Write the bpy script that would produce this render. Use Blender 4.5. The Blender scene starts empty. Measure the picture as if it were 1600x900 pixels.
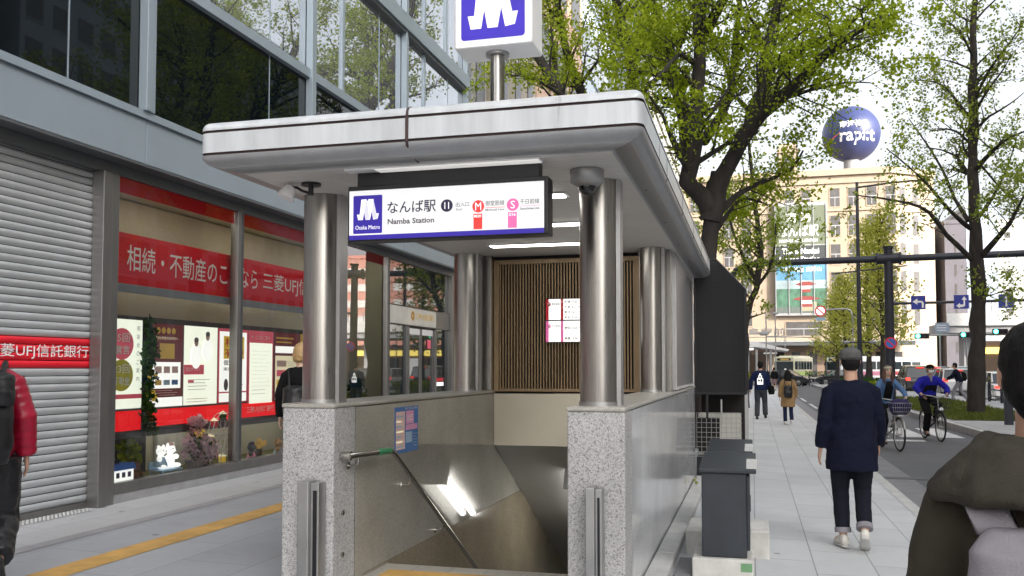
import bpy, bmesh, math, random
import numpy as np
from mathutils import Vector, Matrix, noise
R = math.radians
SC = bpy.context.scene
COL = SC.collection
random.seed(7)

# ---------------------------------------------------------------- camera, sky, sun, exposure
cd = bpy.data.cameras.new("camera")
cam = bpy.data.objects.new("camera", cd); COL.objects.link(cam)
cam.location = (0, 0, 1.58)
cam.rotation_euler = (R(92.6), 0, R(15.03))
cd.sensor_width = 36; cd.lens = 31.5; cd.shift_y = .0384
cd.clip_start = .05; cd.clip_end = 6000
SC.camera = cam

SUN_EL, SUN_AZ = R(24), math.atan2(.80, -.60)      # azimuth measured from +Y towards +X
w = bpy.data.worlds.new("World"); SC.world = w; w.use_nodes = True
nt = w.node_tree
sky = nt.nodes.new("ShaderNodeTexSky"); sky.sky_type = 'NISHITA'; sky.sun_disc = False
sky.sun_elevation = SUN_EL; sky.sun_rotation = SUN_AZ
sky.air_density = 1.0; sky.dust_density = 6.0; sky.ozone_density = .6
hs = nt.nodes.new("ShaderNodeHueSaturation"); hs.inputs['Saturation'].default_value = .25
nt.links.new(sky.outputs[0], hs.inputs['Color'])
bg = nt.nodes["Background"]; bg.inputs['Strength'].default_value = .15
nt.links.new(hs.outputs[0], bg.inputs['Color'])
sd = bpy.data.lights.new("sun", 'SUN'); sd.energy = 2.0; sd.angle = R(1.0); sd.color = (1, .90, .76)
sun = bpy.data.objects.new("sun", sd); COL.objects.link(sun)
sdir = Vector((math.sin(SUN_AZ) * math.cos(SUN_EL), math.cos(SUN_AZ) * math.cos(SUN_EL), math.sin(SUN_EL)))
sun.rotation_euler = sdir.to_track_quat('Z', 'Y').to_euler(); sun.location = (30, -20, 40)
SC.view_settings.view_transform = 'Standard'; SC.view_settings.look = 'None'
SC.view_settings.gamma = 1; SC.view_settings.exposure = 1.6
SC.cycles.max_bounces = 8; SC.cycles.transparent_max_bounces = 16
SC.cycles.use_denoising = True

# ---------------------------------------------------------------- materials
def lk(t, a, b): t.links.new(a, b)
def mat(name, col, rough=.5, metal=0, var=.12, vs=3., bump=0., bs=60., spec=.5, emit=0, ecol=None, coat=0, stretch=None, rvar=.08):
    m = bpy.data.materials.new(name); m.use_nodes = True
    t = m.node_tree; b = t.nodes["Principled BSDF"]
    b.inputs['Metallic'].default_value = metal
    b.inputs['Specular IOR Level'].default_value = spec
    if coat: b.inputs['Coat Weight'].default_value = coat; b.inputs['Coat Roughness'].default_value = .05
    tc = t.nodes.new("ShaderNodeTexCoord"); vec = tc.outputs['Object']
    if stretch:
        mp = t.nodes.new("ShaderNodeMapping"); mp.inputs['Scale'].default_value = stretch
        lk(t, vec, mp.inputs[0]); vec = mp.outputs[0]
    n = t.nodes.new("ShaderNodeTexNoise"); n.inputs['Scale'].default_value = vs; n.inputs['Detail'].default_value = 5
    n.inputs['Roughness'].default_value = .62
    lk(t, vec, n.inputs['Vector'])
    mx = t.nodes.new("ShaderNodeMix"); mx.data_type = 'RGBA'
    mr = t.nodes.new("ShaderNodeMapRange"); mr.inputs[1].default_value = .3; mr.inputs[2].default_value = .7
    lk(t, n.outputs['Fac'], mr.inputs[0]); lk(t, mr.outputs[0], mx.inputs[0])
    mx.inputs[6].default_value = tuple(c * (1 - var) for c in col[:3]) + (1,)
    mx.inputs[7].default_value = tuple(min(1, c * (1 + var)) for c in col[:3]) + (1,)
    lk(t, mx.outputs[2], b.inputs['Base Color'])
    rr = t.nodes.new("ShaderNodeMapRange"); rr.inputs[3].default_value = max(0, rough - rvar); rr.inputs[4].default_value = min(1, rough + rvar)
    lk(t, n.outputs['Fac'], rr.inputs[0]); lk(t, rr.outputs[0], b.inputs['Roughness'])
    if bump:
        n2 = t.nodes.new("ShaderNodeTexNoise"); n2.inputs['Scale'].default_value = bs; n2.inputs['Detail'].default_value = 4
        lk(t, vec, n2.inputs['Vector'])
        bp = t.nodes.new("ShaderNodeBump"); bp.inputs['Strength'].default_value = bump; bp.inputs['Distance'].default_value = .01
        lk(t, n2.outputs['Fac'], bp.inputs['Height']); lk(t, bp.outputs[0], b.inputs['Normal'])
    if emit:
        b.inputs['Emission Color'].default_value = tuple((ecol or col)[:3]) + (1,)
        b.inputs['Emission Strength'].default_value = emit
    return m
def pr(m): return m.node_tree.nodes["Principled BSDF"]

def glass(name, tint=(.9, .95, .93), refl=.08, rough=.0):
    m = bpy.data.materials.new(name); m.use_nodes = True; t = m.node_tree
    t.nodes.remove(t.nodes["Principled BSDF"]); out = t.nodes["Material Output"]
    tr = t.nodes.new("ShaderNodeBsdfTransparent"); tr.inputs[0].default_value = tint + (1,)
    gl = t.nodes.new("ShaderNodeBsdfGlossy"); gl.inputs['Roughness'].default_value = rough; gl.inputs[0].default_value = (1, 1, 1, 1)
    fr = t.nodes.new("ShaderNodeLayerWeight"); fr.inputs[0].default_value = .22
    ma = t.nodes.new("ShaderNodeMapRange"); ma.inputs[3].default_value = refl; ma.inputs[4].default_value = .95
    lk(t, fr.outputs['Fresnel'], ma.inputs[0])
    nb = t.nodes.new("ShaderNodeTexNoise"); nb.inputs['Scale'].default_value = .7
    tc = t.nodes.new("ShaderNodeTexCoord"); lk(t, tc.outputs['Object'], nb.inputs['Vector'])
    bp = t.nodes.new("ShaderNodeBump"); bp.inputs['Strength'].default_value = .04; bp.inputs['Distance'].default_value = .02
    lk(t, nb.outputs['Fac'], bp.inputs['Height']); lk(t, bp.outputs[0], gl.inputs['Normal'])
    mx = t.nodes.new("ShaderNodeMixShader"); lk(t, ma.outputs[0], mx.inputs[0]); lk(t, tr.outputs[0], mx.inputs[1]); lk(t, gl.outputs[0], mx.inputs[2])
    lk(t, mx.outputs[0], out.inputs[0])
    return m

def granite(name, cols, scale=70, rough=.6, spec=.5, big=0):
    m = mat(name, (.5, .5, .5), rough, spec=spec, rvar=rough * .25); t = m.node_tree; b = pr(m)
    tc = t.nodes.new("ShaderNodeTexCoord")
    v = t.nodes.new("ShaderNodeTexVoronoi"); v.inputs['Scale'].default_value = scale
    lk(t, tc.outputs['Object'], v.inputs['Vector'])
    sp = t.nodes.new("ShaderNodeSeparateColor"); lk(t, v.outputs['Color'], sp.inputs[0])
    r = t.nodes.new("ShaderNodeValToRGB"); r.color_ramp.interpolation = 'CONSTANT'
    els = r.color_ramp.elements
    while len(els) < len(cols): els.new(.5)
    for i, (p, c) in enumerate(cols): els[i].position = p; els[i].color = tuple(c) + (1,)
    lk(t, sp.outputs[0], r.inputs[0])
    n = t.nodes.new("ShaderNodeTexNoise"); n.inputs['Scale'].default_value = 2.2; n.inputs['Detail'].default_value = 6
    lk(t, tc.outputs['Object'], n.inputs['Vector'])
    mr = t.nodes.new("ShaderNodeMapRange"); mr.inputs[1].default_value = .3; mr.inputs[2].default_value = .7; mr.inputs[3].default_value = .86; mr.inputs[4].default_value = 1.08
    lk(t, n.outputs['Fac'], mr.inputs[0])
    mm = t.nodes.new("ShaderNodeMix"); mm.data_type = 'RGBA'; mm.blend_type = 'MULTIPLY'; mm.inputs[0].default_value = 1
    lk(t, r.outputs[0], mm.inputs[6]); lk(t, mr.outputs[0], mm.inputs[7])
    lk(t, mm.outputs[2], b.inputs['Base Color'])
    return m

def paving(name, col, bw, rh, mortar=.006, mcol=.55, rot=True, off=.5, dirt=.14):
    m = mat(name, col, .75, bump=.15, bs=150); t = m.node_tree; b = pr(m)
    tc = t.nodes.new("ShaderNodeTexCoord"); sx = t.nodes.new("ShaderNodeSeparateXYZ"); cx = t.nodes.new("ShaderNodeCombineXYZ")
    lk(t, tc.outputs['Object'], sx.inputs[0])
    lk(t, sx.outputs[1 if rot else 0], cx.inputs[0]); lk(t, sx.outputs[0 if rot else 1], cx.inputs[1])
    br = t.nodes.new("ShaderNodeTexBrick"); br.inputs['Scale'].default_value = 1
    br.inputs['Brick Width'].default_value = bw; br.inputs['Row Height'].default_value = rh
    br.inputs['Mortar Size'].default_value = mortar; br.offset = off
    br.inputs['Color1'].default_value = tuple(c * .94 for c in col) + (1,); br.inputs['Color2'].default_value = tuple(c * 1.04 for c in col) + (1,)
    br.inputs['Mortar'].default_value = tuple(c * mcol for c in col) + (1,)
    lk(t, cx.outputs[0], br.inputs['Vector'])
    n = t.nodes.new("ShaderNodeTexNoise"); n.inputs['Scale'].default_value = .9; n.inputs['Detail'].default_value = 8; n.inputs['Roughness'].default_value = .7
    lk(t, tc.outputs['Object'], n.inputs['Vector'])
    mr = t.nodes.new("ShaderNodeMapRange"); mr.inputs[1].default_value = .3; mr.inputs[2].default_value = .72; mr.inputs[3].default_value = 1 - dirt; mr.inputs[4].default_value = 1.06
    lk(t, n.outputs['Fac'], mr.inputs[0])
    # old chewing-gum spots
    v = t.nodes.new("ShaderNodeTexVoronoi"); v.inputs['Scale'].default_value = 1.9; lk(t, tc.outputs['Object'], v.inputs['Vector'])
    st = t.nodes.new("ShaderNodeMapRange"); st.inputs[1].default_value = .045; st.inputs[2].default_value = .07; st.inputs[3].default_value = .55; st.inputs[4].default_value = 1
    lk(t, v.outputs['Distance'], st.inputs[0])
    n3 = t.nodes.new("ShaderNodeTexNoise"); n3.inputs['Scale'].default_value = 3.1; n3.inputs['Detail'].default_value = 9; n3.inputs['Roughness'].default_value = .75; n3.inputs['Distortion'].default_value = 1.2
    lk(t, tc.outputs['Object'], n3.inputs['Vector'])
    m3 = t.nodes.new("ShaderNodeMapRange"); m3.inputs[1].default_value = .60; m3.inputs[2].default_value = .74; m3.inputs[3].default_value = 1; m3.inputs[4].default_value = .80
    lk(t, n3.outputs['Fac'], m3.inputs[0])
    mu0 = t.nodes.new("ShaderNodeMath"); mu0.operation = 'MULTIPLY'; lk(t, mr.outputs[0], mu0.inputs[0]); lk(t, m3.outputs[0], mu0.inputs[1])
    mu = t.nodes.new("ShaderNodeMath"); mu.operation = 'MULTIPLY'; lk(t, mu0.outputs[0], mu.inputs[0]); lk(t, st.outputs[0], mu.inputs[1])
    mm = t.nodes.new("ShaderNodeMix"); mm.data_type = 'RGBA'; mm.blend_type = 'MULTIPLY'; mm.inputs[0].default_value = 1
    lk(t, br.outputs[0], mm.inputs[6]); lk(t, mu.outputs[0], mm.inputs[7]); lk(t, mm.outputs[2], b.inputs['Base Color'])
    return m

def leafmat(name, c1, c2, tr=.45):
    m = bpy.data.materials.new(name); m.use_nodes = True; t = m.node_tree
    t.nodes.remove(t.nodes["Principled BSDF"]); out = t.nodes["Material Output"]
    g = t.nodes.new("ShaderNodeNewGeometry"); r = t.nodes.new("ShaderNodeMix"); r.data_type = 'RGBA'
    lk(t, g.outputs['Random Per Island'], r.inputs[0]); r.inputs[6].default_value = c1 + (1,); r.inputs[7].default_value = c2 + (1,)
    d = t.nodes.new("ShaderNodeBsdfDiffuse"); tl = t.nodes.new("ShaderNodeBsdfTranslucent")
    lk(t, r.outputs[2], d.inputs[0]); lk(t, r.outputs[2], tl.inputs[0])
    mx = t.nodes.new("ShaderNodeMixShader"); mx.inputs[0].default_value = tr
    lk(t, d.outputs[0], mx.inputs[1]); lk(t, tl.outputs[0], mx.inputs[2]); lk(t, mx.outputs[0], out.inputs[0])
    return m

M = {}
M['steel'] = mat("brushed_steel", (.36, .345, .325), .30, 1, .16, 6, stretch=(14, 14, .6))
M['steel_rail'] = mat("rail_steel", (.55, .53, .50), .2, 1, .06)
M['steel_matt'] = mat("matt_steel", (.42, .42, .42), .42, .85, .10, 4)
M['alu'] = mat("grey_panel_metal", (.30, .36, .41), .42, .25, .05, 1.2, rvar=.05)
M['alu_dark'] = mat("dark_frame_metal", (.10, .105, .115), .4, .5, .1)
M['alu_frame'] = mat("window_frame_metal", (.22, .215, .21), .35, .7, .1, stretch=(2, 2, .5))
M['soffit'] = mat("soffit_metal", (.12, .13, .14), .35, .3, .06)
M['shutter'] = mat("shutter_slats", (.50, .52, .54), .38, .35, .08, 2.5)
M['white'] = mat("white_paint", (.78, .78, .78), .45, 0, .04)
M['canopy'] = mat("canopy_enamel", (.60, .63, .66), .3, .12, .15, 2.2, stretch=(3, 3, .35))
M['roll'] = mat("grey_canopy_roll", (.34, .35, .365), .38, .2, .10, 1.5, stretch=(3, 3, .6))
M['ceiling'] = mat("ceiling_panel", (.62, .60, .57), .5, 0, .05, 2)
M['groove'] = mat("brown_groove", (.06, .035, .035), .6, 0, .2)
M['black'] = mat("black_metal", (.015, .015, .018), .4, .2, .2)
M['black_gloss'] = mat("black_gloss", (.012, .012, .014), .12, 0, .1, coat=.5)
M['rubber'] = mat("rubber", (.02, .02, .02), .8, 0, .2)
M['bin'] = mat("dark_cabinet_paint", (.032, .038, .047), .42, .1, .18, 4)
M['concrete'] = mat("concrete", (.50, .49, .46), .85, 0, .2, 5, bump=.3, bs=120)
M['kerb'] = mat("kerb_stone", (.52, .52, .51), .8, 0, .14, 4, bump=.2, bs=150)
M['kerb_grey'] = mat("kerb_grey", (.30, .30, .31), .85, 0, .16, 4, bump=.2, bs=150)
M['granite'] = granite("rough_granite", [(0, (.40, .40, .41)), (.22, (.47, .465, .46)), (.50, (.32, .32, .33)), (.70, (.52, .51, .50)), (.88, (.19, .19, .20)), (.95, (.36, .355, .36))], 135, .75)
M['polish'] = granite("polished_granite", [(0, (.66, .67, .69)), (.3, (.71, .72, .73)), (.6, (.62, .63, .65)), (.85, (.54, .55, .57))], 160, .10, .6)
M['wallstone'] = granite("stair_stone", [(0, (.34, .325, .29)), (.35, (.37, .355, .315)), (.65, (.31, .295, .265)), (.9, (.26, .25, .225))], 150, .04, .45)
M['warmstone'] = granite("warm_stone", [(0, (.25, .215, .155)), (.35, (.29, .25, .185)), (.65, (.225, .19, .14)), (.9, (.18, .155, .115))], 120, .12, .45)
M['cap'] = granite("cap_stone", [(0, (.40, .385, .35)), (.4, (.45, .43, .39)), (.7, (.34, .33, .30))], 150, .35)
M['cream'] = mat("cream_panel", (.62, .57, .46), .45, 0, .04)
M['stairceil'] = mat("stair_ceiling", (.45, .45, .44), .5, 0, .06)
M['slat'] = mat("bronze_slats", (.30, .21, .12), .38, .35, .25, 5, stretch=(6, 6, .5))
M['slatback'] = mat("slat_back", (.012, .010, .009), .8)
M['tube'] = mat("lit_tube", (.9, .9, .85), .5, emit=4, ecol=(1, .97, .90))
M['shoplight'] = mat("shop_lamp_and_fill", (.9, .88, .8), .5, emit=1.5, ecol=(1, .93, .78))  # ceiling lamps, and the added fill strips behind the poster boards
M['fixture'] = mat("fixture_diffuser", (.8, .8, .78), .4, emit=.14, ecol=(1, .97, .92))
M['signlit'] = mat("lit_sign_white", (.5, .5, .5), .4, var=.02, emit=.20, ecol=(.97, .98, 1))
M['signblue'] = mat("lit_sign_blue", (.03, .016, .30), .4, emit=.07, ecol=(.05, .025, .62))
M['navy_ink'] = mat("navy_ink", (.025, .02, .07), .5)
M['grey_ink'] = mat("grey_ink", (.12, .11, .13), .5)
M['ink'] = mat("black_ink", (.02, .018, .018), .5)
M['white_ink'] = mat("white_ink", (.85, .85, .85), .5, var=.02)
M['lit_ink'] = mat("lit_white_ink", (.85, .85, .85), .5, var=.02, emit=.20, ecol=(1, .98, 1))
M['lit_grey'] = mat("lit_grey_ink", (.6, .6, .65), .5, var=.02, emit=.12, ecol=(.75, .75, .95))
M['red'] = mat("red_vinyl", (.72, .012, .030), .4, 0, .06)
M['red_lit'] = mat("red_lightbox", (.60, .01, .012), .4, 0, .04, emit=.22, ecol=(.9, .012, .02))
M['redglow'] = mat("red_neon_band", (.16, .0, .005), .4, 0, .5, .9, emit=.03, ecol=(.8, .0, .012))
M['signred'] = mat("line_red", (.65, .04, .035), .45, emit=.12, ecol=(.9, .06, .05))
M['signpink'] = mat("line_pink", (.70, .12, .34), .45, emit=.12, ecol=(.95, .2, .5))
M['paper'] = mat("poster_paper", (.74, .75, .66), .5, var=.03, emit=.30, ecol=(.9, .93, .80))
M['paper_w'] = mat("poster_white", (.78, .78, .76), .5, var=.03, emit=.30, ecol=(.95, .95, .93))
M['paper_cream'] = mat("poster_cream", (.72, .66, .46), .5, var=.03, emit=.18, ecol=(.9, .8, .55))
M['maroon'] = mat("poster_maroon", (.10, .025, .03), .5, emit=.06, ecol=(.3, .05, .06))
M['gold'] = mat("poster_gold", (.55, .36, .08), .5, var=.15, emit=.06)
M['crimson'] = mat("poster_crimson", (.55, .09, .13), .5, emit=.15)
M['olive'] = mat("poster_olive", (.30, .27, .03), .5, emit=.12)
M['yellow'] = mat("poster_yellow", (.75, .50, .06), .5, emit=.12)
M['skyblue'] = mat("poster_blue", (.06, .18, .48), .5)
M['pink'] = mat("poster_pink", (.78, .35, .58), .5)
M['lpink'] = mat("poster_pale_pink", (.75, .55, .52), .5)
M['lblue'] = mat("poster_pale_blue", (.35, .50, .66), .5)
M['skin'] = mat("skin", (.52, .31, .22), .5, 0, .08, 8)
M['skin_pale'] = mat("skin_pale", (.60, .40, .29), .5, 0, .08, 8)
M['hair'] = mat("black_hair", (.006, .0055, .0055), .6, 0, .4, 40, stretch=(3, 3, .5), bump=.4, bs=90, spec=.2)
M['hair_brown'] = mat("brown_hair", (.09, .035, .02), .45, 0, .4, 40, stretch=(3, 3, .5), bump=.4, bs=90)
M['hair_blond'] = mat("blond_hair", (.42, .27, .12), .45, 0, .35, 40, stretch=(3, 3, .5), bump=.4, bs=90)
def cloth(n, c, rough=.9, var=.15): return mat(n, c, rough, 0, var, 9, bump=.35, bs=260, spec=.2)
M['navy'] = cloth("navy_knit", (.0055, .0075, .022)); M['denim'] = cloth("dark_denim", (.010, .012, .020)); M['grey_wool'] = cloth("grey_wool", (.10, .10, .10), var=.25)
M['blackcloth'] = cloth("black_cloth", (.006, .006, .007)); M['olivecloth'] = cloth("olive_cotton", (.050, .044, .033)); M['olive_lt'] = cloth("olive_lining", (.05, .045, .036))
M['puffer'] = mat("crimson_nylon", (.33, .006, .03), .35, 0, .12, 6, spec=.5)
M['nylon'] = mat("black_nylon", (.010, .010, .012), .4, 0, .2, 8)
M['packgrey'] = cloth("grey_canvas", (.26, .25, .28)); M['tan'] = cloth("tan_wool", (.30, .19, .09)); M['bluecloth'] = cloth("royal_blue_cotton", (.02, .02, .33))
M['ltdenim'] = cloth("blue_denim", (.09, .17, .33)); M['greytrouser'] = cloth("grey_trousers", (.055, .058, .066)); M['purple'] = cloth("purple_cloth", (.035, .028, .085))
M['shoe'] = mat("canvas_shoe", (.62, .60, .55), .8); M['shoeblk'] = mat("black_shoe", (.015, .014, .014), .45)
M['asphalt'] = mat("asphalt", (.125, .128, .137), .85, 0, .18, .5, bump=.4, bs=220)
M['gutter'] = mat("gutter_concrete", (.22, .22, .23), .85, 0, .16, 2.5, bump=.2, bs=150)
M['roadpaint'] = mat("road_paint", (.66, .66, .66), .7, 0, .22, 7, bump=.2)
M['tactile'] = mat("yellow_tactile", (.56, .34, .10), .75, 0, .22, 4)
M['tactile_grey'] = mat("grey_tactile", (.27, .28, .29), .7, 0, .1, 5)
M['pave_r'] = paving("pavement_slabs", (.57, .585, .60), .9, .45, .005, .50)
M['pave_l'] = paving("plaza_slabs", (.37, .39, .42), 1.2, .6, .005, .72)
M['apron'] = paving("apron_slabs", (.45, .46, .47), 1.2, 2.0, .005, .7)
M['pave_far'] = paving("median_slabs", (.45, .46, .47), .9, .45)
M['ground'] = mat("ground_base", (.16, .16, .165), .9, 0, .15, .3)
M['grass'] = leafmat("grass_blades", (.09, .12, .025), (.19, .22, .06), .3)
M['soil'] = mat("grassy_soil", (.09, .10, .04), .95, 0, .3, 3, bump=.5, bs=30)
M['bark'] = mat("ginkgo_bark", (.034, .029, .026), .9, 0, .45, 6, bump=1.0, bs=18, stretch=(1, 1, .35))
M['bark_green'] = mat("mossy_bark", (.055, .060, .030), .9, 0, .4, 6, bump=1.0, bs=18, stretch=(1, 1, .35))
M['leaf'] = leafmat("ginkgo_leaf", (.20, .29, .012), (.45, .53, .05), .55)
M['leaf2'] = leafmat("young_leaf", (.17, .25, .025), (.38, .45, .08), .5)
M['leaf3'] = leafmat("pale_spring_leaf", (.32, .36, .05), (.56, .56, .13), .55)
M['shrubleaf'] = leafmat("shrub_leaf", (.02, .06, .012), (.06, .14, .03), .2)
M['shrubyel'] = leafmat("yellow_shrub_leaf", (.12, .18, .01), (.3, .32, .03), .3)
M['petal'] = leafmat("pink_petals", (.75, .50, .60), (.85, .75, .80), .3)
M['window_bright'] = glass("reflecting_pane", (.75, .80, .78), .40)
M['window'] = glass("shop_glass", (.90, .93, .90), .035)
M['upglass'] = mat("dark_coated_glass", (.004, .007, .009), .015, 0, .1, spec=.6, rvar=.0)
pr(M['upglass']).inputs['IOR'].default_value = 1.5
M['upglass2'] = mat("mirror_coated_glass", (.58, .60, .63), .015, .85, .05, rvar=.0)
M['doorglass'] = mat("door_glass", (.02, .027, .032), .02, 0, .1, spec=1.0, rvar=0); pr(M['doorglass']).inputs['IOR'].default_value = 1.7
M['farglass'] = mat("far_window", (.085, .08, .08), .25, 0, .2, 1)
M['carglass'] = mat("car_glass", (.03, .04, .045), .04, 0, .1, spec=.8)
M['beige'] = mat("beige_stone", (.345, .275, .205), .8, 0, .07, .6)
M['beige_dk'] = mat("brown_stone", (.28, .20, .15), .8, 0, .12, .6)
M['interior'] = mat("interior_wall", (.50, .47, .36), .8, 0, .05)
M['interior_dk'] = mat("interior_floor", (.12, .12, .12), .8)
M['green_glow'] = mat("green_signal", (.0, .5, .3), .4, emit=6, ecol=(.05, 1, .55))
M['redlamp'] = mat("tail_lamp", (.5, .01, .01), .3, emit=1.0, ecol=(1, .05, .03))
M['headlamp'] = mat("headlamp_glass", (.6, .62, .64), .15, emit=.15)
M['signnavy'] = mat("sign_blue", (.02, .035, .30), .4); M['signblue2'] = mat("sign_sky_blue", (.03, .14, .50), .4)
M['dkblue'] = mat("mast_paint", (.028, .030, .042), .45, .2, .15)
M['blockw'] = mat("chalky_block", (.58, .57, .54), .85, 0, .16, 6, bump=.3, bs=90)

# ---------------------------------------------------------------- object helpers
def tag(o, label=None, cat=None, group=None, kind=None):
    if label: o['label'] = label
    if cat: o['category'] = cat
    if group: o['group'] = group
    if kind: o['kind'] = kind
    return o
def thing(name, label, cat, loc=(0, 0, 0), group=None):
    o = bpy.data.objects.new(name, None); COL.objects.link(o); o.location = loc; o.empty_display_size = .2
    return tag(o, label, cat, group)
def base_of(p):
    v = Vector((0, 0, 0))
    while p is not None: v += p.location; p = p.parent
    return v
def link_mesh(name, me, parent=None):
    o = bpy.data.objects.new(name, me); COL.objects.link(o)
    if parent: o.parent = parent
    return o
def duptree(o, loc, rz, label=None, group=None):
    def cp(s, par):
        c = s.copy(); COL.objects.link(c); c.parent = par
        for ch in list(s.children): cp(ch, c)
        return c
    kids = list(o.children)
    c = o.copy(); COL.objects.link(c); c.location = loc; c.rotation_euler = (0, 0, rz)
    for k in kids: cp(k, c)
    if label: c['label'] = label
    if group: c['group'] = group
    return c

class G:
    """collects faces (world coordinates, or coordinates round a root still at the origin)"""
    def __init__(s): s.v = []; s.f = []; s.m = []; s.mats = []; s.sm = []
    def mi(s, m):
        m = M[m] if isinstance(m, str) else m
        if m not in s.mats: s.mats.append(m)
        return s.mats.index(m)
    def add(s, vs, fs, m, smooth=False):
        n = len(s.v); k = s.mi(m); s.v += [tuple(x) for x in vs]
        for f in fs: s.f.append([i + n for i in f]); s.m.append(k); s.sm.append(smooth)
        return s
    def box(s, x0, x1, y0, y1, z0, z1, m):
        if x0 > x1: x0, x1 = x1, x0
        if y0 > y1: y0, y1 = y1, y0
        if z0 > z1: z0, z1 = z1, z0
        v = [(x0, y0, z0), (x1, y0, z0), (x1, y1, z0), (x0, y1, z0), (x0, y0, z1), (x1, y0, z1), (x1, y1, z1), (x0, y1, z1)]
        return s.add(v, [(0, 3, 2, 1), (4, 5, 6, 7), (0, 1, 5, 4), (1, 2, 6, 5), (2, 3, 7, 6), (3, 0, 4, 7)], m)
    def quad(s, a, b, c, d, m): return s.add([a, b, c, d], [(0, 1, 2, 3)], m)
    def tube(s, pts, rad, m, n=10, caps=True, smooth=True):
        pts = [Vector(p) for p in pts]
        if not hasattr(rad, '__len__'): rad = [rad] * len(pts)
        vs = []; fs = []; up = None
        for i, p in enumerate(pts):
            d = (pts[min(i + 1, len(pts) - 1)] - pts[max(i - 1, 0)])
            d = d.normalized() if d.length > 1e-9 else Vector((0, 0, 1))
            if up is None:
                up = d.orthogonal().normalized()
            else:
                up = (up - d * up.dot(d)); up = up.normalized() if up.length > 1e-6 else d.orthogonal().normalized()
            b = d.cross(up)
            for k in range(n):
                a = 2 * math.pi * k / n
                vs.append(p + (up * math.cos(a) + b * math.sin(a)) * rad[i])
        for i in range(len(pts) - 1):
            for k in range(n): fs.append((i * n + k, i * n + (k + 1) % n, (i + 1) * n + (k + 1) % n, (i + 1) * n + k))
        s.add(vs, fs, m, smooth)
        if caps:
            s.add(vs[:n], [tuple(range(n - 1, -1, -1))], m); s.add(vs[-n:], [tuple(range(n))], m)
        return s
    def cyl(s, x, y, z0, z1, r, m, n=32): return s.tube([(x, y, z0), (x, y, z1)], r, m, n)
    def prism(s, poly, org, ux, uy, depth, m):
        """polygon poly in the plane (ux,uy) at org, extruded by the vector depth"""
        o, ux, uy, d = Vector(org), Vector(ux), Vector(uy), Vector(depth)
        a = [o + ux * x + uy * y for x, y in poly]; n = len(a)
        b = [p + d for p in a]
        fl = ux.cross(uy).dot(d) > 0
        fs = [tuple(range(n))[::-1] if fl else tuple(range(n)), tuple(range(n, 2 * n)) if fl else tuple(range(n, 2 * n))[::-1]]
        for i in range(n):
            j = (i + 1) % n
            fs.append((i, j, j + n, i + n) if fl else (j, i, i + n, j + n))
        return s.add(a + b, fs, m)
    def ell(s, c, r, m, n=14, k=9, rot=None):
        c = Vector(c); vs = []; fs = []
        for i in range(k + 1):
            t = math.pi * i / k
            for j in range(n):
                p = 2 * math.pi * j / n
                q = Vector((r[0] * math.sin(t) * math.cos(p), r[1] * math.sin(t) * math.sin(p), r[2] * math.cos(t)))
                if rot is not None: q = rot @ q
                vs.append(c + q)
        for i in range(k):
            for j in range(n): fs.append((i * n + j, (i + 1) * n + j, (i + 1) * n + (j + 1) % n, i * n + (j + 1) % n))
        return s.add(vs, fs, m, True)
    def rings(s, rs, m, n=16, smooth=True):
        """loft: rs = list of (center, ax, ay) vectors; closed at both ends"""
        vs = []; fs = []
        for c, ax, ay in rs:
            c, ax, ay = Vector(c), Vector(ax), Vector(ay)
            for k in range(n):
                a = 2 * math.pi * k / n; vs.append(c + ax * math.cos(a) + ay * math.sin(a))
        for i in range(len(rs) - 1):
            for k in range(n): fs.append((i * n + k, i * n + (k + 1) % n, (i + 1) * n + (k + 1) % n, (i + 1) * n + k))
        fs.append(tuple(range(n - 1, -1, -1))); fs.append(tuple(range((len(rs) - 1) * n, len(rs) * n)))
        return s.add(vs, fs, m, smooth)
    def disc(s, c, ux, uy, r, m, n=28):
        c, ux, uy = Vector(c), Vector(ux), Vector(uy)
        return s.add([c + ux * r * math.cos(2 * math.pi * k / n) + uy * r * math.sin(2 * math.pi * k / n) for k in range(n)], [tuple(range(n))], m)
    def mesh(s, name, off=(0, 0, 0)):
        me = bpy.data.meshes.new(name); off = Vector(off)
        me.from_pydata([tuple(Vector(v) - off) for v in s.v], [], s.f)
        for mm in s.mats: me.materials.append(mm)
        me.polygons.foreach_set('material_index', s.m); me.polygons.foreach_set('use_smooth', s.sm); me.update()
        return me
    def build(s, name, parent=None, bevel=0, seg=2):
        o = link_mesh(name, s.mesh(name, base_of(parent)), parent)
        if bevel:
            bm = bmesh.new(); bm.from_mesh(o.data); bmesh.ops.remove_doubles(bm, verts=bm.verts, dist=1e-5); bm.to_mesh(o.data); bm.free()
            b = o.modifiers.new('bevel', 'BEVEL'); b.width = bevel; b.segments = seg; b.limit_method = 'ANGLE'; b.angle_limit = R(40)
            try: b.harden_normals = False
            except Exception: pass
        return o

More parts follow.
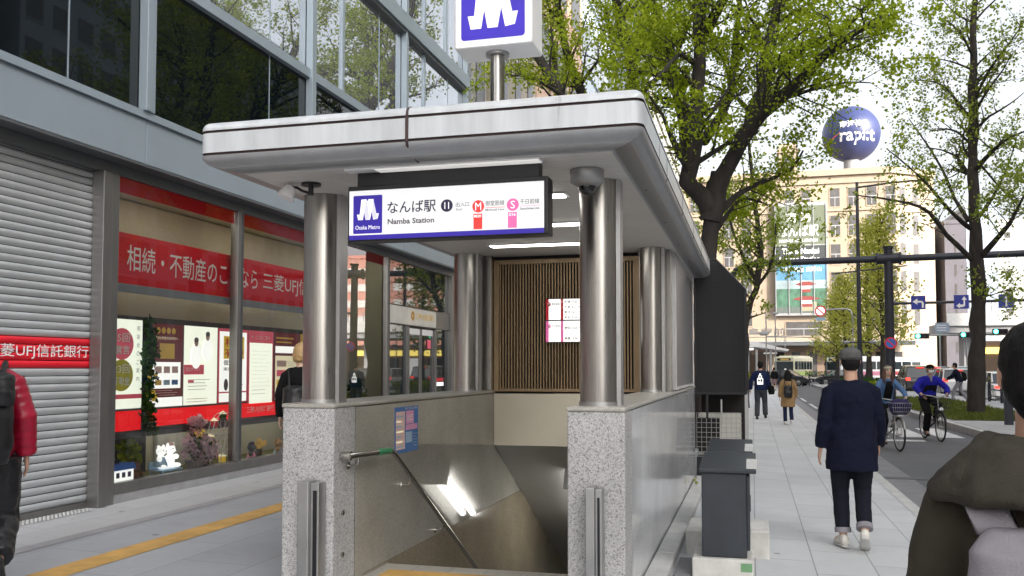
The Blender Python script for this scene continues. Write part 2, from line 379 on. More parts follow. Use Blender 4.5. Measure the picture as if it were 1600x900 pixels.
def text_into(g, body, m, org, ux, uy, w=None, h=.1, bold=0., space=1.0):
    """letters laid in the box (w along ux, h along uy) from its lower left corner org"""
    c = bpy.data.curves.new('t', 'FONT'); c.body = body; c.resolution_u = 2; c.offset = bold; c.space_character = space
    o = bpy.data.objects.new('t', c); COL.objects.link(o)
    dg = bpy.context.evaluated_depsgraph_get()
    me = bpy.data.meshes.new_from_object(o.evaluated_get(dg))
    co = np.array([v.co[:] for v in me.vertices]) if len(me.vertices) else np.zeros((0, 3))
    if len(co):
        lo, hi = co.min(0), co.max(0); sp = np.maximum(hi - lo, 1e-6)
        sy = h / sp[1]; sx = (w / sp[0]) if w else sy
        O, U, V = np.array(org), np.array(Vector(ux).normalized()), np.array(Vector(uy).normalized())
        P = O + np.outer((co[:, 0] - lo[0]) * sx, U) + np.outer((co[:, 1] - lo[1]) * sy, V)
        g.add([tuple(p) for p in P], [tuple(p.vertices) for p in me.polygons], m)
    bpy.data.objects.remove(o); bpy.data.curves.remove(c); bpy.data.meshes.remove(me)
    return g
# ---------------------------------------------------------------- the ground
def gz(x, y=0):
    s = .021 * (1.8 - max(-6.3, min(1.8, x)))
    return s * max(0, min(1, (70 - y) / 25))
def sheet(name, m, xs, ys, dz, hole=None, kind='structure', flat=False):
    vs = []; fs = []; nx = len(xs)
    for y in ys:
        for x in xs: vs.append((x, y, (0 if flat else gz(x, y)) + dz))
    for j in range(len(ys) - 1):
        for i in range(nx - 1):
            if hole and xs[i] >= hole[0] - 1e-6 and xs[i + 1] <= hole[1] + 1e-6 and ys[j] >= hole[2] - 1e-6 and ys[j + 1] <= hole[3] + 1e-6: continue
            fs.append((j * nx + i, j * nx + i + 1, (j + 1) * nx + i + 1, (j + 1) * nx + i))
    o = G().add(vs, fs, m).build(name)
    return tag(o, kind=kind)
HX0, HX1, HY0, HY1 = -2.705, -1.12, 6.40, 12.39
HOLE = (HX0, HX1, HY0, HY1)
sheet('ground', 'ground', [-2500, -60, -12, HX0, HX1, 60, 2500], [-600, -20, HY0, HY1, 90, 400, 3000], -.13, HOLE, flat=True)
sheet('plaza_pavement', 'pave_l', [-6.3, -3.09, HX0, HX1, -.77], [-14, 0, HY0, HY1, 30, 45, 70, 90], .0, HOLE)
sheet('right_pavement', 'pave_r', [-.77, .2, 1.66], [-14, 0, 20, 45, 70, 84], .0)
sheet('building_apron', 'apron', [-6.75, -6.3, -5.62], [-14, 8, 30, 45], .004)
sheet('drain_strip', 'kerb_grey', [-5.62, -5.47], [-14, 8, 30, 45], .004)
sheet('yellow_guide_strip', 'tactile', [-4.88, -4.62], [-14, 8, 30, 45], .004)
sheet('kerb', 'kerb', [1.66, 1.80], [-14, 0, 20, 45, 70, 84], .004)
G().box(1.655, 1.80, -14, 84, -.12, -.006, 'kerb').build('kerb_face')['kind'] = 'structure'
sheet('gutter', 'gutter', [1.80, 2.25], [-14, 0, 20, 45, 84], -.045, flat=True)
sheet('service_road', 'asphalt', [2.25, 5.05], [-14, 0, 20, 45, 84], -.05, flat=True)
sheet('main_road', 'asphalt', [10.4, 40], [-14, 0, 20, 45, 84], -.05, flat=True)
sheet('crossing_road', 'asphalt', [-40, 80], [84, 110, 147], -.05, flat=True)
md = G().box(5.05, 5.25, -14, 84, -.12, .115, 'kerb_grey').box(5.25, 10.2, -14, 84, -.12, .13, 'pave_far').box(10.2, 10.4, -14, 84, -.12, .12, 'kerb')
tag(md.build('median'), kind='structure')
tag(G().box(5.06, 5.24, -14, 84, .116, .122, 'kerb').build('median_kerb_top'), kind='structure')
cw = G()
for k, (x0, x1, y0, y1) in enumerate([(2.5, 3.1, 22.9, 26.3), (3.35, 3.95, 22.9, 26.3), (4.2, 4.75, 22.9, 26.3)]):
    cw.quad((x0, y0, -.046), (x1, y0, -.046), (x1, y1, -.046), (x0, y1, -.046), 'roadpaint')
cw.quad((2.4, 21.6, -.046), (3.7, 21.6, -.046), (3.7, 22.05, -.046), (2.4, 22.05, -.046), 'roadpaint')
for k in range(7):
    y = 30 + k * 8
    cw.quad((2.42, y, -.046), (2.54, y, -.046), (2.54, y + 5, -.046), (2.42, y + 5, -.046), 'roadpaint')
for k in range(9):
    cw.quad((-3 + k * 1.2, 86, -.046), (-2.4 + k * 1.2, 86, -.046), (-2.4 + k * 1.2, 90, -.046), (-3 + k * 1.2, 90, -.046), 'roadpaint')
for xl in (13.6, 16.9, 20.2):
    for k in range(10):
        cw.quad((xl, 10 + k * 8, -.046), (xl + .15, 10 + k * 8, -.046), (xl + .15, 14 + k * 8, -.046), (xl, 14 + k * 8, -.046), 'roadpaint')
tag(cw.build('road_markings'), kind='structure')
# metal joint plate between slabs across the kerb
tag(G().box(1.82, 2.5, 14.2, 14.45, -.044, -.038, 'asphalt').build('road_patch'), kind='structure')

def grass_patch(name, x0, x1, y0, y1, z, n, seed):
    rng = np.random.default_rng(seed)
    tag(G().box(x0, x1, y0, y1, z - .1, z + .02, 'soil').build('planting_bed'), kind='structure')
    P = np.c_[rng.uniform(x0, x1, n), rng.uniform(y0, y1, n), np.full(n, z + .015)]
    h = rng.uniform(.05, .16, n); a = rng.uniform(0, 6.28, n); wv = np.c_[np.cos(a), np.sin(a), np.zeros(n)] * .02
    tip = P + np.c_[rng.normal(0, .04, n), rng.normal(0, .04, n), h]
    V = np.stack([P - wv, P + wv, tip], 1).reshape(-1, 3)
    me = bpy.data.meshes.new(name)
    me.from_pydata(V.tolist(), [], np.arange(3 * n).reshape(-1, 3).tolist()); me.materials.append(M['grass'])
    return tag(link_mesh(name, me), 'short green grass in the median bed', 'grass', kind='stuff')
grass_patch('grass', 5.35, 7.9, 27.2, 34.5, .14, 9000, 3)
grass_patch('grass', 5.4, 8.4, 36.5, 46, .14, 7000, 4)

# ---------------------------------------------------------------- the station entrance
E_ = thing('subway_entrance', 'open granite and steel subway entrance with rounded white canopy over descending stairs', 'subway entrance', (-1.92, 5.5, .08))
YB = 12.40; ZC = 1.34; ZK = 2.79
def granite_wall(x0, x1, inner):
    g = G()
    g.box(x0, x1, 5.49, 5.83, -.1, ZC - .03, 'granite'); g.build('granite_pier', E_, .012, 2)
    # long parapet: core with polished faces
    b = G(); b.box(x0 + .004, x1 - .004, 5.835, YB, -.1, ZC - .035, 'polish' if inner < 0 else 'wallstone')
    b.build('parapet', E_)
    c = G(); c.box(x0 - .006, x1 + .006, 5.482, YB, ZC - .03, ZC, 'cap'); c.build('parapet_cap', E_, .012, 3)
granite_wall(-3.087, -2.705, 1)
granite_wall(-1.12, -.76, -1)
# the stairwell
g = G()
g.box(-2.90, -2.703, 5.835, 12.385, .12, 1.302, 'wallstone'); g.build('stair_wall', E_)
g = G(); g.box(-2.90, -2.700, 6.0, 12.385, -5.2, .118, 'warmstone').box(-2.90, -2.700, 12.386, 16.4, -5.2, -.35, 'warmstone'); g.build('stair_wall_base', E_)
g = G(); g.box(-1.123, -.95, 5.835, 12.385, .12, 1.302, 'wallstone'); g.build('stair_wall', E_)
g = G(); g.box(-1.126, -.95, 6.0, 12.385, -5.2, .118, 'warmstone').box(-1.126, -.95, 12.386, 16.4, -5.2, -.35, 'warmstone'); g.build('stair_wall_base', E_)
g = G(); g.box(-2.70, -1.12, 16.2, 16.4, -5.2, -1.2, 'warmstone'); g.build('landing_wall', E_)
st = G(); z = .10; y = 6.40; th = G()
th.box(-2.70, -1.126, 5.5, 6.40, -.06, .098, 'cap')
th.box(-2.60, -1.20, 5.86, 6.20, -.05, .1025, 'tactile')
for k in range(6): th.box(-2.70 + k * .27, -2.696 + k * .27, 5.85, 6.398, -.05, .1005, 'kerb_grey')
th.build('threshold', E_)
for k in range(27):
    st.box(-2.699, -1.127, y, y + .30, z - .40, z - .165, 'kerb_grey')
    st.box(-2.699, -1.127, y, y + .04, z - .165, z - .161, 'rubber')
    y += .262; z -= .165
st.box(-2.699, -1.127, y, 16.2, z - .40, z - .165, 'kerb_grey')
st.build('stairs', E_)
# sloping ceiling of the stairs and the cream band under the louvre
sl = .5565
def zs(y): return .752 - sl * (y - 9.32)
g = G(); g.prism([(9.32, .752), (15.6, zs(15.6)), (15.6, zs(15.6) + .3), (9.5, 1.0), (9.32, .76)], (-2.698, 0, 0), (0, 1, 0), (0, 0, 1), (1.57, 0, 0), 'stairceil'); g.build('stair_ceiling', E_)
g = G(); g.box(-2.699, -1.127, 9.30, 9.42, .754, 1.305, 'cream'); g.build('cream_band', E_)
# lamp on the sloping ceiling that washes the left wall; a shield stands on its right side
lp = thing('stair_lamp', 'twin tube lamp with side shield on the sloping stair ceiling, plus an added unseen tube below', 'lamp', (-1.85, 10.4, zs(10.4)))
dY = Vector((0, 1, -sl)).normalized(); dN = Vector((0, sl, 1)).normalized()
a0 = Vector((-1.70, 9.85, zs(9.85)))
g = G(); g.prism([(0, -.002), (1.5, -.002), (1.5, -.24), (0, -.24)], a0, dY, dN, (.02, 0, 0), 'stairceil')
g.prism([(-.02, -.002), (0, -.002), (0, -.24), (-.02, -.24)], a0 - Vector((.33, 0, 0)), dY, dN, (.35, 0, 0), 'stairceil'); g.build('shield', lp)
g = G()
for dx in (-.08, -.22):
    g.tube([a0 + Vector((dx, 0, 0)) + dN * -.06 + dY * .04, a0 + Vector((dx, 0, 0)) + dN * -.06 + dY * 1.42], .035, 'tube', 8)
g.build('tube', lp)
g = G(); g.tube([(-1.9, 14.2, zs(14.2) - .12), (-1.9, 15.2, zs(15.2) - .12)], .05, 'tube', 8); g.build('tube', lp)  # unseen extra tube, added farther down to light the lower stair wall
# columns
for (x, y, r) in [(-2.907, 5.72, .138), (-.950, 5.72, .128), (-2.93, 9.05, .132), (-.975, 9.05, .115)]:
    g = G(); g.cyl(x, y, ZC + .0, ZK + .02, r, 'steel', 40); c = g.build('column', E_)
    f = G(); f.box(x + r - .012, x + r + .016, y - .06, y + .06, ZC, ZK - .003, 'steel_matt'); f.build('edge_fin', c)
    f = G(); f.cyl(x, y, ZC, ZC + .025, r + .008, 'steel_matt', 40); f.build('base_ring', c)
# rear housing: steel strips, wing panels, louvre
g = G(); g.box(-2.80, -2.705, 9.22, 9.40, ZC, ZK, 'steel'); g.build('steel_strip', E_)
g = G(); g.box(-1.12, -1.02, 9.22, 9.40, ZC, ZK, 'steel'); g.build('steel_strip', E_)
g = G(); g.box(-.90, -.80, 9.20, 9.42, ZC, ZK, 'steel'); g.build('steel_strip', E_)
g = G(); g.box(-.80, -.772, 9.42, 12.30, ZC + .01, ZK, 'steel_matt'); w_ = g.build('wing_panel', E_)
f = G()
for a, b, c, d in [(9.44, 12.28, ZC + .012, ZC + .04), (9.44, 12.28, ZK - .06, ZK - .03), (9.44, 9.48, ZC + .04, ZK - .06), (12.22, 12.28, ZC + .04, ZK - .06)]:
    f.box(-.772, -.764, a, b, c, d, 'kerb')
f.build('panel_trim', w_)
g = G(); g.box(-3.05, -2.80, 9.42, 12.30, ZC + .01, ZK, 'steel_matt'); g.build('wing_panel', E_)
g = G(); g.box(-3.05, -.80, 12.30, 12.39, ZC, ZK, 'steel_matt'); g.build('back_panel', E_)
lv = G(); lv.box(-2.70, -1.125, 9.36, 9.40, 1.31, ZK, 'slatback')
for k in range(46):
    x = -2.640 + k * .0321
    lv.box(x, x + .0135, 9.315, 9.355, 1.36, 2.70, 'slat')
lv.build('louvre', E_)
lf = G()
lf.box(-2.700, -2.645, 9.30, 9.358, 1.33, 2.745, 'slat'); lf.box(-1.185, -1.125, 9.30, 9.358, 1.33, 2.745, 'slat')
lf.box(-2.645, -1.185, 9.302, 9.357, 1.33, 1.36, 'slat'); lf.box(-2.645, -1.185, 9.302, 9.357, 2.70, 2.745, 'slat')
lf.build('louvre_frame', E_)
# the canopy: profile swept round the four sides
X0, X1, Y0, Y1 = -3.245, -.548, 4.72, 12.45
def sweep(prof, m, rad=.06, seg=6, closed=False):
    """prof: list of (inset, z); rounded rectangle in plan"""
    loops = []
    for ins, z in prof:
        lp = []
        for cx, cy, a0 in [(X1, Y0, -90), (X1, Y1, 0), (X0, Y1, 90), (X0, Y0, 180)]:
            sx = -1 if cx == X1 else 1; sy = 1 if cy == Y0 else -1
            c = Vector((cx + sx * rad, cy + sy * rad, z))
            for k in range(seg + 1):
                a = R(a0 + 90 * k / seg); q = rad - ins
                d = Vector((math.cos(a), math.sin(a), 0))
                if q >= 0: lp.append(c + d * q)
                else: lp.append(c + Vector((math.copysign(1, math.cos(R(a0 + 45))), math.copysign(1, math.sin(R(a0 + 45))), 0)) * q)
        loops.append(lp)
    n = len(loops[0]); vs = [p for l in loops for p in l]; fs = []
    for i in range(len(loops) - 1):
        for k in range(n): fs.append((i * n + k, i * n + (k + 1) % n, (i + 1) * n + (k + 1) % n, (i + 1) * n + k))
    return vs, fs
def arc(c, r, a0, a1, n): return [(c[0] + r[0] * math.cos(R(a0 + (a1 - a0) * k / n)), c[1] + r[1] * math.sin(R(a0 + (a1 - a0) * k / n))) for k in range(n + 1)]
low = [(.205, ZK)] + [(.17 - .17 * math.sin(R(90 * k / 9)), ZK + .002 + .076 * (1 - math.cos(R(90 * k / 9)))) for k in range(10)]
g = G(); g.add(*sweep(low, 'roll'), 'roll', True); g.build('canopy_lower_roll', E_)
g = G(); g.add(*sweep([(0, 2.868), (.014, 2.868), (.014, 2.884), (0, 2.884)], 'groove'), 'groove'); g.build('canopy_groove', E_)
g = G(); g.add(*sweep([(0, 2.884), (0, 3.004)], 'canopy'), 'canopy'); g.build('canopy_band', E_)
g = G(); g.add(*sweep([(0, 3.004), (.014, 3.004), (.014, 3.020), (0, 3.020)], 'groove'), 'groove'); g.build('canopy_groove', E_)
top = [(0, 3.020)] + [(.06 - .06 * math.cos(R(90 * k / 6)), 3.028 + .05 * math.sin(R(90 * k / 6))) for k in range(7)] + [(.35, 3.085)]
vs, fs = sweep(top, 'canopy'); n4 = len(vs) // len(top); fs.append(tuple(range(len(vs) - n4, len(vs))))
g = G(); g.add(vs, fs, 'canopy', True); g.build('canopy_top', E_)
g = G()
for xj in (-1.887,):
    g.box(xj - .009, xj + .009, Y0 - .006, Y0 + .02, 2.868, 3.020, 'groove')
    g.tube([(xj, Y0 + .18, ZK + .002), (xj, Y0 + .10, ZK + .018), (xj, Y0 + .035, ZK + .045), (xj, Y0 + .004, 2.85), (xj, Y0 - .002, 2.870)], .009, 'groove', 6)
    g.tube([(xj, Y0 - .002, 3.018), (xj, Y0 + .012, 3.058), (xj, Y0 + .06, 3.079), (xj, Y0 + .35, 3.088)], .009, 'groove', 6)
for yj in (6.1, 7.5, 8.9, 10.3, 11.7):
    g.build('panel_joint', E_); g = G()
    g.tube([(X1 - .15, yj, ZK + .002), (X1 - .10, yj, ZK + .018), (X1 - .035, yj, ZK + .045), (X1 - .004, yj, 2.85), (X1 + .001, yj, 2.868)], .005, 'groove', 6)
    g.box(X1 - .02, X1 + .002, yj - .003, yj + .003, 2.886, 3.004, 'groove')
g.build('panel_joint', E_)
g = G()
k = 0; yy = Y0 + .205
while yy < Y1 - .3:
    g.box(X0 + .20, X1 - .20, yy, yy + .075, ZK - .002, ZK + .010, 'ceiling'); yy += .0815
g.box(X0 + .19, X1 - .19, Y0 + .19, Y1 - .19, ZK + .012, ZK + .02, 'soffit')
g.build('ceiling', E_)
for i, (x0, x1, yl) in enumerate([(-1.90, -1.25, 6.06), (-2.10, -1.25, 7.30), (-2.48, -1.25, 8.46)]):
    f = thing('ceiling_light', ['short lit ceiling tube seen beside the right front column', 'lit ceiling tube in the middle of the canopy ceiling', 'longest lit ceiling tube just in front of the slatted wall'][i], 'ceiling light', (x0, yl, ZK), 'lit tubes under the canopy')
    G().box(x0 - .03, x1 + .03, yl - .075, yl + .075, ZK - .012, ZK - .003, 'white').build('housing', f, .003)
    G().box(x0, x1, yl - .055, yl + .055, ZK - .018, ZK - .013, 'tube').build('diffuser', f)
f = thing('ceiling_light', 'long pale light panel flush under the front edge of the canopy', 'ceiling light', (-1.8, 5.06, ZK), 'lit tubes under the canopy')
G().box(-2.38, -1.16, 4.932, 5.028, ZK - .016, ZK - .003, 'white').build('housing', f, .003)
G().box(-2.18, -1.17, 4.938, 5.022, ZK - .021, ZK - .017, 'fixture').build('diffuser', f)

# handrail on the left wall
hr = thing('handrail', 'dark steel stair handrail with a green tape band on the left wall', 'handrail', (-2.66, 5.6, .95))
hp = [(-2.64, 5.58, .985), (-2.62, 5.72, .985), (-2.62, 6.25, .965), (-2.62, 6.34, .935), (-2.62, 6.42, .885), (-2.62, 8.48, -.40), (-2.62, 12.5, -2.95)]
G().tube(hp, .021, 'steel_rail', 14).build('rail', hr)
G().tube([(-2.62, 6.02, .9735), (-2.62, 6.25, .965)], .0225, mat('green_tape', (.02, .22, .09), .4), 14).build('tape_band', hr)
G().tube([(-2.70, 5.60, .985), (-2.63, 5.60, .985)], .032, 'steel_rail', 14).build('end_cap', hr)
for (yb, zb) in [(5.70, .985), (6.66, .735), (7.45, .243), (8.32, -.30), (9.3, -.92)]:
    G().tube([(-2.62, yb, zb - .015), (-2.62, yb, zb - .055), (-2.64, yb, zb - .075), (-2.70, yb, zb - .075)], .008, 'steel_rail', 8).tube([(-2.702, yb, zb - .075), (-2.694, yb, zb - .075)], .026, 'steel_rail', 14).build('bracket', hr)
for (yb, zb) in [(5.62, .60), (5.62, .32)]:
    tag(G().tube([(-2.71, yb, zb), (-2.690, yb, zb)], .016, 'steel_rail', 12).build('steel_stud'), 'small steel stud on the inner face of the left pier, %s' % ('upper one' if zb > .5 else 'lower one'), 'stud', 'steel studs on the pier')

# flood-board channel posts before the piers
for (x0, x1, zt, lb) in [(-2.889, -2.751, .838, 'square steel channel post before the left granite pier'), (-.981, -.885, .862, 'square steel channel post before the right granite pier')]:
    p = thing('channel_post', lb, 'post', ((x0 + x1) / 2, 5.42, .08), 'flood-board posts')
    zf = gz(x0)
    G().box(x0, x0 + (x1 - x0) * .58, 5.34, 5.475, zf, zt, 'steel_matt').build('post', p, .006)
    G().box(x0 + (x1 - x0) * .58, x1, 5.37, 5.475, zf, zt - .012, 'steel_matt').build('channel', p, .004)
    G().box(x0 + (x1 - x0) * .72, x1 - .012, 5.366, 5.369, zf + .05, zt - .06, 'black').build('slot', p)

# ---------------------------------------------------------------- hanging station sign
S_ = thing('station_sign', 'lit white station name sign with navy band hanging under the canopy', 'sign', (-1.76, 5.05, 2.5))
SX0, SX1, SZ0, SZ1, SY = -2.385, -1.130, 2.352, 2.690, 5.0
G().box(SX0, SX1, SY + .004, SY + .14, SZ0, SZ1, 'black').build('case', S_, .006)
G().box(SX0 + .05, SX1 - .06, SY + .03, SY + .13, SZ1, ZK - .006, 'black').build('mounting_box', S_, .004)
g = G(); g.box(SX0 + .012, SX1 - .022, SY, SY + .006, SZ0 + .036, SZ1 - .030, 'signlit'); g.build('lit_face', S_)
g = G(); g.box(SX0 + .012, SX1 - .022, SY, SY + .006, SZ0 + .008, SZ0 + .035, 'signblue'); g.build('blue_band', S_)
fx0 = SX0 + .012; fw = SX1 - .022 - fx0; fz0 = SZ0 + .008; fh = SZ1 - .030 - fz0
def sx(u): return fx0 + fw * u
def sz(v): return fz0 + fh * v
UX, UZ = (1, 0, 0), (0, 0, 1); Yt = SY - .0015
MP = [(0, .27), (.13, .27), (.20, 1.0), (.43, 1.0), (.47, .88), (.52, 1.0), (.75, 1.0), (.87, .29), (1.0, .29), (.94, .03), (.75, 0), (.67, .40), (.60, 0), (.40, 0), (.33, .38), (.27, 0), (.06, 0)]
def emblem(g, org, w, h, mw, mg, ux=UX, uz=UZ, nrm=(0, -1, 0)):
    o, ux, uz, nn = Vector(org), Vector(ux), Vector(uz), Vector(nrm)
    g.add([o + ux * (x * w) + uz * (y * h) for x, y in MP], [tuple(range(len(MP)))], mw)
    for poly in ([(.43, .99), (.47, .86), (.60, .02), (.42, .02), (.34, .40)], [(.75, .99), (.94, .04), (.77, .02), (.68, .40)]):
        g.add([o + ux * (x * w) + uz * (y * h) + nn * .001 for x, y in poly], [tuple(range(len(poly)))], mg)
g = G()
rr = .008
def rrect(x0, x1, z0, z1, r, y, m, g):
    ps = []
    for cx, cz, a0 in [(x1 - r, z0 + r, -90), (x1 - r, z1 - r, 0), (x0 + r, z1 - r, 90), (x0 + r, z0 + r, 180)]:
        for k in range(6): a = R(a0 + 18 * k); ps.append((cx + r * math.cos(a), y, cz + r * math.sin(a)))
    g.add(ps, [tuple(range(len(ps)))], m)
rrect(sx(.022), sx(.178), sz(.12), sz(.90), .008, SY - .0008, 'signblue', g)
g.build('logo_panel', S_)
g = G(); emblem(g, (sx(.042), Yt, sz(.40)), fw * .118, fh * .42, 'lit_ink', 'lit_grey')
text_into(g, 'Osaka Metro', 'lit_ink', (sx(.034), Yt, sz(.205)), UX, UZ, fw * .132, fh * .085, .0)
g.build('logo', S_)
g = G()
text_into(g, 'なんば駅', 'navy_ink', (sx(.205), Yt, sz(.50)), UX, UZ, fw * .255, fh * .25, .012)
text_into(g, 'Namba Station', 'grey_ink', (sx(.207), Yt, sz(.285)), UX, UZ, fw * .245, fh * .115, .03)
text_into(g, '出入口', 'ink', (sx(.562), Yt, sz(.575)), UX, UZ, fw * .068, fh * .09)
text_into(g, 'Exit', 'grey_ink', (sx(.565), Yt, sz(.50)), UX, UZ, fw * .03, fh * .05)
g.disc((sx(.516), Yt + .0004, sz(.61)), UX, UZ, fh * .125, 'navy_ink')
text_into(g, '11', 'lit_ink', (sx(.504), Yt - .001, sz(.545)), UX, UZ, fw * .024, fh * .135, .012)
for cu, mm, ch, jp, en, code in [(.676, 'signred', 'M', '御堂筋線', 'Midosuji Line', 'M20'), (.848, 'signpink', 'S', '千日前線', 'Sennichimae Line', 'S16')]:
    g.disc((sx(cu), Yt + .0004, sz(.565)), UX, UZ, fh * .122, mm)
    text_into(g, ch, 'lit_ink', (sx(cu - (.015 if ch == 'M' else .011)), Yt - .001, sz(.49)), UX, UZ, fw * (.030 if ch == 'M' else .022), fh * .15, 0)
    text_into(g, jp, 'ink', (sx(cu + .036), Yt, sz(.565)), UX, UZ, fw * .094, fh * .10)
    text_into(g, en, 'grey_ink', (sx(cu + .036), Yt, sz(.455)), UX, UZ, fw * .094, fh * .05, .02)
    g.box(sx(cu + .034), sx(cu + .134), Yt, Yt + .0006, sz(.525), sz(.533), mm)
    g.box(sx(cu - .024), sx(cu + .020), Yt, Yt + .001, sz(.115), sz(.42), mm)
    text_into(g, code, 'lit_ink', (sx(cu - .019), Yt - .001, sz(.345)), UX, UZ, fw * .034, fh * .055, .02)
g.build('lettering', S_)

# roof sign on its pole
T_ = thing('metro_roof_sign', 'square white illuminated emblem sign on a steel pole above the canopy', 'sign', (-2.47, 8.66, 3.06))
tw0, tw1, tz0, ty = -2.867, -2.056, 4.782, 8.37
G().box(tw0, tw1, ty + .06, ty + .50, tz0 - .0, tz0 + .82, 'white').build('box', T_, .02, 2)
g = G(); rrect(tw0 + .02, tw1 - .02, tz0 + .01, tz0 + .81, .02, ty + .058, 'signlit', g); g.build('lit_face', T_)
g = G(); rrect(tw0 + .075, tw1 - .075, tz0 + .075, tz0 + .745, .035, ty + .056, mat("enamel_blue", (.035, .02, .36), .35, emit=.12, ecol=(.06, .03, .6)), g); g.build('blue_panel', T_)
g = G(); emblem(g, (tw0 + .145, ty + .054, tz0 + .185), .52, .50, 'lit_ink', 'signlit'); g.build('emblem', T_)
g = G(); g.cyl(-2.475, ty + .28, 3.06, tz0, .072, 'steel', 24); g.build('pole', T_)
g = G(); g.cyl(-2.475, ty + .28, tz0 - .03, tz0 + .005, .12, 'steel_matt', 24).build('flange', T_); g = G(); g.cyl(-2.475, ty + .28, 3.06, 3.085, .12, 'steel_matt', 24); g.build('flange', T_)

# cameras under the canopy
D_ = thing('dome_camera', 'round grey dome security camera on the ceiling by the right column', 'security camera', (-.965, 5.36, ZK))
G().tube([(-.965, 5.36, ZK - .003), (-.965, 5.36, ZK - .075)], .105, 'steel_matt', 32).tube([(-.965, 5.36, ZK - .075), (-.965, 5.36, ZK - .105)], [.105, .06], 'steel_matt', 32).build('housing', D_, .006)
G().ell((-.965, 5.36, ZK - .105), (.055, .055, .05), 'black_gloss', 20, 12).build('dome', D_)
C_ = thing('bracket_camera', 'white barrel security camera on a black bracket above the left column', 'security camera', (-2.80, 5.28, ZK))
G().tube([(-2.78, 5.28, ZK - .002), (-2.78, 5.28, ZK - .018)], .065, 'black', 20).tube([(-2.78, 5.28, ZK - .018), (-2.78, 5.28, ZK - .08)], .018, 'black', 10).tube([(-2.78, 5.28, ZK - .07), (-2.84, 5.27, ZK - .05), (-2.87, 5.26, ZK - .03), (-2.91, 5.26, ZK - .022), (-2.93, 5.26, ZK - .05)], .009, 'black', 8).build('bracket', C_)
G().tube([(-2.90, 5.24, ZK - .03), (-2.925, 5.22, ZK - .085), (-2.93, 5.215, ZK - .10)], [.034, .055, .058], 'white', 18).build('body', C_)

# timetable board on the louvre
B_ = thing('timetable_board', 'white timetable board with red and pink line panels on the slatted wall', 'notice board', (-1.78, 9.30, 2.08))
bx0, bx1, bz0, bz1, by = -2.118, -1.44, 1.85, 2.315, 9.265
G().box(bx0, bx1, by, by + .035, bz0, bz1, 'black').build('frame', B_)
g = G(); zmid = (bz0 + bz1) / 2
for (z0, z1, mm, ch, nm, rows) in [(zmid + .006, bz1 - .006, 'red', 'M', '御堂筋線', ['中津  5:23 ～ 0:12', '千里  5:11 ～ 23:58', '新大  5:11 ～ 0:17', '天王  5:10 ～ 23:49']), (bz0 + .006, zmid - .006, 'signpink', 'S', '千日前線', ['野田  5:25 ～ 0:05', '南巽  5:26 ～ 0:04'])]:
    g.box(bx0 + .004, bx1 - .004, by - .004, by - .001, z0, z1, 'paper_w')
    for xa, xb in ((bx0 + .004, bx0 + .034), (bx0 + .165, bx0 + .192)): g.box(xa, xb, by - .006, by - .0045, z0, z1, mm)
    g.disc((bx0 + .036, by - .007, z1 - .055), UX, UZ, .022, mm); text_into(g, ch, 'white_ink', (bx0 + .024, by - .008, z1 - .068), UX, UZ, .024, .026, .02)
    text_into(g, nm, 'ink', (bx0 + .066, by - .006, z1 - .066), UX, UZ, .088, .026)
    n = len(rows)
    for i, rtxt in enumerate(rows):
        zz = z1 - (z1 - z0) * (i + .80) / n
        text_into(g, rtxt, 'ink', (bx0 + .205, by - .006, zz), UX, UZ, .25, .028, .01)
        if i: g.box(bx0 + .195, bx1 - .006, by - .0055, by - .0046, z1 - (z1 - z0) * i / n, z1 - (z1 - z0) * i / n + .0025, mm)
    text_into(g, '1' , 'white_ink', (bx0 + .174, by - .008, z1 - .04), UX, UZ, .008, .022); text_into(g, '2', 'white_ink', (bx0 + .172, by - .008, z1 - .10), UX, UZ, .012, .022)
g.build('print', B_)

# blue poster on the left stair wall (wall faces +X)
UY = (0, 1, 0)
P_ = thing('wall_poster', 'blue poster with pink headings on the left stair wall', 'poster', (-2.70, 6.79, 1.09))
G().box(-2.7025, -2.699, 6.535, 7.035, .905, 1.270, 'skyblue').build('sheet', P_)
g = G(); px_ = -2.6975
def pq(y0, y1, z0, z1, m, d=0): g.quad((px_ + d, y0, z0), (px_ + d, y1, z0), (px_ + d, y1, z1), (px_ + d, y0, z1), m)
pq(6.55, 6.74, .935, 1.235, 'lpink'); pq(6.76, 6.93, 1.13, 1.235, 'pink'); pq(6.76, 7.01, 1.08, 1.125, 'pink'); pq(6.76, 6.90, .98, 1.065, 'lblue')
for k in range(7): pq(6.56, 6.70 - .02 * (k % 3), .95 + k * .04, .962 + k * .04, 'paper_cream' if k % 2 else 'lblue', .001)
for k in range(5): pq(6.92, 7.01 - .02 * (k % 2), .945 + k * .024, .951 + k * .024, 'lblue', .001)
text_into(g, '駅をご利用のお客様へ', 'white_ink', (px_ + .001, 6.74, 1.245), UY, UZ, .28, .018)
text_into(g, 'お出口', 'white_ink', (px_ + .001, 6.78, 1.15), UY, UZ, .13, .06, .01)
g.build('print', P_)
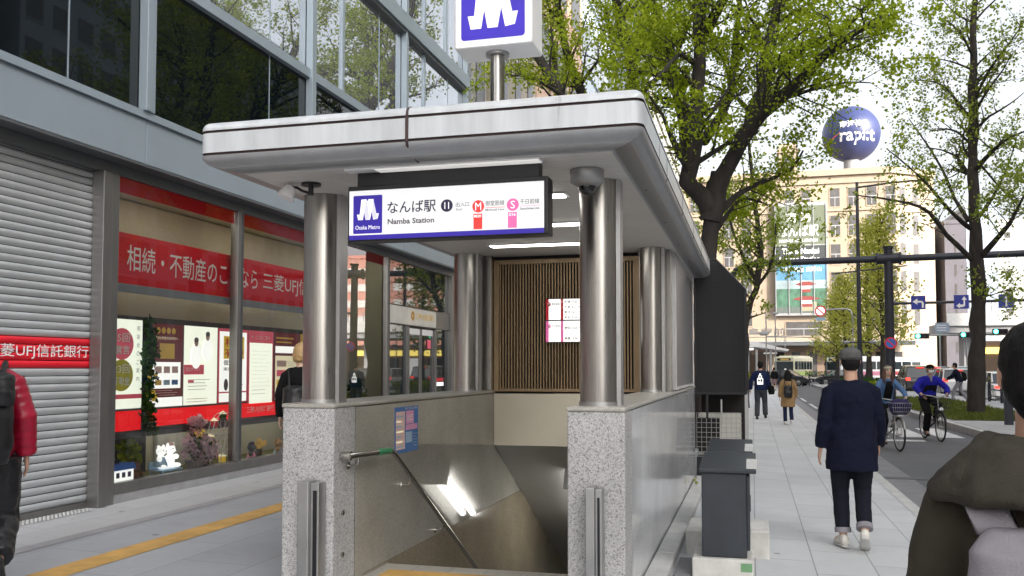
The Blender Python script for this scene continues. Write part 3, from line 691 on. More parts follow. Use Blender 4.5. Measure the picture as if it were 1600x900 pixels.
# ---------------------------------------------------------------- the bank building (front faces +X)
K_ = thing('bank_building', 'bank building with grey metal front, dark reflecting glass and red shop window', 'building', (-6.4, 8, .17))
FX = -6.20; GX = -6.40
posts = [.80, 4.45, 8.10, 11.75, 15.40, 19.05]
for i in range(5):      # fascia panels between joints
    G().box(FX - .12, FX, posts[i] + .006, posts[i + 1] - .006, 3.742, 4.212, 'alu').build('fascia_panel', K_, .006)
G().box(FX - .7, FX - .02, .8, 19.02, 3.752, 4.20, 'alu_dark').build('fascia_core', K_)
G().box(-7.2, FX - .004, .8, 19.03, 3.715, 3.739, 'soffit').build('soffit', K_)
G().box(-6.72, -6.40, .8, 18.9, 3.60, 3.714, 'soffit').build('lintel', K_)
G().box(FX - .05, FX + .035, .8, 19.05, 4.216, 4.25, 'alu').box(FX - .05, FX + .02, .8, 19.05, 4.256, 4.30, 'alu').build('sill_rail', K_)
# upper storeys
def upper(z0, z1, gl, subs, deep=False):
    for i in range(5):
        a, b = posts[i], posts[i + 1]
        if b < 3: continue
        G().quad((FX - .05, a + .09, z0), (FX - .05, b - .09, z0), (FX - .05, b - .09, z1), (FX - .05, a + .09, z1), gl).build('window_pane', K_)
        fr = G()
        for y in subs:
            yy = a + (b - a) * y
            fr.box(FX - .052, FX - .015, yy - .035, yy + .035, z0, z1, 'alu')
        if subs: fr.build('mullion', K_)
        hl = G(); yy = a + (b - a) * .70; hl.box(FX - .049, FX - .043, yy - .008, yy + .008, z0, z1, 'alu'); hl.build('glazing_bar', K_)
upper(4.30, 5.80, 'upglass', [])
G().box(FX - .06, FX + .03, .8, 19.05, 5.80, 5.93, 'alu').build('transom_beam', K_)
upper(5.93, 7.86, 'upglass2', [.30])
G().box(FX - .06, FX + .10, .8, 19.10, 7.86, 8.14, 'alu').box(FX - .06, FX + .06, .8, 19.08, 7.80, 7.858, 'soffit').build('transom_beam', K_)
upper(8.14, 10.6, 'upglass2', [.30, .65])
G().box(FX - .06, FX + .10, .8, 19.10, 10.6, 10.9, 'alu').build('transom_beam', K_)
upper(10.9, 13.6, 'upglass2', [.30, .65])
for y in posts:
    G().box(FX - .045, FX + .062, y - .085, y - .004, 4.302, 13.6, 'alu').box(FX - .045, FX + .04, y + .004, y + .085, 4.302, 13.6, 'alu').build('facade_post', K_, .006)
G().box(-16, FX - .07, .8, 19.0, 4.32, 13.6, 'alu_dark').build('upper_core', K_)
G().box(-16, FX + .1, .8, 19.1, 13.6, 14.2, 'alu').build('parapet', K_)
# ground floor
G().box(GX - .10, GX + .045, 7.665, 7.80, gz(-6.3), 3.60, 'alu_frame').box(GX - .22, GX + .02, 7.805, 7.93, gz(-6.3), 3.60, 'alu_frame').build('pillar', K_, .008)
sh = G(); SXp = -6.52
zz = .24; n = 0
while zz < 3.60:
    red = 1.585 < zz + .03 < 1.875
    m = 'red' if red else 'shutter'
    prof = [(0, 0), (.004, .004), (.016, .022), (.018, .040), (.012, .060), (.0, .066)]
    vs = []; fs = []
    for yv in (.8, 7.80):
        for dx, dz in prof: vs.append((SXp + dx, yv, zz + dz * .072 / .07))
    k = len(prof)
    for j in range(k - 1): fs.append((j, j + k, j + k + 1, j + 1))
    sh.add(vs, fs, m, True)
    zz += .0745; n += 1
sh.box(SXp - .03, SXp - .005, .8, 7.80, .24, 3.62, 'black')
s_o = sh.build('shutter', K_)
G().box(SXp - .02, SXp + .03, .8, 7.80, gz(-6.7) - .005, .238, 'alu_frame').build('bottom_bar', s_o)
g = G(); text_into(g, '三菱UFJ信託銀行', 'white_ink', (SXp + .021, 6.385, 1.665), UY, UZ, 1.27, .14, .003); g.build('lettering', s_o)
# shop front
gzb = gz(-6.3)
G().box(GX - .12, GX + .002, 7.94, 18.9, gzb - .03, gzb + .10, 'kerb_grey').build('plinth', K_)
G().box(GX - .12, GX + .014, 7.94, 15.1, gzb + .102, gzb + .215, 'alu_frame').build('window_sill', K_, .006)
for y in (10.27, 12.72, 15.16): G().box(GX - .10, GX + .012, y - .085, y - .01, .39, 3.60, 'alu_frame').box(GX - .10, GX + .004, y - .007, y + .06, .39, 3.60, 'alu_dark').build('mullion', K_, .004)
for a, b in ((7.94, 10.18), (10.34, 12.63), (12.79, 15.07)):
    G().quad((GX - .03, a, .385), (GX - .03, b, .385), (GX - .03, b, 3.60), (GX - .03, a, 3.60), 'window_bright' if a > 12 else 'window').build('window_pane', K_)
    G().quad((GX - .045, a, 3.44), (GX - .045, b, 3.44), (GX - .045, b, 3.60), (GX - .045, a, 3.60), 'redglow').build('red_band', K_)
# inside
i_ = G(); i_.box(-9.0, -6.5, 7.9, 15.1, .2, .30, 'soil'); i_.build('display_floor', K_)
i_ = G(); i_.box(-7.35, -7.28, 8.95, 15.1, .31, 3.6, 'interior').box(-7.3, -6.5, 7.90, 7.93, .31, 3.6, 'interior').box(-7.36, -6.5, 15.08, 15.12, .31, 3.6, 'interior').box(-7.9, -7.35, 7.94, 8.95, .31, 3.6, 'interior').box(-9.0, -6.45, 7.9, 15.1, 3.62, 3.66, 'interior'); i_.build('display_back_wall', K_)
for a, b in ((8.2, 10.1), (10.5, 12.5), (12.9, 14.9)): G().box(-6.72, -6.52, a, b, 3.595, 3.615, 'shoplight').build('ceiling_light', K_)
G().box(-7.27, -7.2, 8.75, 9.50, .31, 1.0, 'black').box(-7.27, -7.22, 9.75, 10.3, .31, .95, 'concrete').build('low_panel', K_)
# red banner inside the glass
N_ = thing('window_banner', 'long red banner with white Japanese lettering across the shop window', 'banner', (-6.55, 10, 2.7))
G().box(-6.57, -6.55, 8.0, 12.9, 2.495, 3.045, 'red').build('banner_panel', N_)
G().box(-6.565, -6.548, 8.0, 12.9, 2.40, 2.49, 'alu').build('grey_strip', N_)
g = G(); text_into(g, '相続・不動産のことなら', 'white_ink', (-6.5475, 8.27, 2.64), UY, UZ, 2.66, .285, .005)
text_into(g, '三菱UFJ信託銀行', 'white_ink', (-6.5475, 11.07, 2.64), UY, UZ, 2.2, .275, .005); g.build('lettering', N_)
# poster light boxes
BX = -6.70
def board(y0, y1, lb, zt=2.165, frame=True):
    o = thing('poster_lightbox', lb, 'poster board', (BX, (y0 + y1) / 2, 1.5), 'backlit boards in the shop window')
    G().box(BX - .12, BX, y0, y1, .80, zt, 'alu_dark').build('frame', o, .008)
    G().box(BX - .34, BX - .28, y0 + .05, y1 - .05, .80, .815, 'shoplight').build('hidden_fill_light', o)  # unseen glow strip added behind each board to brighten the toys below
    return o
def pan(g, y0, y1, z0, z1, m, d=.004): g.quad((BX + d, y0, z0), (BX + d, y1, z0), (BX + d, y1, z1), (BX + d, y0, z1), m)
def lines(g, y0, y1, z0, z1, n, m, th=.3, d=.006, jit=.3):
    rr_ = random.Random(int(y0 * 100 + z0 * 1000))
    st = (z1 - z0) / n
    for k in range(n):
        pan(g, y0, y0 + (y1 - y0) * (1 - jit * rr_.random()), z1 - st * (k + .7), z1 - st * (k + .7 - th), m, d)
b1 = board(8.17, 8.76, 'narrow backlit poster with red and olive circles on cream paper')
g = G(); pan(g, 8.19, 8.74, 1.13, 2.12, 'paper'); pan(g, 8.19, 8.74, .885, 1.105, 'red_lit')
for zc, mm, ta, tb in ((1.845, 'crimson', '15回', '遺言'), (1.50, 'olive', '23回', '不動産')):
    g.add([(BX + .006, 8.40 + .19 * math.cos(2 * math.pi * k / 36), zc + .175 * math.sin(2 * math.pi * k / 36)) for k in range(36)], [tuple(range(36))], mm)
    text_into(g, ta, 'white_ink', (BX + .008, 8.27, zc + .02), UY, UZ, .26, .10, .02); text_into(g, tb, 'white_ink', (BX + .008, 8.27, zc - .115), UY, UZ, .26, .10, .02)
pan(g, 8.19, 8.74, 1.24, 1.29, 'crimson', .006)
for k, ch in enumerate('相談会のご案内'): text_into(g, ch, 'grey_ink', (BX + .006, 8.645, 2.0 - k * .095), UY, UZ, .05, .055)
g.build('print', b1)
b2 = board(8.83, 12.9, 'wide backlit board of five posters over a red band')
g = G()
pan(g, 8.86, 12.86, .905, 1.10, 'red_lit')
text_into(g, '三菱UFJ信託銀行', 'white_ink', (BX + .008, 10.93, .955), UY, UZ, .72, .095, .01)
g.build('red_band', b2)
g = G()   # maroon poster
pan(g, 8.87, 9.50, 1.235, 2.10, 'maroon'); pan(g, 8.87, 9.50, 1.125, 1.235, 'paper_w')
for k in range(4): g.add([(BX + .008, 9.02 + k * .095 + .038 * math.cos(q * math.pi / 8), 2.02 + .038 * math.sin(q * math.pi / 8)) for q in range(16)], [tuple(range(16))], 'gold')
text_into(g, '大切な財産を次の世代へ', 'paper_cream', (BX + .008, 8.97, 1.915), UY, UZ, .42, .035); pan(g, 9.05, 9.33, 1.69, 1.87, 'gold', .006)
pan(g, 8.92, 9.45, 1.34, 1.65, 'paper_w', .006)
for k in range(3): pan(g, 8.97 + k * .155, 9.09 + k * .155, 1.52, 1.60, 'lpink', .008); pan(g, 8.97 + k * .155, 9.09 + k * .155, 1.38, 1.44, ['gold', 'lblue', 'skyblue'][k], .008)
lines(g, 8.96, 9.42, 1.25, 1.33, 3, 'lpink', .25)
g.build('maroon_poster', b2)
g = G()   # pale poster, older couple as plain shapes
pan(g, 9.515, 10.22, 1.125, 2.10, 'paper'); pan(g, 9.515, 9.93, 1.50, 1.62, 'crimson', .006)
text_into(g, '信託がつなぐ', 'white_ink', (BX + .008, 9.55, 1.54), UY, UZ, .30, .05)
for yc, zc in ((9.76, 1.90), (10.0, 1.98)):
    g.add([(BX + .007, yc + .11 * math.cos(q * math.pi / 10), zc - .18 + .15 * math.sin(q * math.pi / 10)) for q in range(20)], [tuple(range(20))], 'paper_w')
    g.add([(BX + .008, yc + .045 * math.cos(q * math.pi / 8), zc + .055 * math.sin(q * math.pi / 8)) for q in range(16)], [tuple(range(16))], 'lpink')
    g.add([(BX + .009, yc + .048 * math.cos(q * math.pi / 8), zc + .03 + .032 * math.sin(q * math.pi / 8)) for q in range(16)], [tuple(range(16))], 'packgrey')
lines(g, 9.6, 10.1, 1.30, 1.46, 4, 'packgrey', .15); pan(g, 9.60, 9.72, 1.40, 1.43, 'crimson', .007); lines(g, 9.58, 10.15, 1.15, 1.22, 2, 'lpink', .2)
g.build('pale_poster', b2)
g = G()   # poster with big characters
pan(g, 10.235, 10.95, 1.125, 2.10, 'crimson'); pan(g, 10.27, 10.915, 1.27, 2.06, 'paper_w', .005); pan(g, 10.27, 10.915, 1.135, 1.25, 'paper_w', .005)
pan(g, 10.36, 10.85, 1.70, 2.0, 'yellow', .006)
text_into(g, '相続', 'red', (BX + .008, 10.39, 1.86), UY, UZ, .42, .12, .015); text_into(g, '不動産', 'red', (BX + .008, 10.38, 1.715), UY, UZ, .45, .12, .015)
text_into(g, '個別相談', 'ink', (BX + .008, 10.36, 1.615), UY, UZ, .44, .07, .015); text_into(g, '実施中', 'ink', (BX + .008, 10.36, 1.545), UY, UZ, .30, .045, .01)
g.add([(BX + .008, 10.42 + .05 * math.cos(q * math.pi / 8), 1.36 + .08 * math.sin(q * math.pi / 8)) for q in range(16)], [tuple(range(16))], 'packgrey')
lines(g, 10.52, 10.86, 1.30, 1.50, 5, 'lpink', .25)
g.build('consultation_poster', b2)
g = G()   # green-white notice
pan(g, 10.965, 11.62, 1.07, 2.10, 'crimson'); pan(g, 10.99, 11.595, 1.09, 1.93, 'paper', .006)
text_into(g, 'サービスのご案内', 'white_ink', (BX + .008, 11.02, 1.98), UY, UZ, .5, .055)
lines(g, 11.05, 11.56, 1.2, 1.85, 12, 'packgrey', .14); g.build('notice_poster', b2)
g = G()   # right one
pan(g, 11.635, 12.40, 1.07, 2.10, 'maroon'); pan(g, 11.68, 12.35, 1.80, 1.90, 'paper_w', .006); lines(g, 11.70, 12.3, 1.93, 2.05, 2, 'gold', .4)
pan(g, 11.68, 12.35, 1.12, 1.76, 'paper_cream', .006)
for k in range(4): pan(g, 11.72, 12.0, 1.18 + k * .14, 1.27 + k * .14, ['lpink', 'yellow', 'crimson', 'lpink'][k], .008); lines(g, 12.03, 12.32, 1.18 + k * .14, 1.27 + k * .14, 3, 'packgrey', .2, .008)
pan(g, 12.42, 12.84, 1.07, 2.10, 'gold'); lines(g, 12.46, 12.8, 1.2, 2.0, 9, 'maroon', .3)
g.build('maroon_notice', b2)

# leaf cluster helper (true leaves: small kite-shaped faces)
def leaf_mesh(name, P, size, m, parent=None, seed=0, droop=.3):
    rng = np.random.default_rng(seed); n = len(P); P = np.asarray(P)
    a = rng.normal(size=(n, 3)); a[:, 2] -= droop; a /= np.linalg.norm(a, axis=1)[:, None] + 1e-9
    b = np.cross(a, rng.normal(size=(n, 3))); b /= np.linalg.norm(b, axis=1)[:, None] + 1e-9
    s = (size * rng.uniform(.45, 1.4, n))[:, None]
    V = np.stack([P, P + a * s * .75 - b * s * .55, P + a * s, P + a * s * .75 + b * s * .55], 1).reshape(-1, 3) - np.array(base_of(parent))
    me = bpy.data.meshes.new(name); me.vertices.add(4 * n); me.vertices.foreach_set('co', V.ravel().astype(np.float32))
    me.loops.add(4 * n); me.loops.foreach_set('vertex_index', np.arange(4 * n, dtype=np.int32))
    me.polygons.add(n); me.polygons.foreach_set('loop_start', np.arange(0, 4 * n, 4, dtype=np.int32)); me.polygons.foreach_set('loop_total', np.full(n, 4, dtype=np.int32))
    me.update(calc_edges=True); me.materials.append(M[m] if isinstance(m, str) else m)
    return link_mesh(name, me, parent)
def cloud(c, r, n, seed):
    rng = np.random.default_rng(seed); q = rng.normal(size=(n, 3)); q /= np.linalg.norm(q, axis=1)[:, None]
    return np.array(c) + q * np.array(r) * (rng.uniform(.3, 1, n) ** .6)[:, None]

# things standing in the window
zf = .302
o = thing('ivy_garland', 'leafy green ivy garland hanging between the two lit boards', 'garland', (-6.62, 8.79, 1.2))
rng = np.random.default_rng(2); P = np.c_[rng.normal(-6.63, .03, 620), rng.normal(8.795, .032, 620), rng.uniform(.85, 2.12, 620)]
leaf_mesh('leaves', P, .055, 'shrubleaf', o, 5); leaf_mesh('yellow_flowers', cloud((-6.6, 8.79, 1.3), (.05, .05, .3), 14, 3), .04, M['yellow'], o, 6)
G().tube([(-6.64, 8.79, .82), (-6.63, 8.80, 1.5), (-6.64, 8.785, 2.2)], .006, 'bark', 6).build('stem', o)
o = thing('potted_shrub', 'yellow green leafy plant hanging low behind the toy bench', 'plant', (-6.75, 8.62, zf))
leaf_mesh('leaves', np.vstack([cloud((-6.75, 8.62, .62), (.09, .13, .26), 420, 8), cloud((-6.75, 8.66, .50), (.09, .10, .18), 160, 9)]), .055, 'shrubyel', o, 9)
G().tube([(-6.75, 8.62, zf), (-6.75, 8.62, zf + .09)], [.05, .065], 'bark', 14).build('pot', o)
o = thing('toy_house', 'white toy house with blue roof in the corner of the shop window', 'toy house', (-6.56, 8.19, zf))
G().box(-6.66, -6.46, 8.03, 8.33, zf, .50, 'paper_w').build('wall', o, .004)
G().prism([(-.12, 0), (.12, 0), (.09, .06), (-.09, .06)], (-6.56, 8.01, .502), (1, 0, 0), (0, 0, 1), (0, .34, 0), 'signblue2').build('roof', o)
G().box(-6.60, -6.54, 8.1, 8.2, .563, .61, 'black').build('chimney', o)
for yy in (8.08, 8.17, 8.26):
    for z0 in (.33, .42): G().box(-6.462, -6.457, yy - .025, yy + .025, z0, z0 + .055, 'navy_ink').build('window', o)
def plush(y, z, x, s, mcol, lb, dress=None, hat=None):
    o = thing('stuffed_animal', lb, 'stuffed toy', (x, y, z), 'stuffed toys in the shop window')
    g = G(); g.ell((x, y, z + .085 * s), (.05 * s, .055 * s, .085 * s), mcol)
    g.ell((x, y, z + .205 * s), (.055 * s, .06 * s, .055 * s), mcol)
    g.ell((x + .05 * s, y, z + .195 * s), (.025 * s, .025 * s, .02 * s), mcol)
    for d in (-1, 1):
        g.ell((x, y + d * .045 * s, z + .255 * s), (.015 * s, .022 * s, .022 * s), mcol)
        g.ell((x + .06 * s, y + d * .04 * s, z + .03 * s), (.05 * s, .025 * s, .025 * s), mcol)
        g.ell((x + .03 * s, y + d * .065 * s, z + .12 * s), (.035 * s, .02 * s, .03 * s), mcol)
    g.build('body', o)
    e = G()
    for d in (-1, 1): e.ell((x + .052 * s, y + d * .022 * s, z + .215 * s), (.006 * s,) * 3, 'ink', 8, 5)
    e.ell((x + .076 * s, y, z + .20 * s), (.006 * s, .008 * s, .006 * s), 'ink', 8, 5); e.build('face', o)
    if dress: G().tube([(x, y, z + .14 * s), (x, y, z + .03 * s)], [.04 * s, .085 * s], dress, 16).build('dress', o)
    if hat: G().ell((x, y, z + .255 * s), (.04 * s, .045 * s, .03 * s), hat).build('cap', o)
plush(8.95, .42, -6.58, 1.0, 'paper_w', 'white plush bear in a pale top, left one on the little bench', 'lblue')
plush(9.12, .42, -6.58, 1.05, 'paper_w', 'white plush bear in pink, right one on the little bench', None, 'lpink')
plush(8.47, zf, -6.55, .95, mat('brown_plush', (.13, .06, .04), .95), 'brown plush animal sitting beside the toy house')
plush(10.88, zf, -6.58, 1.0, mat('grey_plush', (.10, .10, .12), .95), 'dark grey plush animal in a pink skirt', 'pink', 'navy_ink')
plush(11.62, zf, -6.60, 1.0, mat('tan_plush', (.45, .28, .13), .95), 'tan plush rabbit in a blue dress', 'lblue')
o = thing('toy_bench', 'small pale toy bench under the two plush bears', 'toy bench', (-6.58, 9.03, zf))
g = G(); g.box(-6.66, -6.49, 8.85, 9.24, .395, .415, 'lblue')
g.build('seat', o); g = G(); g.box(-6.675, -6.655, 8.85, 9.24, .42, .50, 'lblue'); g.build('backrest', o)
for yy in (8.87, 9.22):
    for xx in (-6.645, -6.505): G().box(xx - .012, xx + .012, yy - .012, yy + .012, zf, .394, 'lblue').build('leg', o)
for k, yy in enumerate((8.60, 9.04, 9.17, 10.85, 10.98)):
    tag(G().prism([(0, 0), (.05, 0), (.01, .05)], (-6.50, yy - .05, zf), (1, 0, 0), (0, 0, 1), (0, .10, 0), 'paper_w').build('name_card'), ['small white name card beside the brown plush animal', 'left white name card before the toy bench', 'right white name card before the toy bench', 'left white name card before the dark plush animal', 'right white name card before the dark plush animal'][k], 'name card', 'name cards in the window')
o = thing('flower_arrangement', 'big arrangement of pink blossom in a grey basket', 'flowers', (-6.62, 9.70, zf))
P = np.vstack([cloud((-6.62, 9.70, .62), (.12, .20, .2), 260, 21), cloud((-6.60, 9.66, .88), (.07, .08, .14), 110, 22), cloud((-6.58, 9.92, .60), (.08, .12, .13), 110, 23), cloud((-6.58, 9.52, .70), (.06, .09, .09), 80, 24), cloud((-6.56, 9.75, .42), (.07, .12, .08), 90, 25)])
leaf_mesh('blossom', P, .062, 'petal', o, 26); leaf_mesh('foliage', P[::4] + .01, .05, 'shrubleaf', o, 27); leaf_mesh('yellow_flowers', cloud((-6.56, 9.66, .77), (.05, .12, .05), 26, 28), .04, M['yellow'], o, 29)
G().tube([(-6.64, 9.70, zf), (-6.64, 9.70, .45)], [.09, .13], 'packgrey', 18).build('basket', o)
g = G()
for k in range(14): a = k * .45; g.tube([(-6.63, 9.70, .42), (-6.62 + .05 * math.cos(a), 9.70 + .15 * math.sin(a * 1.7), .62 + .02 * k)], .004, 'bark_green', 5)
g.build('stems', o)
o = thing('toy_ferris_wheel', 'toy ferris wheel with colourful little gondolas on green base', 'toy ferris wheel', (-6.62, 10.15, zf))
g = G(); g.box(-6.72, -6.52, 9.90, 10.42, zf, .345, mat('green_felt', (.02, .20, .06), .8)); g.build('base', o)
g = G(); cw_ = Vector((-6.60, 10.22, .74)); ra = .27
for dx in (-.03, .03):
    g.tube([cw_ + Vector((dx, ra * math.cos(R(a)), ra * math.sin(R(a)))) for a in range(0, 361, 15)], .005, 'white', 6, False)
    for a in range(0, 360, 45): g.tube([cw_ + Vector((dx, 0, 0)), cw_ + Vector((dx, ra * math.cos(R(a)), ra * math.sin(R(a))))], .0035, 'white', 5)
g.build('wheel', o)
g = G()
for dx in (-.06, .06):
    for dy in (-.16, .16): g.tube([cw_ + Vector((dx, 0, 0)), (cw_.x + dx, cw_.y + dy, .345)], .006, 'white', 6)
g.build('stand', o)
for a, mc in ((135, 'red'), (90, 'shrubleaf'), (180, 'gold'), (225, 'crimson'), (270, 'yellow'), (0, 'signblue2')):
    c = cw_ + Vector((0, ra * math.cos(R(a)), ra * math.sin(R(a)) - .05))
    gg = G(); gg.tube([c + Vector((0, 0, -.045)), c + Vector((0, 0, .03))], .045, mc, 10).tube([c + Vector((0, 0, .03)), c + Vector((0, 0, .07))], [.055, .006], 'paper_cream', 10); gg.build('gondola', o)
o = thing('dried_posy', 'small posy of yellow flowers beside the dark plush animal', 'flowers', (-6.62, 11.15, zf))
leaf_mesh('blossom', cloud((-6.62, 11.15, .52), (.05, .08, .09), 50, 31), .05, M['gold'], o, 32); G().tube([(-6.62, 11.15, zf), (-6.62, 11.15, .46)], [.03, .04], 'bark', 10).build('vase', o)

# entrance bay: sign plate, door, panes
G().box(GX - .10, GX - .02, 15.22, 18.60, 2.40, 2.76, 'alu_frame').build('door_header', K_)
g = G(); g.box(GX - .018, GX - .006, 15.24, 17.72, 2.415, 2.745, mat('pale_plate', (.62, .61, .57), .35, .2)); pl = g.build('name_plate', K_)
g = G(); text_into(g, '三菱UFJ信託銀行', 'gold', (GX - .004, 16.55, 2.52), UY, UZ, 1.05, .15, .015)
g.add([(GX - .004, 16.38 + .10 * math.cos(q * math.pi / 12), 2.60 + .10 * math.sin(q * math.pi / 12)) for q in range(24)], [tuple(range(24))], 'gold')
g.add([(GX - .0035, 16.38 + .075 * math.cos(q * math.pi / 12), 2.60 + .075 * math.sin(q * math.pi / 12)) for q in range(24)], [tuple(range(24))], 'maroon')
g.add([(GX - .003, 16.38 + .04 * math.cos(q * math.pi / 12), 2.60 + .055 * math.sin(q * math.pi / 12)) for q in range(24)], [tuple(range(24))], 'gold'); g.build('gold_lettering', pl)
for a, b, z0, z1 in ((15.24, 16.16, .28, 2.39), (17.72, 18.6, .28, 2.39), (15.24, 18.6, 2.78, 3.60)):
    G().quad((GX - .05, a, z0), (GX - .05, b, z0), (GX - .05, b, z1), (GX - .05, a, z1), 'doorglass').build('window_pane', K_)
for y in (16.17, 17.71, 18.62): G().box(GX - .10, GX + .0, y - .035, y + .035, .2, 2.39, 'alu_frame').build('door_post', K_)
G().box(GX - .1, GX + .03, 18.62, 18.95, .15, 3.6, 'alu_frame').build('corner_pillar', K_)
for a, b in ((16.21, 16.92), (16.95, 17.67)):
    d = G(); d.quad((GX - .06, a + .05, .30), (GX - .06, b - .05, .30), (GX - .06, b - .05, 2.24), (GX - .06, a + .05, 2.24), 'doorglass'); d = d.build('door', K_)
    f = G(); f.box(GX - .08, GX - .045, a, a + .05, .22, 2.36, 'alu_frame').box(GX - .08, GX - .045, b - .05, b, .22, 2.36, 'alu_frame').box(GX - .08, GX - .045, a + .05, b - .05, 2.24, 2.36, 'white').box(GX - .08, GX - .045, a + .05, b - .05, .22, .30, 'alu_frame'); f.build('door_frame', d)
    G().quad((GX - .055, a + .05, .90), (GX - .055, b - .05, .90), (GX - .055, b - .05, .955), (GX - .055, a + .05, .955), 'red').build('warning_strip', d)
g = G(); g.quad((GX - .045, 15.26, .9), (GX - .045, 16.14, .9), (GX - .045, 16.14, .955), (GX - .045, 15.26, .955), 'red'); g.build('door_sticker', K_); g = G(); g.quad((GX - .045, 17.76, .9), (GX - .045, 18.55, .9), (GX - .045, 18.55, .955), (GX - .045, 17.76, .955), 'red')
g.build('door_sticker', K_); g = G(); g.quad((GX - .044, 17.82, 1.30), (GX - .044, 18.3, 1.30), (GX - .044, 18.3, 1.37), (GX - .044, 17.82, 1.37), 'red').quad((GX - .044, 17.82, 1.2), (GX - .044, 18.3, 1.2), (GX - .044, 18.3, 1.28), (GX - .044, 17.82, 1.28), 'paper_w'); g.build('door_sticker', K_); g = G(); g.quad((GX - .044, 17.30, 1.98), (GX - .044, 17.50, 1.98), (GX - .044, 17.5, 2.16), (GX - .044, 17.3, 2.16), 'crimson'); g.build('door_sticker', K_)
i_ = G(); i_.box(-12, -6.46, 15.14, 18.9, .12, .16, 'interior_dk').box(-12, -11.9, 15.14, 18.9, .2, 3.7, 'interior_dk'); i_.build('lobby', K_)
o = thing('display_stand', 'tall lit blue and yellow advertising stand behind the bright pane', 'display stand', (-6.75, 13.5, zf))
G().box(-6.78, -6.70, 13.0, 13.62, .34, 1.95, 'lblue').build('panel', o); g = G()
for k in range(6): g.quad((-6.697, 13.08, .5 + k * .2), (-6.697, 13.5 - .05 * (k % 3), .5 + k * .2), (-6.697, 13.5 - .05 * (k % 3), .62 + k * .2), (-6.697, 13.08, .62 + k * .2), ['paper_cream', 'yellow', 'lblue', 'yellow', 'paper_w', 'skyblue'][k])
g.build('print', o)
o = thing('potted_shrub', 'bushy dark green pot plant behind the bright window pane', 'plant', (-6.62, 14.3, zf))
leaf_mesh('leaves', np.vstack([cloud((-6.62, 14.3, 1.0), (.16, .26, .42), 900, 41)]), .07, 'shrubleaf', o, 42); G().tube([(-6.62, 14.3, zf), (-6.62, 14.3, .62)], [.12, .16], 'white', 16).build('pot', o)

# raised dotted plate before the shutter
g = G(); g.quad((-6.72, 5.4, gz(-6.3) + .008), (-6.30, 5.4, gz(-6.3) + .008), (-6.30, 7.55, gz(-6.3) + .008), (-6.72, 7.55, gz(-6.3) + .008), 'tactile_grey')
for i in range(9):
    for j in range(43): g.tube([(-6.695 + i * .046, 5.43 + j * .05, gz(-6.3) + .008), (-6.695 + i * .046, 5.43 + j * .05, gz(-6.3) + .014)], [.013, .009], 'kerb', 6)
tag(g.build('tactile_plate'), 'grey studded plate on the ground before the roller shutter', 'tactile paving')

# ---------------------------------------------------------------- black mesh enclosure and air-conditioning unit behind the entrance
mm = bpy.data.materials.new("perforated_black"); mm.use_nodes = True; t = mm.node_tree; b = pr(mm)
b.inputs['Base Color'].default_value = (.026, .026, .03, 1); b.inputs['Roughness'].default_value = .45; b.inputs['Metallic'].default_value = .4
tc = t.nodes.new("ShaderNodeTexCoord"); mp = t.nodes.new("ShaderNodeMapping"); mp.inputs['Rotation'].default_value = (R(90), 0, 0); lk(t, tc.outputs['Object'], mp.inputs[0])
vo = t.nodes.new("ShaderNodeTexVoronoi"); vo.inputs['Scale'].default_value = 36; vo.inputs['Randomness'].default_value = .0; vo.voronoi_dimensions = '2D'
lk(t, mp.outputs[0], vo.inputs['Vector']); gt = t.nodes.new("ShaderNodeMath"); gt.operation = 'GREATER_THAN'; gt.inputs[1].default_value = .40
lk(t, vo.outputs['Distance'], gt.inputs[0]); lk(t, gt.outputs[0], b.inputs['Alpha'])
Q_ = thing('mesh_enclosure', 'tall black perforated metal enclosure with a cut corner behind the subway entrance', 'enclosure', (-.42, 13.2, .06))
poly = [(-.755, 1.235), (-.085, 1.235), (-.085, 2.64), (-.47, 3.055), (-.755, 3.055)]
g = G(); g.add([(x, 12.44, z) for x, z in poly], [tuple(range(5))], mm); g.build('perforated_panel', Q_)
fr = G()
for i in range(5):
    a, b2 = poly[i], poly[(i + 1) % 5]
    fr.tube([(a[0], 12.45, a[1]), (b2[0], 12.45, b2[1])], .016, 'black', 6)
fr.build('panel_frame', Q_)
g = G()
for a, b2 in (((-.085, 1.235), (-.085, 2.64)), ((-.085, 2.64), (-.47, 3.055))): g.quad((a[0], 12.46, a[1]), (a[0], 14.6, a[1]), (b2[0], 14.6, b2[1]), (b2[0], 12.46, b2[1]), 'black')
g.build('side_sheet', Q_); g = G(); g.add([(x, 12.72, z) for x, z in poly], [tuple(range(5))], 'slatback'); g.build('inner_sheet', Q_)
g = G(); g.box(-.11, -.075, 12.45, 12.485, .05, 1.23, 'steel_matt').box(-.11, -.075, 14.5, 14.54, .05, 1.23, 'steel_matt').box(-.62, -.59, 12.47, 12.5, .9, 1.23, 'black').box(-.43, -.41, 12.6, 12.62, .8, 1.15, 'steel_matt'); g.build('leg_post', Q_)
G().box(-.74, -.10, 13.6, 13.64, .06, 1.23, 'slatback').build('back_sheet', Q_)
A_ = thing('air_conditioner', 'cream outdoor air conditioning unit behind a wire guard under the black enclosure', 'air conditioner', (-.47, 12.9, .06))
G().box(-.74, -.17, 12.70, 13.1, .38, .95, mat('aged_cream', (.55, .54, .48), .5)).build('casing', A_, .015)
G().box(-.74, -.45, 12.685, 12.699, .42, .90, 'slatback').build('fan_grille', A_)
G().box(-.76, -.12, 12.62, 13.2, .06, .36, 'black').build('plinth', A_)
g = G()
for k in range(10): g.tube([(-.755 + k * .066, 12.60, .36), (-.755 + k * .066, 12.60, .97)], .004, 'steel_matt', 5)
for k in range(10): g.tube([(-.76, 12.60, .37 + k * .066), (-.15, 12.60, .37 + k * .066)], .004, 'steel_matt', 5)
g.build('wire_guard', A_)

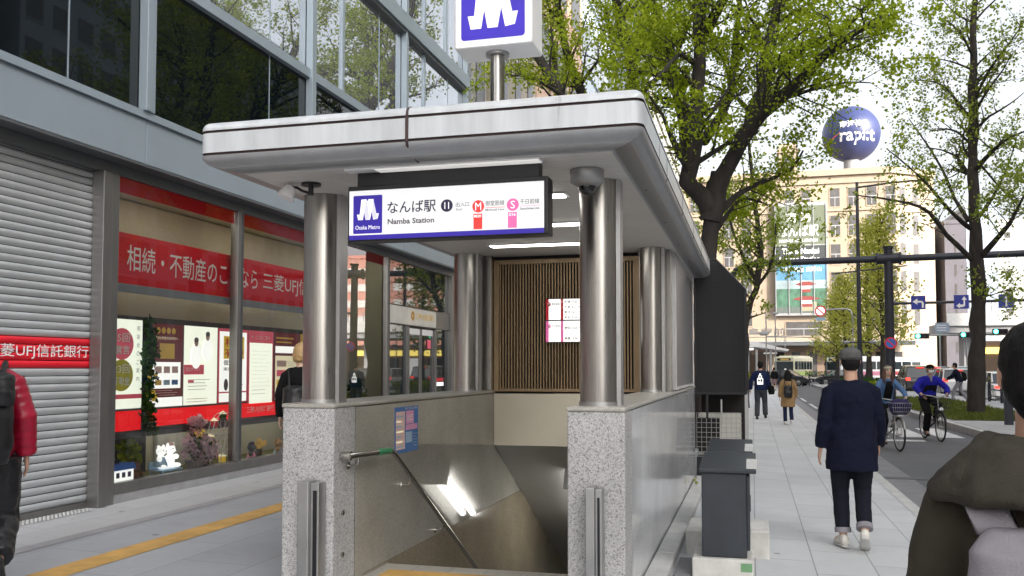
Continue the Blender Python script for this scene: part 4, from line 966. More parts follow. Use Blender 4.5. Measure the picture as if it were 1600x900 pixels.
# ---------------------------------------------------------------- cabinets, blocks and stones along the right wall
def cabinet(x0, x1, y0, y1, zb, zt, lb):
    o = thing('utility_cabinet', lb, 'cabinet', ((x0 + x1) / 2, (y0 + y1) / 2, zb), 'dark cabinets beside the entrance')
    G().box(x0, x1, y0, y1, zb, zt, 'bin').build('body', o, .008)
    G().box(x1 + .001, x1 + .022, y0 + .03, y1 - .03, zb + .05, zt - .02, 'bin').build('door', o, .004)
    G().box(x1 + .023, x1 + .028, y0 + .25, y0 + .29, zb + .30, zb + .42, 'black').build('handle', o)
    l = G(); l.prism([(-.025, 0), (y1 - y0 + .02, 0), (y1 - y0 + .02, .085), (-.025, .030)], (x0 - .015, y0, zt + .001), (0, 1, 0), (0, 0, 1), (x1 - x0 + .085, 0, 0), 'bin'); l = l.build('lid', o, .006)
    G().add([(x1 + .0, y0 - .02, zt + .036), (x1 + .076, y0 - .02, zt + .036), (x1 + .076, y0 + .40, zt + .068), (x1 + .0, y0 + .40, zt + .068), (x1 + .088, y0 - .02, zt - .02), (x1 + .088, y0 + .40, zt + .01)], [(0, 1, 2, 3), (1, 4, 5, 2)], 'kerb').build('grey_plate', l)
cabinet(-.375, -.055, 6.75, 7.45, .205, .815, 'nearer dark grey steel cabinet with sloped lid on a white block')
cabinet(-.40, -.08, 8.35, 9.05, .20, .80, 'farther dark grey steel cabinet half hidden behind the nearer one')
def block(x0, x1, y0, y1, zt, lb, m='blockw'):
    o = G(); o.box(x0, x1, y0, y1, gz(x0) - .03, zt, m); o = o.build('concrete_block', None, .015, 3); return tag(o, lb, 'concrete block', 'blocks under the cabinets')
o = block(-.445, -.01, 6.70, 7.10, .203, 'white concrete block under the front of the nearer cabinet')
G().quad((-.10, 6.697, .12), (-.02, 6.697, .12), (-.02, 6.697, .18), (-.10, 6.697, .18), mat('green_sticker', (.16, .33, .17), .6)).build('sticker', o)
block(-.445, -.03, 7.12, 7.5, .203, 'concrete block under the rear of the nearer cabinet')
block(-.55, -.385, 7.55, 8.2, .25, 'weathered pale block left of the cabinets')
block(-.06, .115, 7.60, 8.2, .26, 'tall pale block on the pavement right of the cabinets')
block(-.42, -.05, 8.3, 9.1, .198, 'concrete block under the farther cabinet')
for k in range(8):
    y = 5.5 + k * .87
    tag(G().box(-.757, -.60, y, y + .862, .0, .125 - .0 * k, 'kerb').build('kerb_stone', None, .012), ['pale ledge stone at the foot of the polished wall', ''][0], 'kerb stone', 'ledge stones along the wall')
for k in range(3):
    y = 5.5 + k * .62
    tag(G().box(-.585, -.455, y, y + .61, .0, .07, 'gutter').build('paving_stone', None, .01), 'grey flat stone between ledge and cabinet block', 'stone', 'flat stones beside the ledge')
o = tag(leaf_mesh('weed', cloud((-.70, 11.4, .17), (.04, .10, .05), 16, 51), .03, 'shrubyel', None, 52, -.8), 'tuft of weeds at the foot of the polished wall', 'weed')
# ---------------------------------------------------------------- measured points
def pt(u, v, Y):
    f, p, yw = 1400., R(2.6), R(15.03)
    x = (u - 800) / f; y = (511.4 - v) / f
    fw = math.cos(p) - math.sin(p) * y; up = math.sin(p) + math.cos(p) * y
    X = -math.sin(yw) * fw + math.cos(yw) * x; Yd = math.cos(yw) * fw + math.sin(yw) * x
    return Vector((X * Y / Yd, Y, 1.58 + up * Y / Yd))

# ---------------------------------------------------------------- trees
class Tree:
    def __init__(s, seed, leaf=.06, dens=1., bark='bark'):
        s.r = random.Random(seed); s.seed = seed; s.g = G(); s.L = []; s.leaf = leaf; s.dens = dens; s.bark = bark
    def limb(s, pts, r0, r1, n=10, sub=0, sublen=1.6, t0=.25, up=.35, leaf=True, lv=2, wob=.0):
        pts = [Vector(p) for p in pts]
        # smooth resample
        P = []
        m = len(pts)
        for i in range(m - 1):
            a = pts[max(i - 1, 0)]; b = pts[i]; c = pts[i + 1]; d = pts[min(i + 2, m - 1)]
            k = max(2, int((c - b).length / .45))
            for q in range(k):
                t = q / k
                P.append(.5 * ((2 * b) + (c - a) * t + (2 * a - 5 * b + 4 * c - d) * t * t + (3 * b - a - 3 * c + d) * t ** 3))
        P.append(pts[-1]); N = len(P)
        rad = [r0 + (r1 - r0) * (i / (N - 1)) ** .9 for i in range(N)]
        for i in range(1, N - 1):
            rad[i] *= 1 + .12 * s.r.uniform(-1, 1)
            P[i] = P[i] + Vector((s.r.uniform(-1, 1), s.r.uniform(-1, 1), s.r.uniform(-.4, .4))) * rad[i] * (.30 if rad[i] < .15 else .14)
        s.g.tube(P, rad, s.bark, n)
        for q in range(sub):
            t = t0 + (1 - t0) * (q + s.r.random()) / sub
            i = min(N - 2, int(t * (N - 1)))
            d = (P[i + 1] - P[max(0, i - 1)]).normalized()
            o = Vector((s.r.gauss(0, 1), s.r.gauss(0, 1), s.r.gauss(0, .5)))
            o = (o - d * o.dot(d)).normalized()
            dr = (d * .55 + o * .9 + Vector((0, 0, up))).normalized()
            s.grow(P[i], dr, sublen * s.r.uniform(.55, 1.25) * (1.1 - .45 * t), max(.012, rad[i] * .38), lv, up)
        if leaf:
            for i in range(int(N * t0), N):
                if rad[i] < .12: s.tuft(P[i], rad[i], 2)
        return P
    def grow(s, p, d, L, r, lv, up):
        k = max(3, int(L / .22)); st = L / k; P = [p]; rad = [r]
        for i in range(k):
            d = (d + Vector((s.r.gauss(0, .17), s.r.gauss(0, .17), s.r.gauss(0, .13) + .03 * up))).normalized()
            p = p + d * st; P.append(p); rad.append(r * (1 - .8 * (i + 1) / k))
            s.tuft(p, .02, 1 if lv else 2)
            if lv and i > 0 and s.r.random() < .62:
                o = Vector((s.r.gauss(0, 1), s.r.gauss(0, 1), s.r.gauss(0, .6))); o = (o - d * o.dot(d)).normalized()
                s.grow(p, (d * .6 + o * .8 + Vector((0, 0, .1))).normalized(), L * s.r.uniform(.3, .55), rad[-1] * .6, lv - 1, up)
        s.g.tube(P, rad, s.bark, 5 if r > .03 else 4)
    def tuft(s, p, r, n):
        for q in range(n):
            c = p + Vector((s.r.gauss(0, .05), s.r.gauss(0, .05), s.r.gauss(0, .05)))
            s.L.append((c, s.dens))
    def done(s, name, label, cat, loc, group, leafm, per=9, spread=.11):
        o = thing(name, label, cat, loc, group)
        s.g.build('trunk', o)
        rng = np.random.default_rng(s.seed); C = np.array([c[0][:] for c in s.L])
        n = int(len(C) * per * s.dens); idx = rng.integers(0, len(C), n)
        P = C[idx] + rng.normal(0, spread, (n, 3))
        leaf_mesh('crown', P, s.leaf, leafm, o, s.seed, .25)
        return o

# big ginkgo behind the entrance
T = Tree(11, .058)
Yb = 17.5
base = pt(1100, 470, Yb); base.z = .05; base.x = -.85
T.limb([base, pt(1104, 430, Yb), pt(1108, 370, Yb), pt(1113, 327, Yb), pt(1120, 268, Yb)], .28, .11, 16, leaf=False)
T.limb([pt(1110, 345, Yb), pt(1120, 290, Yb), pt(1146, 247, Yb - .2), pt(1169, 205, Yb - .4), pt(1193, 177, Yb - .7), pt(1239, 135, Yb - 1.2), pt(1281, 93, Yb - 1.8), pt(1319, 61, Yb - 2.2), pt(1375, 28, Yb - 2.8)], .215, .04, 14, 22, 1.4, .5, .3)
T.limb([pt(1172, 205, Yb - .4), pt(1190, 140, Yb), pt(1199, 79, Yb + .4), pt(1216, 0, Yb + .8), pt(1228, -90, Yb + 1.0)], .15, .05, 12, 22, 1.9, .15)
T.limb([pt(1204, 108, Yb + .2), pt(1253, 79, Yb - .3), pt(1309, 50, Yb - .9), pt(1345, 20, Yb - 1.3), pt(1385, -25, Yb - 1.6)], .08, .025, 10, 16, 1.4, .2)
T.limb([pt(1110, 330, Yb), pt(1095, 303, Yb - .2), pt(1075, 285, Yb - .4), pt(1085, 224, Yb - .6), pt(1090, 140, Yb - .5), pt(1093, 60, Yb - .4), pt(1105, -30, Yb), pt(1120, -120, Yb + .3)], .20, .07, 14, 24, 1.9, .35)
T.limb([pt(1092, 72, Yb - .4), pt(1120, 20, Yb - .8), pt(1150, -30, Yb - 1.4), pt(1180, -90, Yb - 2)], .09, .03, 10, 14, 1.6, .2)
T.limb([pt(1080, 250, Yb), pt(1068, 190, Yb + .5), pt(1053, 126, Yb + 1), pt(1032, 50, Yb + 1.5), pt(1010, -30, Yb + 2)], .17, .06, 12, 22, 1.9, .3)
T.limb([pt(1088, 100, Yb - .5), pt(1060, 85, Yb - 1), pt(1035, 115, Yb - 1.6), pt(1012, 130, Yb - 2)], .06, .02, 8, 8, 1.1, .2)
T.limb([pt(1100, 220, Yb), pt(1140, 150, Yb + 1.2), pt(1150, 60, Yb + 2), pt(1160, -40, Yb + 2.6)], .11, .04, 10, 20, 1.8, .25)
T.limb([pt(1125, 330, Yb), pt(1150, 305, Yb + .4), pt(1190, 285, Yb + .8), pt(1235, 265, Yb + 1), pt(1255, 235, Yb + 1)], .07, .02, 10, 12, 1.2, .3, .2)
T.limb([pt(1108, 380, Yb), pt(1140, 330, Yb + 1.2), pt(1165, 310, Yb + 2), pt(1200, 320, Yb + 2.6)], .06, .02, 8, 12, 1.3, .3, .1)
T.limb([pt(1095, 300, Yb), pt(1060, 240, Yb - 1), pt(1035, 180, Yb - 1.6), pt(1015, 150, Yb - 2)], .06, .02, 8, 10, 1.3, .2, .2)
T.done('ginkgo_tree', 'big old ginkgo with thick dark forked trunk rising behind the black mesh enclosure', 'tree', base, 'street trees', 'leaf', 7, .085)

# tree behind the canopy with upright stems
T = Tree(23, .058)
Yc = 21.5; base = pt(945, 470, Yc); base.z = .08
T.limb([base, pt(946, 300, Yc), pt(955, 200, Yc)], .30, .24, 14, leaf=False)
T.limb([pt(955, 220, Yc), pt(987, 131, Yc), pt(978, 70, Yc), pt(964, 0, Yc), pt(950, -120, Yc)], .20, .07, 12, 20, 1.7, .3)
T.limb([pt(948, 230, Yc), pt(906, 140, Yc - .8), pt(881, 65, Yc - 1.2), pt(872, 10, Yc - 1.5), pt(860, -60, Yc - 1.6)], .16, .05, 12, 18, 1.4, .35)
T.limb([pt(980, 100, Yc), pt(1010, 20, Yc + .6), pt(1030, -40, Yc + 1)], .10, .05, 10, 14, 1.7, .2)
T.limb([pt(906, 135, Yc - .8), pt(935, 95, Yc - 1.3), pt(960, 75, Yc - 1.7), pt(985, 60, Yc - 2)], .05, .02, 8, 10, 1.0, .1)
T.limb([pt(960, 190, Yc), pt(1010, 140, Yc - .6), pt(1045, 100, Yc - .9)], .08, .03, 8, 10, 1.3, .2)
T.done('ginkgo_tree', 'light green ginkgo with upright stems rising just behind the white canopy', 'tree', base, 'street trees', 'leaf', 7, .085)
# darker leaning trunk by the roof sign
T = Tree(29, .058)
Yd_ = 19.0; base = pt(925, 460, Yd_); base.z = .1
T.limb([base, pt(915, 260, Yd_), pt(885, 170, Yd_), pt(870, 138, Yd_), pt(843, 95, Yd_), pt(815, 30, Yd_), pt(800, -60, Yd_)], .24, .07, 12, 16, 1.2, .62)
T.limb([pt(872, 140, Yd_), pt(862, 60, Yd_ + .6), pt(866, 20, Yd_ + .8), pt(875, -30, Yd_ + 1)], .07, .02, 8, 10, 1.0, .3)
T.limb([pt(880, 150, Yd_), pt(830, 120, Yd_ - 1), pt(800, 118, Yd_ - 1.6), pt(770, 112, Yd_ - 2)], .05, .012, 8, 7, .7, .4)
T.done('ginkgo_tree', 'dark leaning ginkgo trunk with sparse leaves beside the roof sign', 'tree', base, 'street trees', 'leaf', 6, .085)

# thin tree farther along the left pavement
T = Tree(37, .10)
Ye = 36; base = pt(1163, 560, Ye); base.z = .03
T.limb([base, pt(1165, 500, Ye), pt(1182, 450, Ye), pt(1188, 405, Ye), pt(1185, 360, Ye), pt(1178, 300, Ye), pt(1170, 220, Ye)], .19, .06, 10, 18, 1.5, .35)
T.limb([pt(1182, 448, Ye), pt(1200, 425, Ye - .5), pt(1210, 390, Ye - 1), pt(1212, 350, Ye - 1.2)], .08, .03, 8, 9, 1.0, .3)
T.limb([pt(1183, 440, Ye), pt(1160, 400, Ye + .5), pt(1145, 360, Ye + 1), pt(1130, 300, Ye + 1)], .08, .03, 8, 12, 1.8, .2)
T.done('ginkgo_tree', 'slim crooked ginkgo farther down the left pavement before the department store', 'tree', base, 'street trees', 'leaf2', 4.5, .13)

# right tree
T = Tree(41, .072)
Yr = 30.0; base = pt(1525, 648, Yr); base.z = .13
T.limb([base, base + Vector((0, 0, .35)), pt(1527, 560, Yr), pt(1528, 480, Yr), pt(1526, 407, Yr)], .26, .20, 14, leaf=False)
T.limb([pt(1526, 410, Yr), pt(1523, 330, Yr), pt(1519, 250, Yr), pt(1519, 180, Yr), pt(1521, 60, Yr), pt(1526, -60, Yr), pt(1528, -160, Yr)], .19, .05, 12, 34, 2.0, .2, .5)
for pts, r in [
    ([(1520, 407, 0), (1480, 367, -1), (1452, 332, -1.8), (1418, 317, -2.6), (1371, 309, -3.2), (1335, 305, -3.6)], .09),
    ([(1516, 357, 0), (1486, 332, -.8), (1458, 298, -1.4), (1425, 265, -2), (1385, 232, -2.6)], .075),
    ([(1513, 345, 0), (1492, 311, .6), (1474, 267, 1.2), (1449, 227, 1.8), (1420, 185, 2.4)], .075),
    ([(1530, 404, 0), (1564, 367, -.8), (1586, 335, -1.3), (1603, 300, -1.8), (1630, 250, -2)], .09),
    ([(1522, 267, 0), (1539, 248, -.6), (1564, 223, -1.4), (1589, 210, -2), (1640, 190, -2.6)], .08),
    ([(1522, 350, 0), (1550, 310, 1), (1575, 260, 1.8), (1590, 210, 2.2)], .07),
    ([(1519, 190, 0), (1490, 150, .8), (1462, 128, 1.4), (1420, 125, 2.0)], .05),
    ([(1520, 160, 0), (1545, 110, -.6), (1575, 70, -1.2), (1610, 20, -1.6)], .06),
    ([(1521, 90, 0), (1500, 50, -.8), (1475, 30, -1.2)], .045),
    ([(1524, 470, 0), (1545, 462, -.3), (1580, 452, -.5)], .02),
    ([(1519, 240, 0), (1560, 290, .5), (1600, 330, .7)], .04)]:
    T.limb([pt(u, v, Yr + d) for u, v, d in pts], r, .015, 8, 15, 1.05, .3, .25)
T.done('ginkgo_tree', 'tall young ginkgo with straight trunk in the median grass at right', 'tree', base, 'street trees', 'leaf2', 3.2, .085)

# pale upright ginkgos behind the overhead mast, seen from their tips to their boles
def cone_tree(u, Y, ztop, wd, seed, label, per=4.5):
    T = Tree(seed, .13); b = pt(u, 600, Y); b.z = .1
    T.limb([b, b + Vector((.05, 0, ztop * .3)), b + Vector((-.08, 0, ztop * .65)), b + Vector((0, 0, ztop))], .22, .03, 9, 4, .8, .6, .3)
    for k in range(30):
        t = .22 + .74 * k / 30; a = k * 2.4 + seed
        z = ztop * t; L = wd * (1.15 - t) * T.r.uniform(.75, 1.15)
        p0 = b + Vector((0, 0, z)); d = Vector((math.cos(a), math.sin(a), .55 + .6 * t))
        T.limb([p0, p0 + d * L * .5 + Vector((0, 0, .05)), p0 + d * L], .05, .012, 5, 5, L * .4, .25, .2, True, 1)
    return T.done('ginkgo_tree', label, 'tree', b, 'street trees', 'leaf3', per * .62, .26)
cone_tree(1380, 52, 10.0, 2.1, 51, 'pale upright ginkgo right behind the grey mast of the gantry')
cone_tree(1358, 62, 11.2, 2.2, 52, 'pale conical ginkgo just left of the gantry mast', 4)
cone_tree(1322, 72, 8.4, 2.7, 53, 'bright pale ginkgo behind the round no parking sign', 4)
cone_tree(1308, 84, 8.2, 2.4, 54, 'small pale ginkgo farthest down the median', 4)
# trees of the row beside and behind the viewer, seen in the bank's windows
def round_tree(x, y, seed, label):
    T = Tree(seed, .11); b = Vector((x, y, .05))
    T.limb([b, b + Vector((.1, 0, 2.5)), b + Vector((-.1, .1, 4.6))], .34, .26, 10, leaf=False)
    for k in range(9):
        a = k * 2.4 + seed; h = T.r.uniform(4.0, 7.5); rr_ = T.r.uniform(1.6, 3.0)
        T.limb([b + Vector((0, 0, 3.6 + .1 * k)), b + Vector((rr_ * .4 * math.cos(a), rr_ * .4 * math.sin(a), h * .5 + 2.6)), b + Vector((rr_ * math.cos(a), rr_ * math.sin(a), h + 2.2))], .14, .03, 7, 11, 1.5, .3)
    return T.done('ginkgo_tree', label, 'tree', b, 'street trees', 'leaf', 5, .18)
round_tree(8.2, 9.5, 61, 'full ginkgo in the median, showing in the dark bank windows')
round_tree(9.0, 17.0, 62, 'second ginkgo in the median, showing in the bright bank pane')
# low hedges and shrubs
def hedge(x0, x1, y0, y1, z0, z1, n, m, label, seed):
    rng = np.random.default_rng(seed); P = np.c_[rng.uniform(x0, x1, n), rng.uniform(y0, y1, n), z0 + (z1 - z0) * rng.uniform(0, 1, n) ** .7]
    o = thing('hedge', label, 'hedge', ((x0 + x1) / 2, (y0 + y1) / 2, z0), 'hedges along the median')
    leaf_mesh('leaves', P, .10, m, o, seed)
    g = G()
    for k in range(12): x, y = rng.uniform(x0, x1), rng.uniform(y0, y1); g.tube([(x, y, z0), (x + .03, y, z0 + (z1 - z0) * .8)], .01, 'bark', 5)
    g.build('stems', o); return o
hedge(5.5, 6.6, 46.5, 52, .12, .85, 2600, 'shrubyel', 'yellow green hedge beside the dark street lamp pole', 71)
hedge(5.4, 7.2, 56, 62, .12, .95, 2200, 'shrubleaf', 'dark green hedge farther down the median', 72)
hedge(4.0, 13, 116, 117.5, .0, 1.2, 3000, 'shrubleaf', 'long clipped hedge in the bus terminal', 73)
hedge(-.9, -.2, 58, 62, .0, 1.3, 900, 'shrubyel', 'small yellow green bush at the far end of the left pavement', 74)

# ---------------------------------------------------------------- the department store over the terminal
D = thing('department_store', 'cream stone department store with rows of windows at the end of the street', 'building', (8, 160, 0))
YN = 155.0
wins = G()
zrows = [(28.1, 31.1), (23.3, 26.6), (18.6, 21.85), (14.0, 17.3), (8.6, 12.6)]
xw = [12.6 + k * 2.83 + (.0) for k in range(4)]
G().box(-40, 21.6, YN + .02, YN + 40, 0, 33.2, 'beige').build('wall', D)
G().box(-40, 21.7, YN - .5, YN + 40, 33.2, 34.2, 'beige').box(-40, 21.66, YN - .25, YN + 40, 31.9, 32.3, 'beige').box(-40, 21.66, YN - .2, YN, 27.3, 27.75, 'beige').build('cornice', D)
# angled corner bay towards the right
cb = G(); cx0, cy0, cx1, cy1 = 21.6, YN, 29.3, YN + 5.5
cb.add([(cx0, cy0, 0), (cx1, cy1, 0), (cx1 + 3, cy1 + 30, 0), (cx0, cy1 + 30, 0), (cx0, cy0, 33.2), (cx1, cy1, 33.2), (cx1 + 3, cy1 + 30, 33.2), (cx0, cy1 + 30, 33.2)], [(0, 1, 5, 4), (1, 2, 6, 5), (2, 3, 7, 6), (4, 5, 6, 7)], 'beige'); cb.build('corner_wall', D)
du = Vector((cx1 - cx0, cy1 - cy0, 0)); duL = du.length; du.normalize(); dn = Vector((du.y, -du.x, 0))
cb = G(); cb.add([Vector((cx0, cy0, z)) + dn * o_ + du * t_ for z in (33.2, 34.2) for o_, t_ in ((.5, 0), (.5, duL), (-.2, duL), (-.2, 0))], [(0, 1, 5, 4), (4, 5, 6, 7), (0, 3, 2, 1), (1, 2, 6, 5)], 'beige'); cb.build('corner_cornice', D)
def fwin(x0, x1, z0, z1, y=YN):
    f = G(); f.box(x0 - .12, x1 + .12, y - .06, y + .018, z0 - .2, z1 + .12, 'beige'); f = f.build('window', D)
    q = G(); q.box(x0, x1, y - .07, y - .062, z0, z1, 'farglass').box(x0, x1, y - .085, y - .071, (z0 + z1) / 2 - .08, (z0 + z1) / 2 + .08, 'kerb_grey').box((x0 + x1) / 2 - .06, (x0 + x1) / 2 + .06, y - .085, y - .071, z0, (z0 + z1) / 2 - .08, 'kerb_grey'); q.build('pane', f)
for z0, z1 in zrows:
    for x in xw: fwin(x, x + 1.5, z0, z1)
    for x in (-1.5, -4.4, -7.2, -10): fwin(x, x + 1.5, z0, z1)
    if z0 > 27:
        for x in (5.5, 8.1): fwin(x, x + 1.4, z0, z1)
    for t in (2.2, 4.9):
        a = Vector((cx0, cy0, 0)) + du * t + dn * .02
        q = G(); q.add([a + Vector((0, 0, z0)), a + du * 1.15 + Vector((0, 0, z0)), a + du * 1.15 + Vector((0, 0, z1)), a + Vector((0, 0, z1))], [(0, 1, 2, 3)], 'farglass'); q.build('corner_window', D)
fwin(5.4, 11.0, 6.9, 9.2)
# glass bay with station lettering
G().box(3.7, 12.0, YN - .9, YN + .01, 10.2, 28.9, 'kerb_grey').build('glass_bay', D)
gb = G(); pal_g = mat("olive_screen", (.13, .15, .10), .3, var=.06)
yb = YN - .91
def bq(x0, x1, z0, z1, m, d=0, g=None): (g or gb).quad((x0, yb - d, z0), (x1, yb - d, z0), (x1, yb - d, z1), (x0, yb - d, z1), m)
bq(3.9, 11.85, 21.9, 28.3, pal_g); bq(3.9, 11.85, 18.7, 21.7, mat("grey_screen", (.05, .055, .055), .4)); gb.build('screen', D)
g = G()
text_into(g, '南 海', 'lit_ink', (5.6, yb - .05, 25.6), UX, UZ, 3.9, 1.6, .0); text_into(g, 'なんば駅', 'lit_ink', (4.45, yb - .05, 23.2), UX, UZ, 6.2, 1.9, .005)
text_into(g, 'NANKAI NAMBA STATION', 'lit_ink', (4.5, yb - .05, 22.3), UX, UZ, 6.0, .5, .01); g.build('lettering', D); g = G()
text_into(g, 'This is Nankai', 'lit_ink', (4.9, yb - .05, 20.35), UX, UZ, 5.8, .95, .025); text_into(g, 'Namba Station.', 'lit_ink', (4.5, yb - .05, 19.0), UX, UZ, 6.6, .95, .025); g.build('lettering', D)
g = G(); s1 = mat("picture_sky", (.09, .23, .36), .4, var=.25, vs=.25); s2 = mat("picture_trees", (.055, .13, .085), .5, var=.5, vs=.9); s3 = mat("picture_haze", (.26, .33, .35), .4, var=.3, vs=.3)
bq(3.9, 11.85, 16.0, 18.5, s1, 0, g); bq(3.9, 11.85, 14.6, 16.0, s3, 0, g); bq(3.9, 11.85, 10.6, 14.6, s2, 0, g)
bq(3.9, 11.85, 10.6, 11.6, mat("picture_roof", (.10, .12, .11), .5), .01, g); bq(7.9, 10.2, 10.9, 12.4, mat("picture_sand", (.28, .26, .18), .5), .02, g)
pr_ = mat('picture_red', (.22, .045, .04), .5)
for zc, wv in ((15.0, 2.0), (12.6, 2.6)):
    g.add([(8.6 + x * wv, yb - .03, zc + z) for x, z in ((-.85, .3), (-.3, .75), (.3, .75), (.85, .3), (.45, .1), (-.45, .1))], [tuple(range(6))], pr_)
    bq(8.6 - .32 * wv, 8.6 + .32 * wv, zc - .55, zc + .08, 'kerb', .025, g); bq(8.6 - .36 * wv, 8.6 + .36 * wv, zc - 1.0, zc - .5, pr_, .03, g)
text_into(g, '世界遺産 高野山', 'lit_ink', (5.0, yb - .04, 17.4), UX, UZ, 6, .8)
g.build('picture_panel', D)
g = G()
for x in (3.85, 5.9, 7.85, 9.85, 11.85): g.box(x - .06, x + .06, yb - .12, yb - .05, 10.4, 28.6, 'kerb_grey')
g.build('glazing_bar', D)
G().box(-40, 24.5, YN - 4.2, YN, 5.2, 5.75, 'soffit').box(-40, 24.6, YN - 4.3, YN, 5.752, 5.95, 'kerb_grey').build('awning', D)
G().box(-40, 21.5, YN - .03, YN + .015, 0, 5.1, 'beige_dk').build('ground_floor_wall', D)
for k in range(14): G().box(-12 + k * 2.6, -10.6 + k * 2.6, YN - .08, YN - .031, .1, 4.2, 'farglass' if k % 3 else 'slatback').build('shop_opening', D)
g = G(); g.box(4.8, 7.8, YN + 6, YN + 9, 34.2, 40.5, 'beige').box(4.5, 8.1, YN + 5.7, YN + 9.3, 38.9, 39.5, 'beige').box(5.4, 7.2, YN + 5.9, YN + 5.98, 35.6, 38.3, 'farglass'); g.build('roof_tower', D)
# roof ball
W_ = thing('ball_sign', 'huge blue ball advertising sign with white lettering on the store roof', 'sign', (17.2, 162, 34.2))
G().ell((16.75, 162, 41.6), (4.75, 4.75, 4.75), mat("ball_blue", (.036, .048, .14), .4, var=.12, vs=.4), 40, 24).build('ball', W_)
g = G(); g.cyl(16.75, 162, 34.2, 37.4, 1.3, 'kerb_grey', 20); g.build('stand', W_)
tg = G(); text_into(tg, '南海特急', 'white_ink', (-2.2, 0, .15), UX, UZ, 4.6, 1.2, .02); text_into(tg, 'rapi:t', 'white_ink', (-2.2, 0, -2.7), UX, UZ, 5.6, 2.6, .02)
rb = 4.79; nv = []
for x, _, z in tg.v:
    q = math.sqrt(max(.01, rb * rb - x * x - z * z)); nv.append((16.75 + x, 162 - q, 41.6 + z))
tg.v = nv; tg.build('lettering', W_)
sw = G(); P_s = []
for k in range(25):
    x = -4.2 + 2.0 * k / 24; z = -1.9 + 1.3 * (k / 24)
    P_s.append((16.75 + x, 162 - math.sqrt(max(.01, (rb + .0) ** 2 - x * x - z * z)), 41.6 + z))
sw.tube(P_s, .09, 'crimson', 6); sw.build('swoosh', W_)

# ---------------------------------------------------------------- other buildings
def block_b(name, label, x0, x1, y0, y1, h, m, faces, fl=3.4, bay=2.4, wm='farglass', ww=.62, wh=.55, strip=False):
    o = thing(name, label, 'building', ((x0 + x1) / 2, (y0 + y1) / 2, 0), None)
    G().box(x0, x1, y0, y1, 0, h, m).build('wall', o)
    G().box(x0 - .15, x1 + .15, y0 - .15, y1 + .15, h, h + .7, m).build('parapet', o)
    cnt = 0; rest = G()
    for f in faces:
        n = int(h / fl); L = (y1 - y0) if f in ('E', 'W') else (x1 - x0); nb = max(1, int(L / bay)); me = None
        for i in range(1, n):
            z0 = i * fl + .9; hh = fl * wh
            for k in range(nb):
                a = (k + .5 - ww / 2) * L / nb; wdt = ww * L / nb
                if strip: a, wdt = k * L / nb + .03, L / nb - .06
                def win(g, ox, oy, oz):
                    if f == 'E': g.box(ox - .02, ox + .03, oy, oy + wdt, oz, oz + hh, wm).box(ox - .02, ox + .08, oy, oy + wdt, oz - .14, oz - .01, m)
                    elif f == 'W': g.box(ox - .03, ox + .02, oy, oy + wdt, oz, oz + hh, wm).box(ox - .08, ox + .02, oy, oy + wdt, oz - .14, oz - .01, m)
                    else: g.box(ox, ox + wdt, oy - .03, oy + .02, oz, oz + hh, wm).box(ox, ox + wdt, oy - .08, oy + .02, oz - .14, oz - .01, m)
                P0 = (x1, y0 + a, z0) if f == 'E' else (x0, y0 + a, z0) if f == 'W' else (x0 + a, y0, z0)
                if cnt < 96:
                    if me is None: q = G(); win(q, 0, 0, 0); me = q.mesh('window')
                    wo = link_mesh('window', me, o); wo.location = Vector(P0) - o.location; cnt += 1
                else: win(rest, *P0)
    if rest.v: rest.build('windows', o)['kind'] = 'stuff'
    return o
m_pale = mat("pale_tile", (.48, .465, .43), .6, vs=.6); m_peach = mat("peach_tile", (.60, .42, .31), .6, vs=.6); m_slate = mat("slate_panel", (.17, .20, .24), .4, .3, vs=.6)
m_bluep = mat("blue_white_panel", (.50, .58, .66), .3, .2, vs=.6); m_brick = mat("pink_brick", (.42, .20, .16), .8, vs=.6); m_bluegrey = mat("blue_grey_wall", (.30, .35, .41), .6, vs=.5); m_dk = mat("dark_wall", (.10, .095, .115), .6, vs=.5)
block_b('narrow_building', 'narrow white building directly behind the bank corner', -14, -6.6, 19.7, 22.0, 22, m_pale, 'ES', bay=1.1)
block_b('office_building', 'ochre grey building with vertical ribs beside the roof sign pole', -15, -6.4, 22.3, 26.6, 17, mat("ochre_tile", (.40, .36, .29), .6), 'ES', bay=1.2, ww=.4, wh=.75)
block_b('office_building', 'peach tiled building behind the leaning ginkgo', -16, -6.5, 27.2, 35.0, 34, m_peach, 'ES', bay=2.6)
block_b('office_building', 'pale blue glass building behind the upright ginkgo stems', -18, -6.8, 35.6, 46, 40, m_bluep, 'ES', strip=True, wm=M['upglass2'], bay=2.0)
block_b('office_building', 'slate grey ribbed building behind the upright ginkgo', -18, -6.3, 46.5, 58, 30, m_slate, 'ES', bay=1.6, ww=.5, wh=.8)
block_b('office_building', 'pale low building farther down the left side', -20, -7.0, 59, 92, 21, m_pale, 'ES', bay=3)
block_b('office_building', 'dark narrow tower right of the department store', 33.0, 36.4, 172, 190, 27, m_dk, 'S', bay=1.7, ww=.1)
block_b('office_building', 'blue grey windowless building behind the right tree', 36.9, 42.0, 174, 196, 30, m_bluegrey, 'S', bay=2.6, ww=.06, wh=.1)
block_b('office_building', 'white building with small square windows right of the right tree', 42.4, 49.0, 176, 200, 27.5, mat("white_tile", (.42, .42, .42), .6, vs=.6), 'S', bay=2.6, ww=.3, wh=.3)
block_b('office_building', 'pinkish brick building with white windows at the right edge', 49.5, 72, 176, 200, 25, m_brick, 'S', bay=2.8, wm=M['kerb'], ww=.7, wh=.45)
block_b('office_building', 'pale office block across the main road, reflected in the bank glass', 40, 60, -60, 8, 40, m_pale, 'W', bay=2.6)
block_b('office_building', 'brick office block across the main road, reflected in the bank glass', 40, 60, 10, 52, 36, m_brick, 'W', bay=2.6)
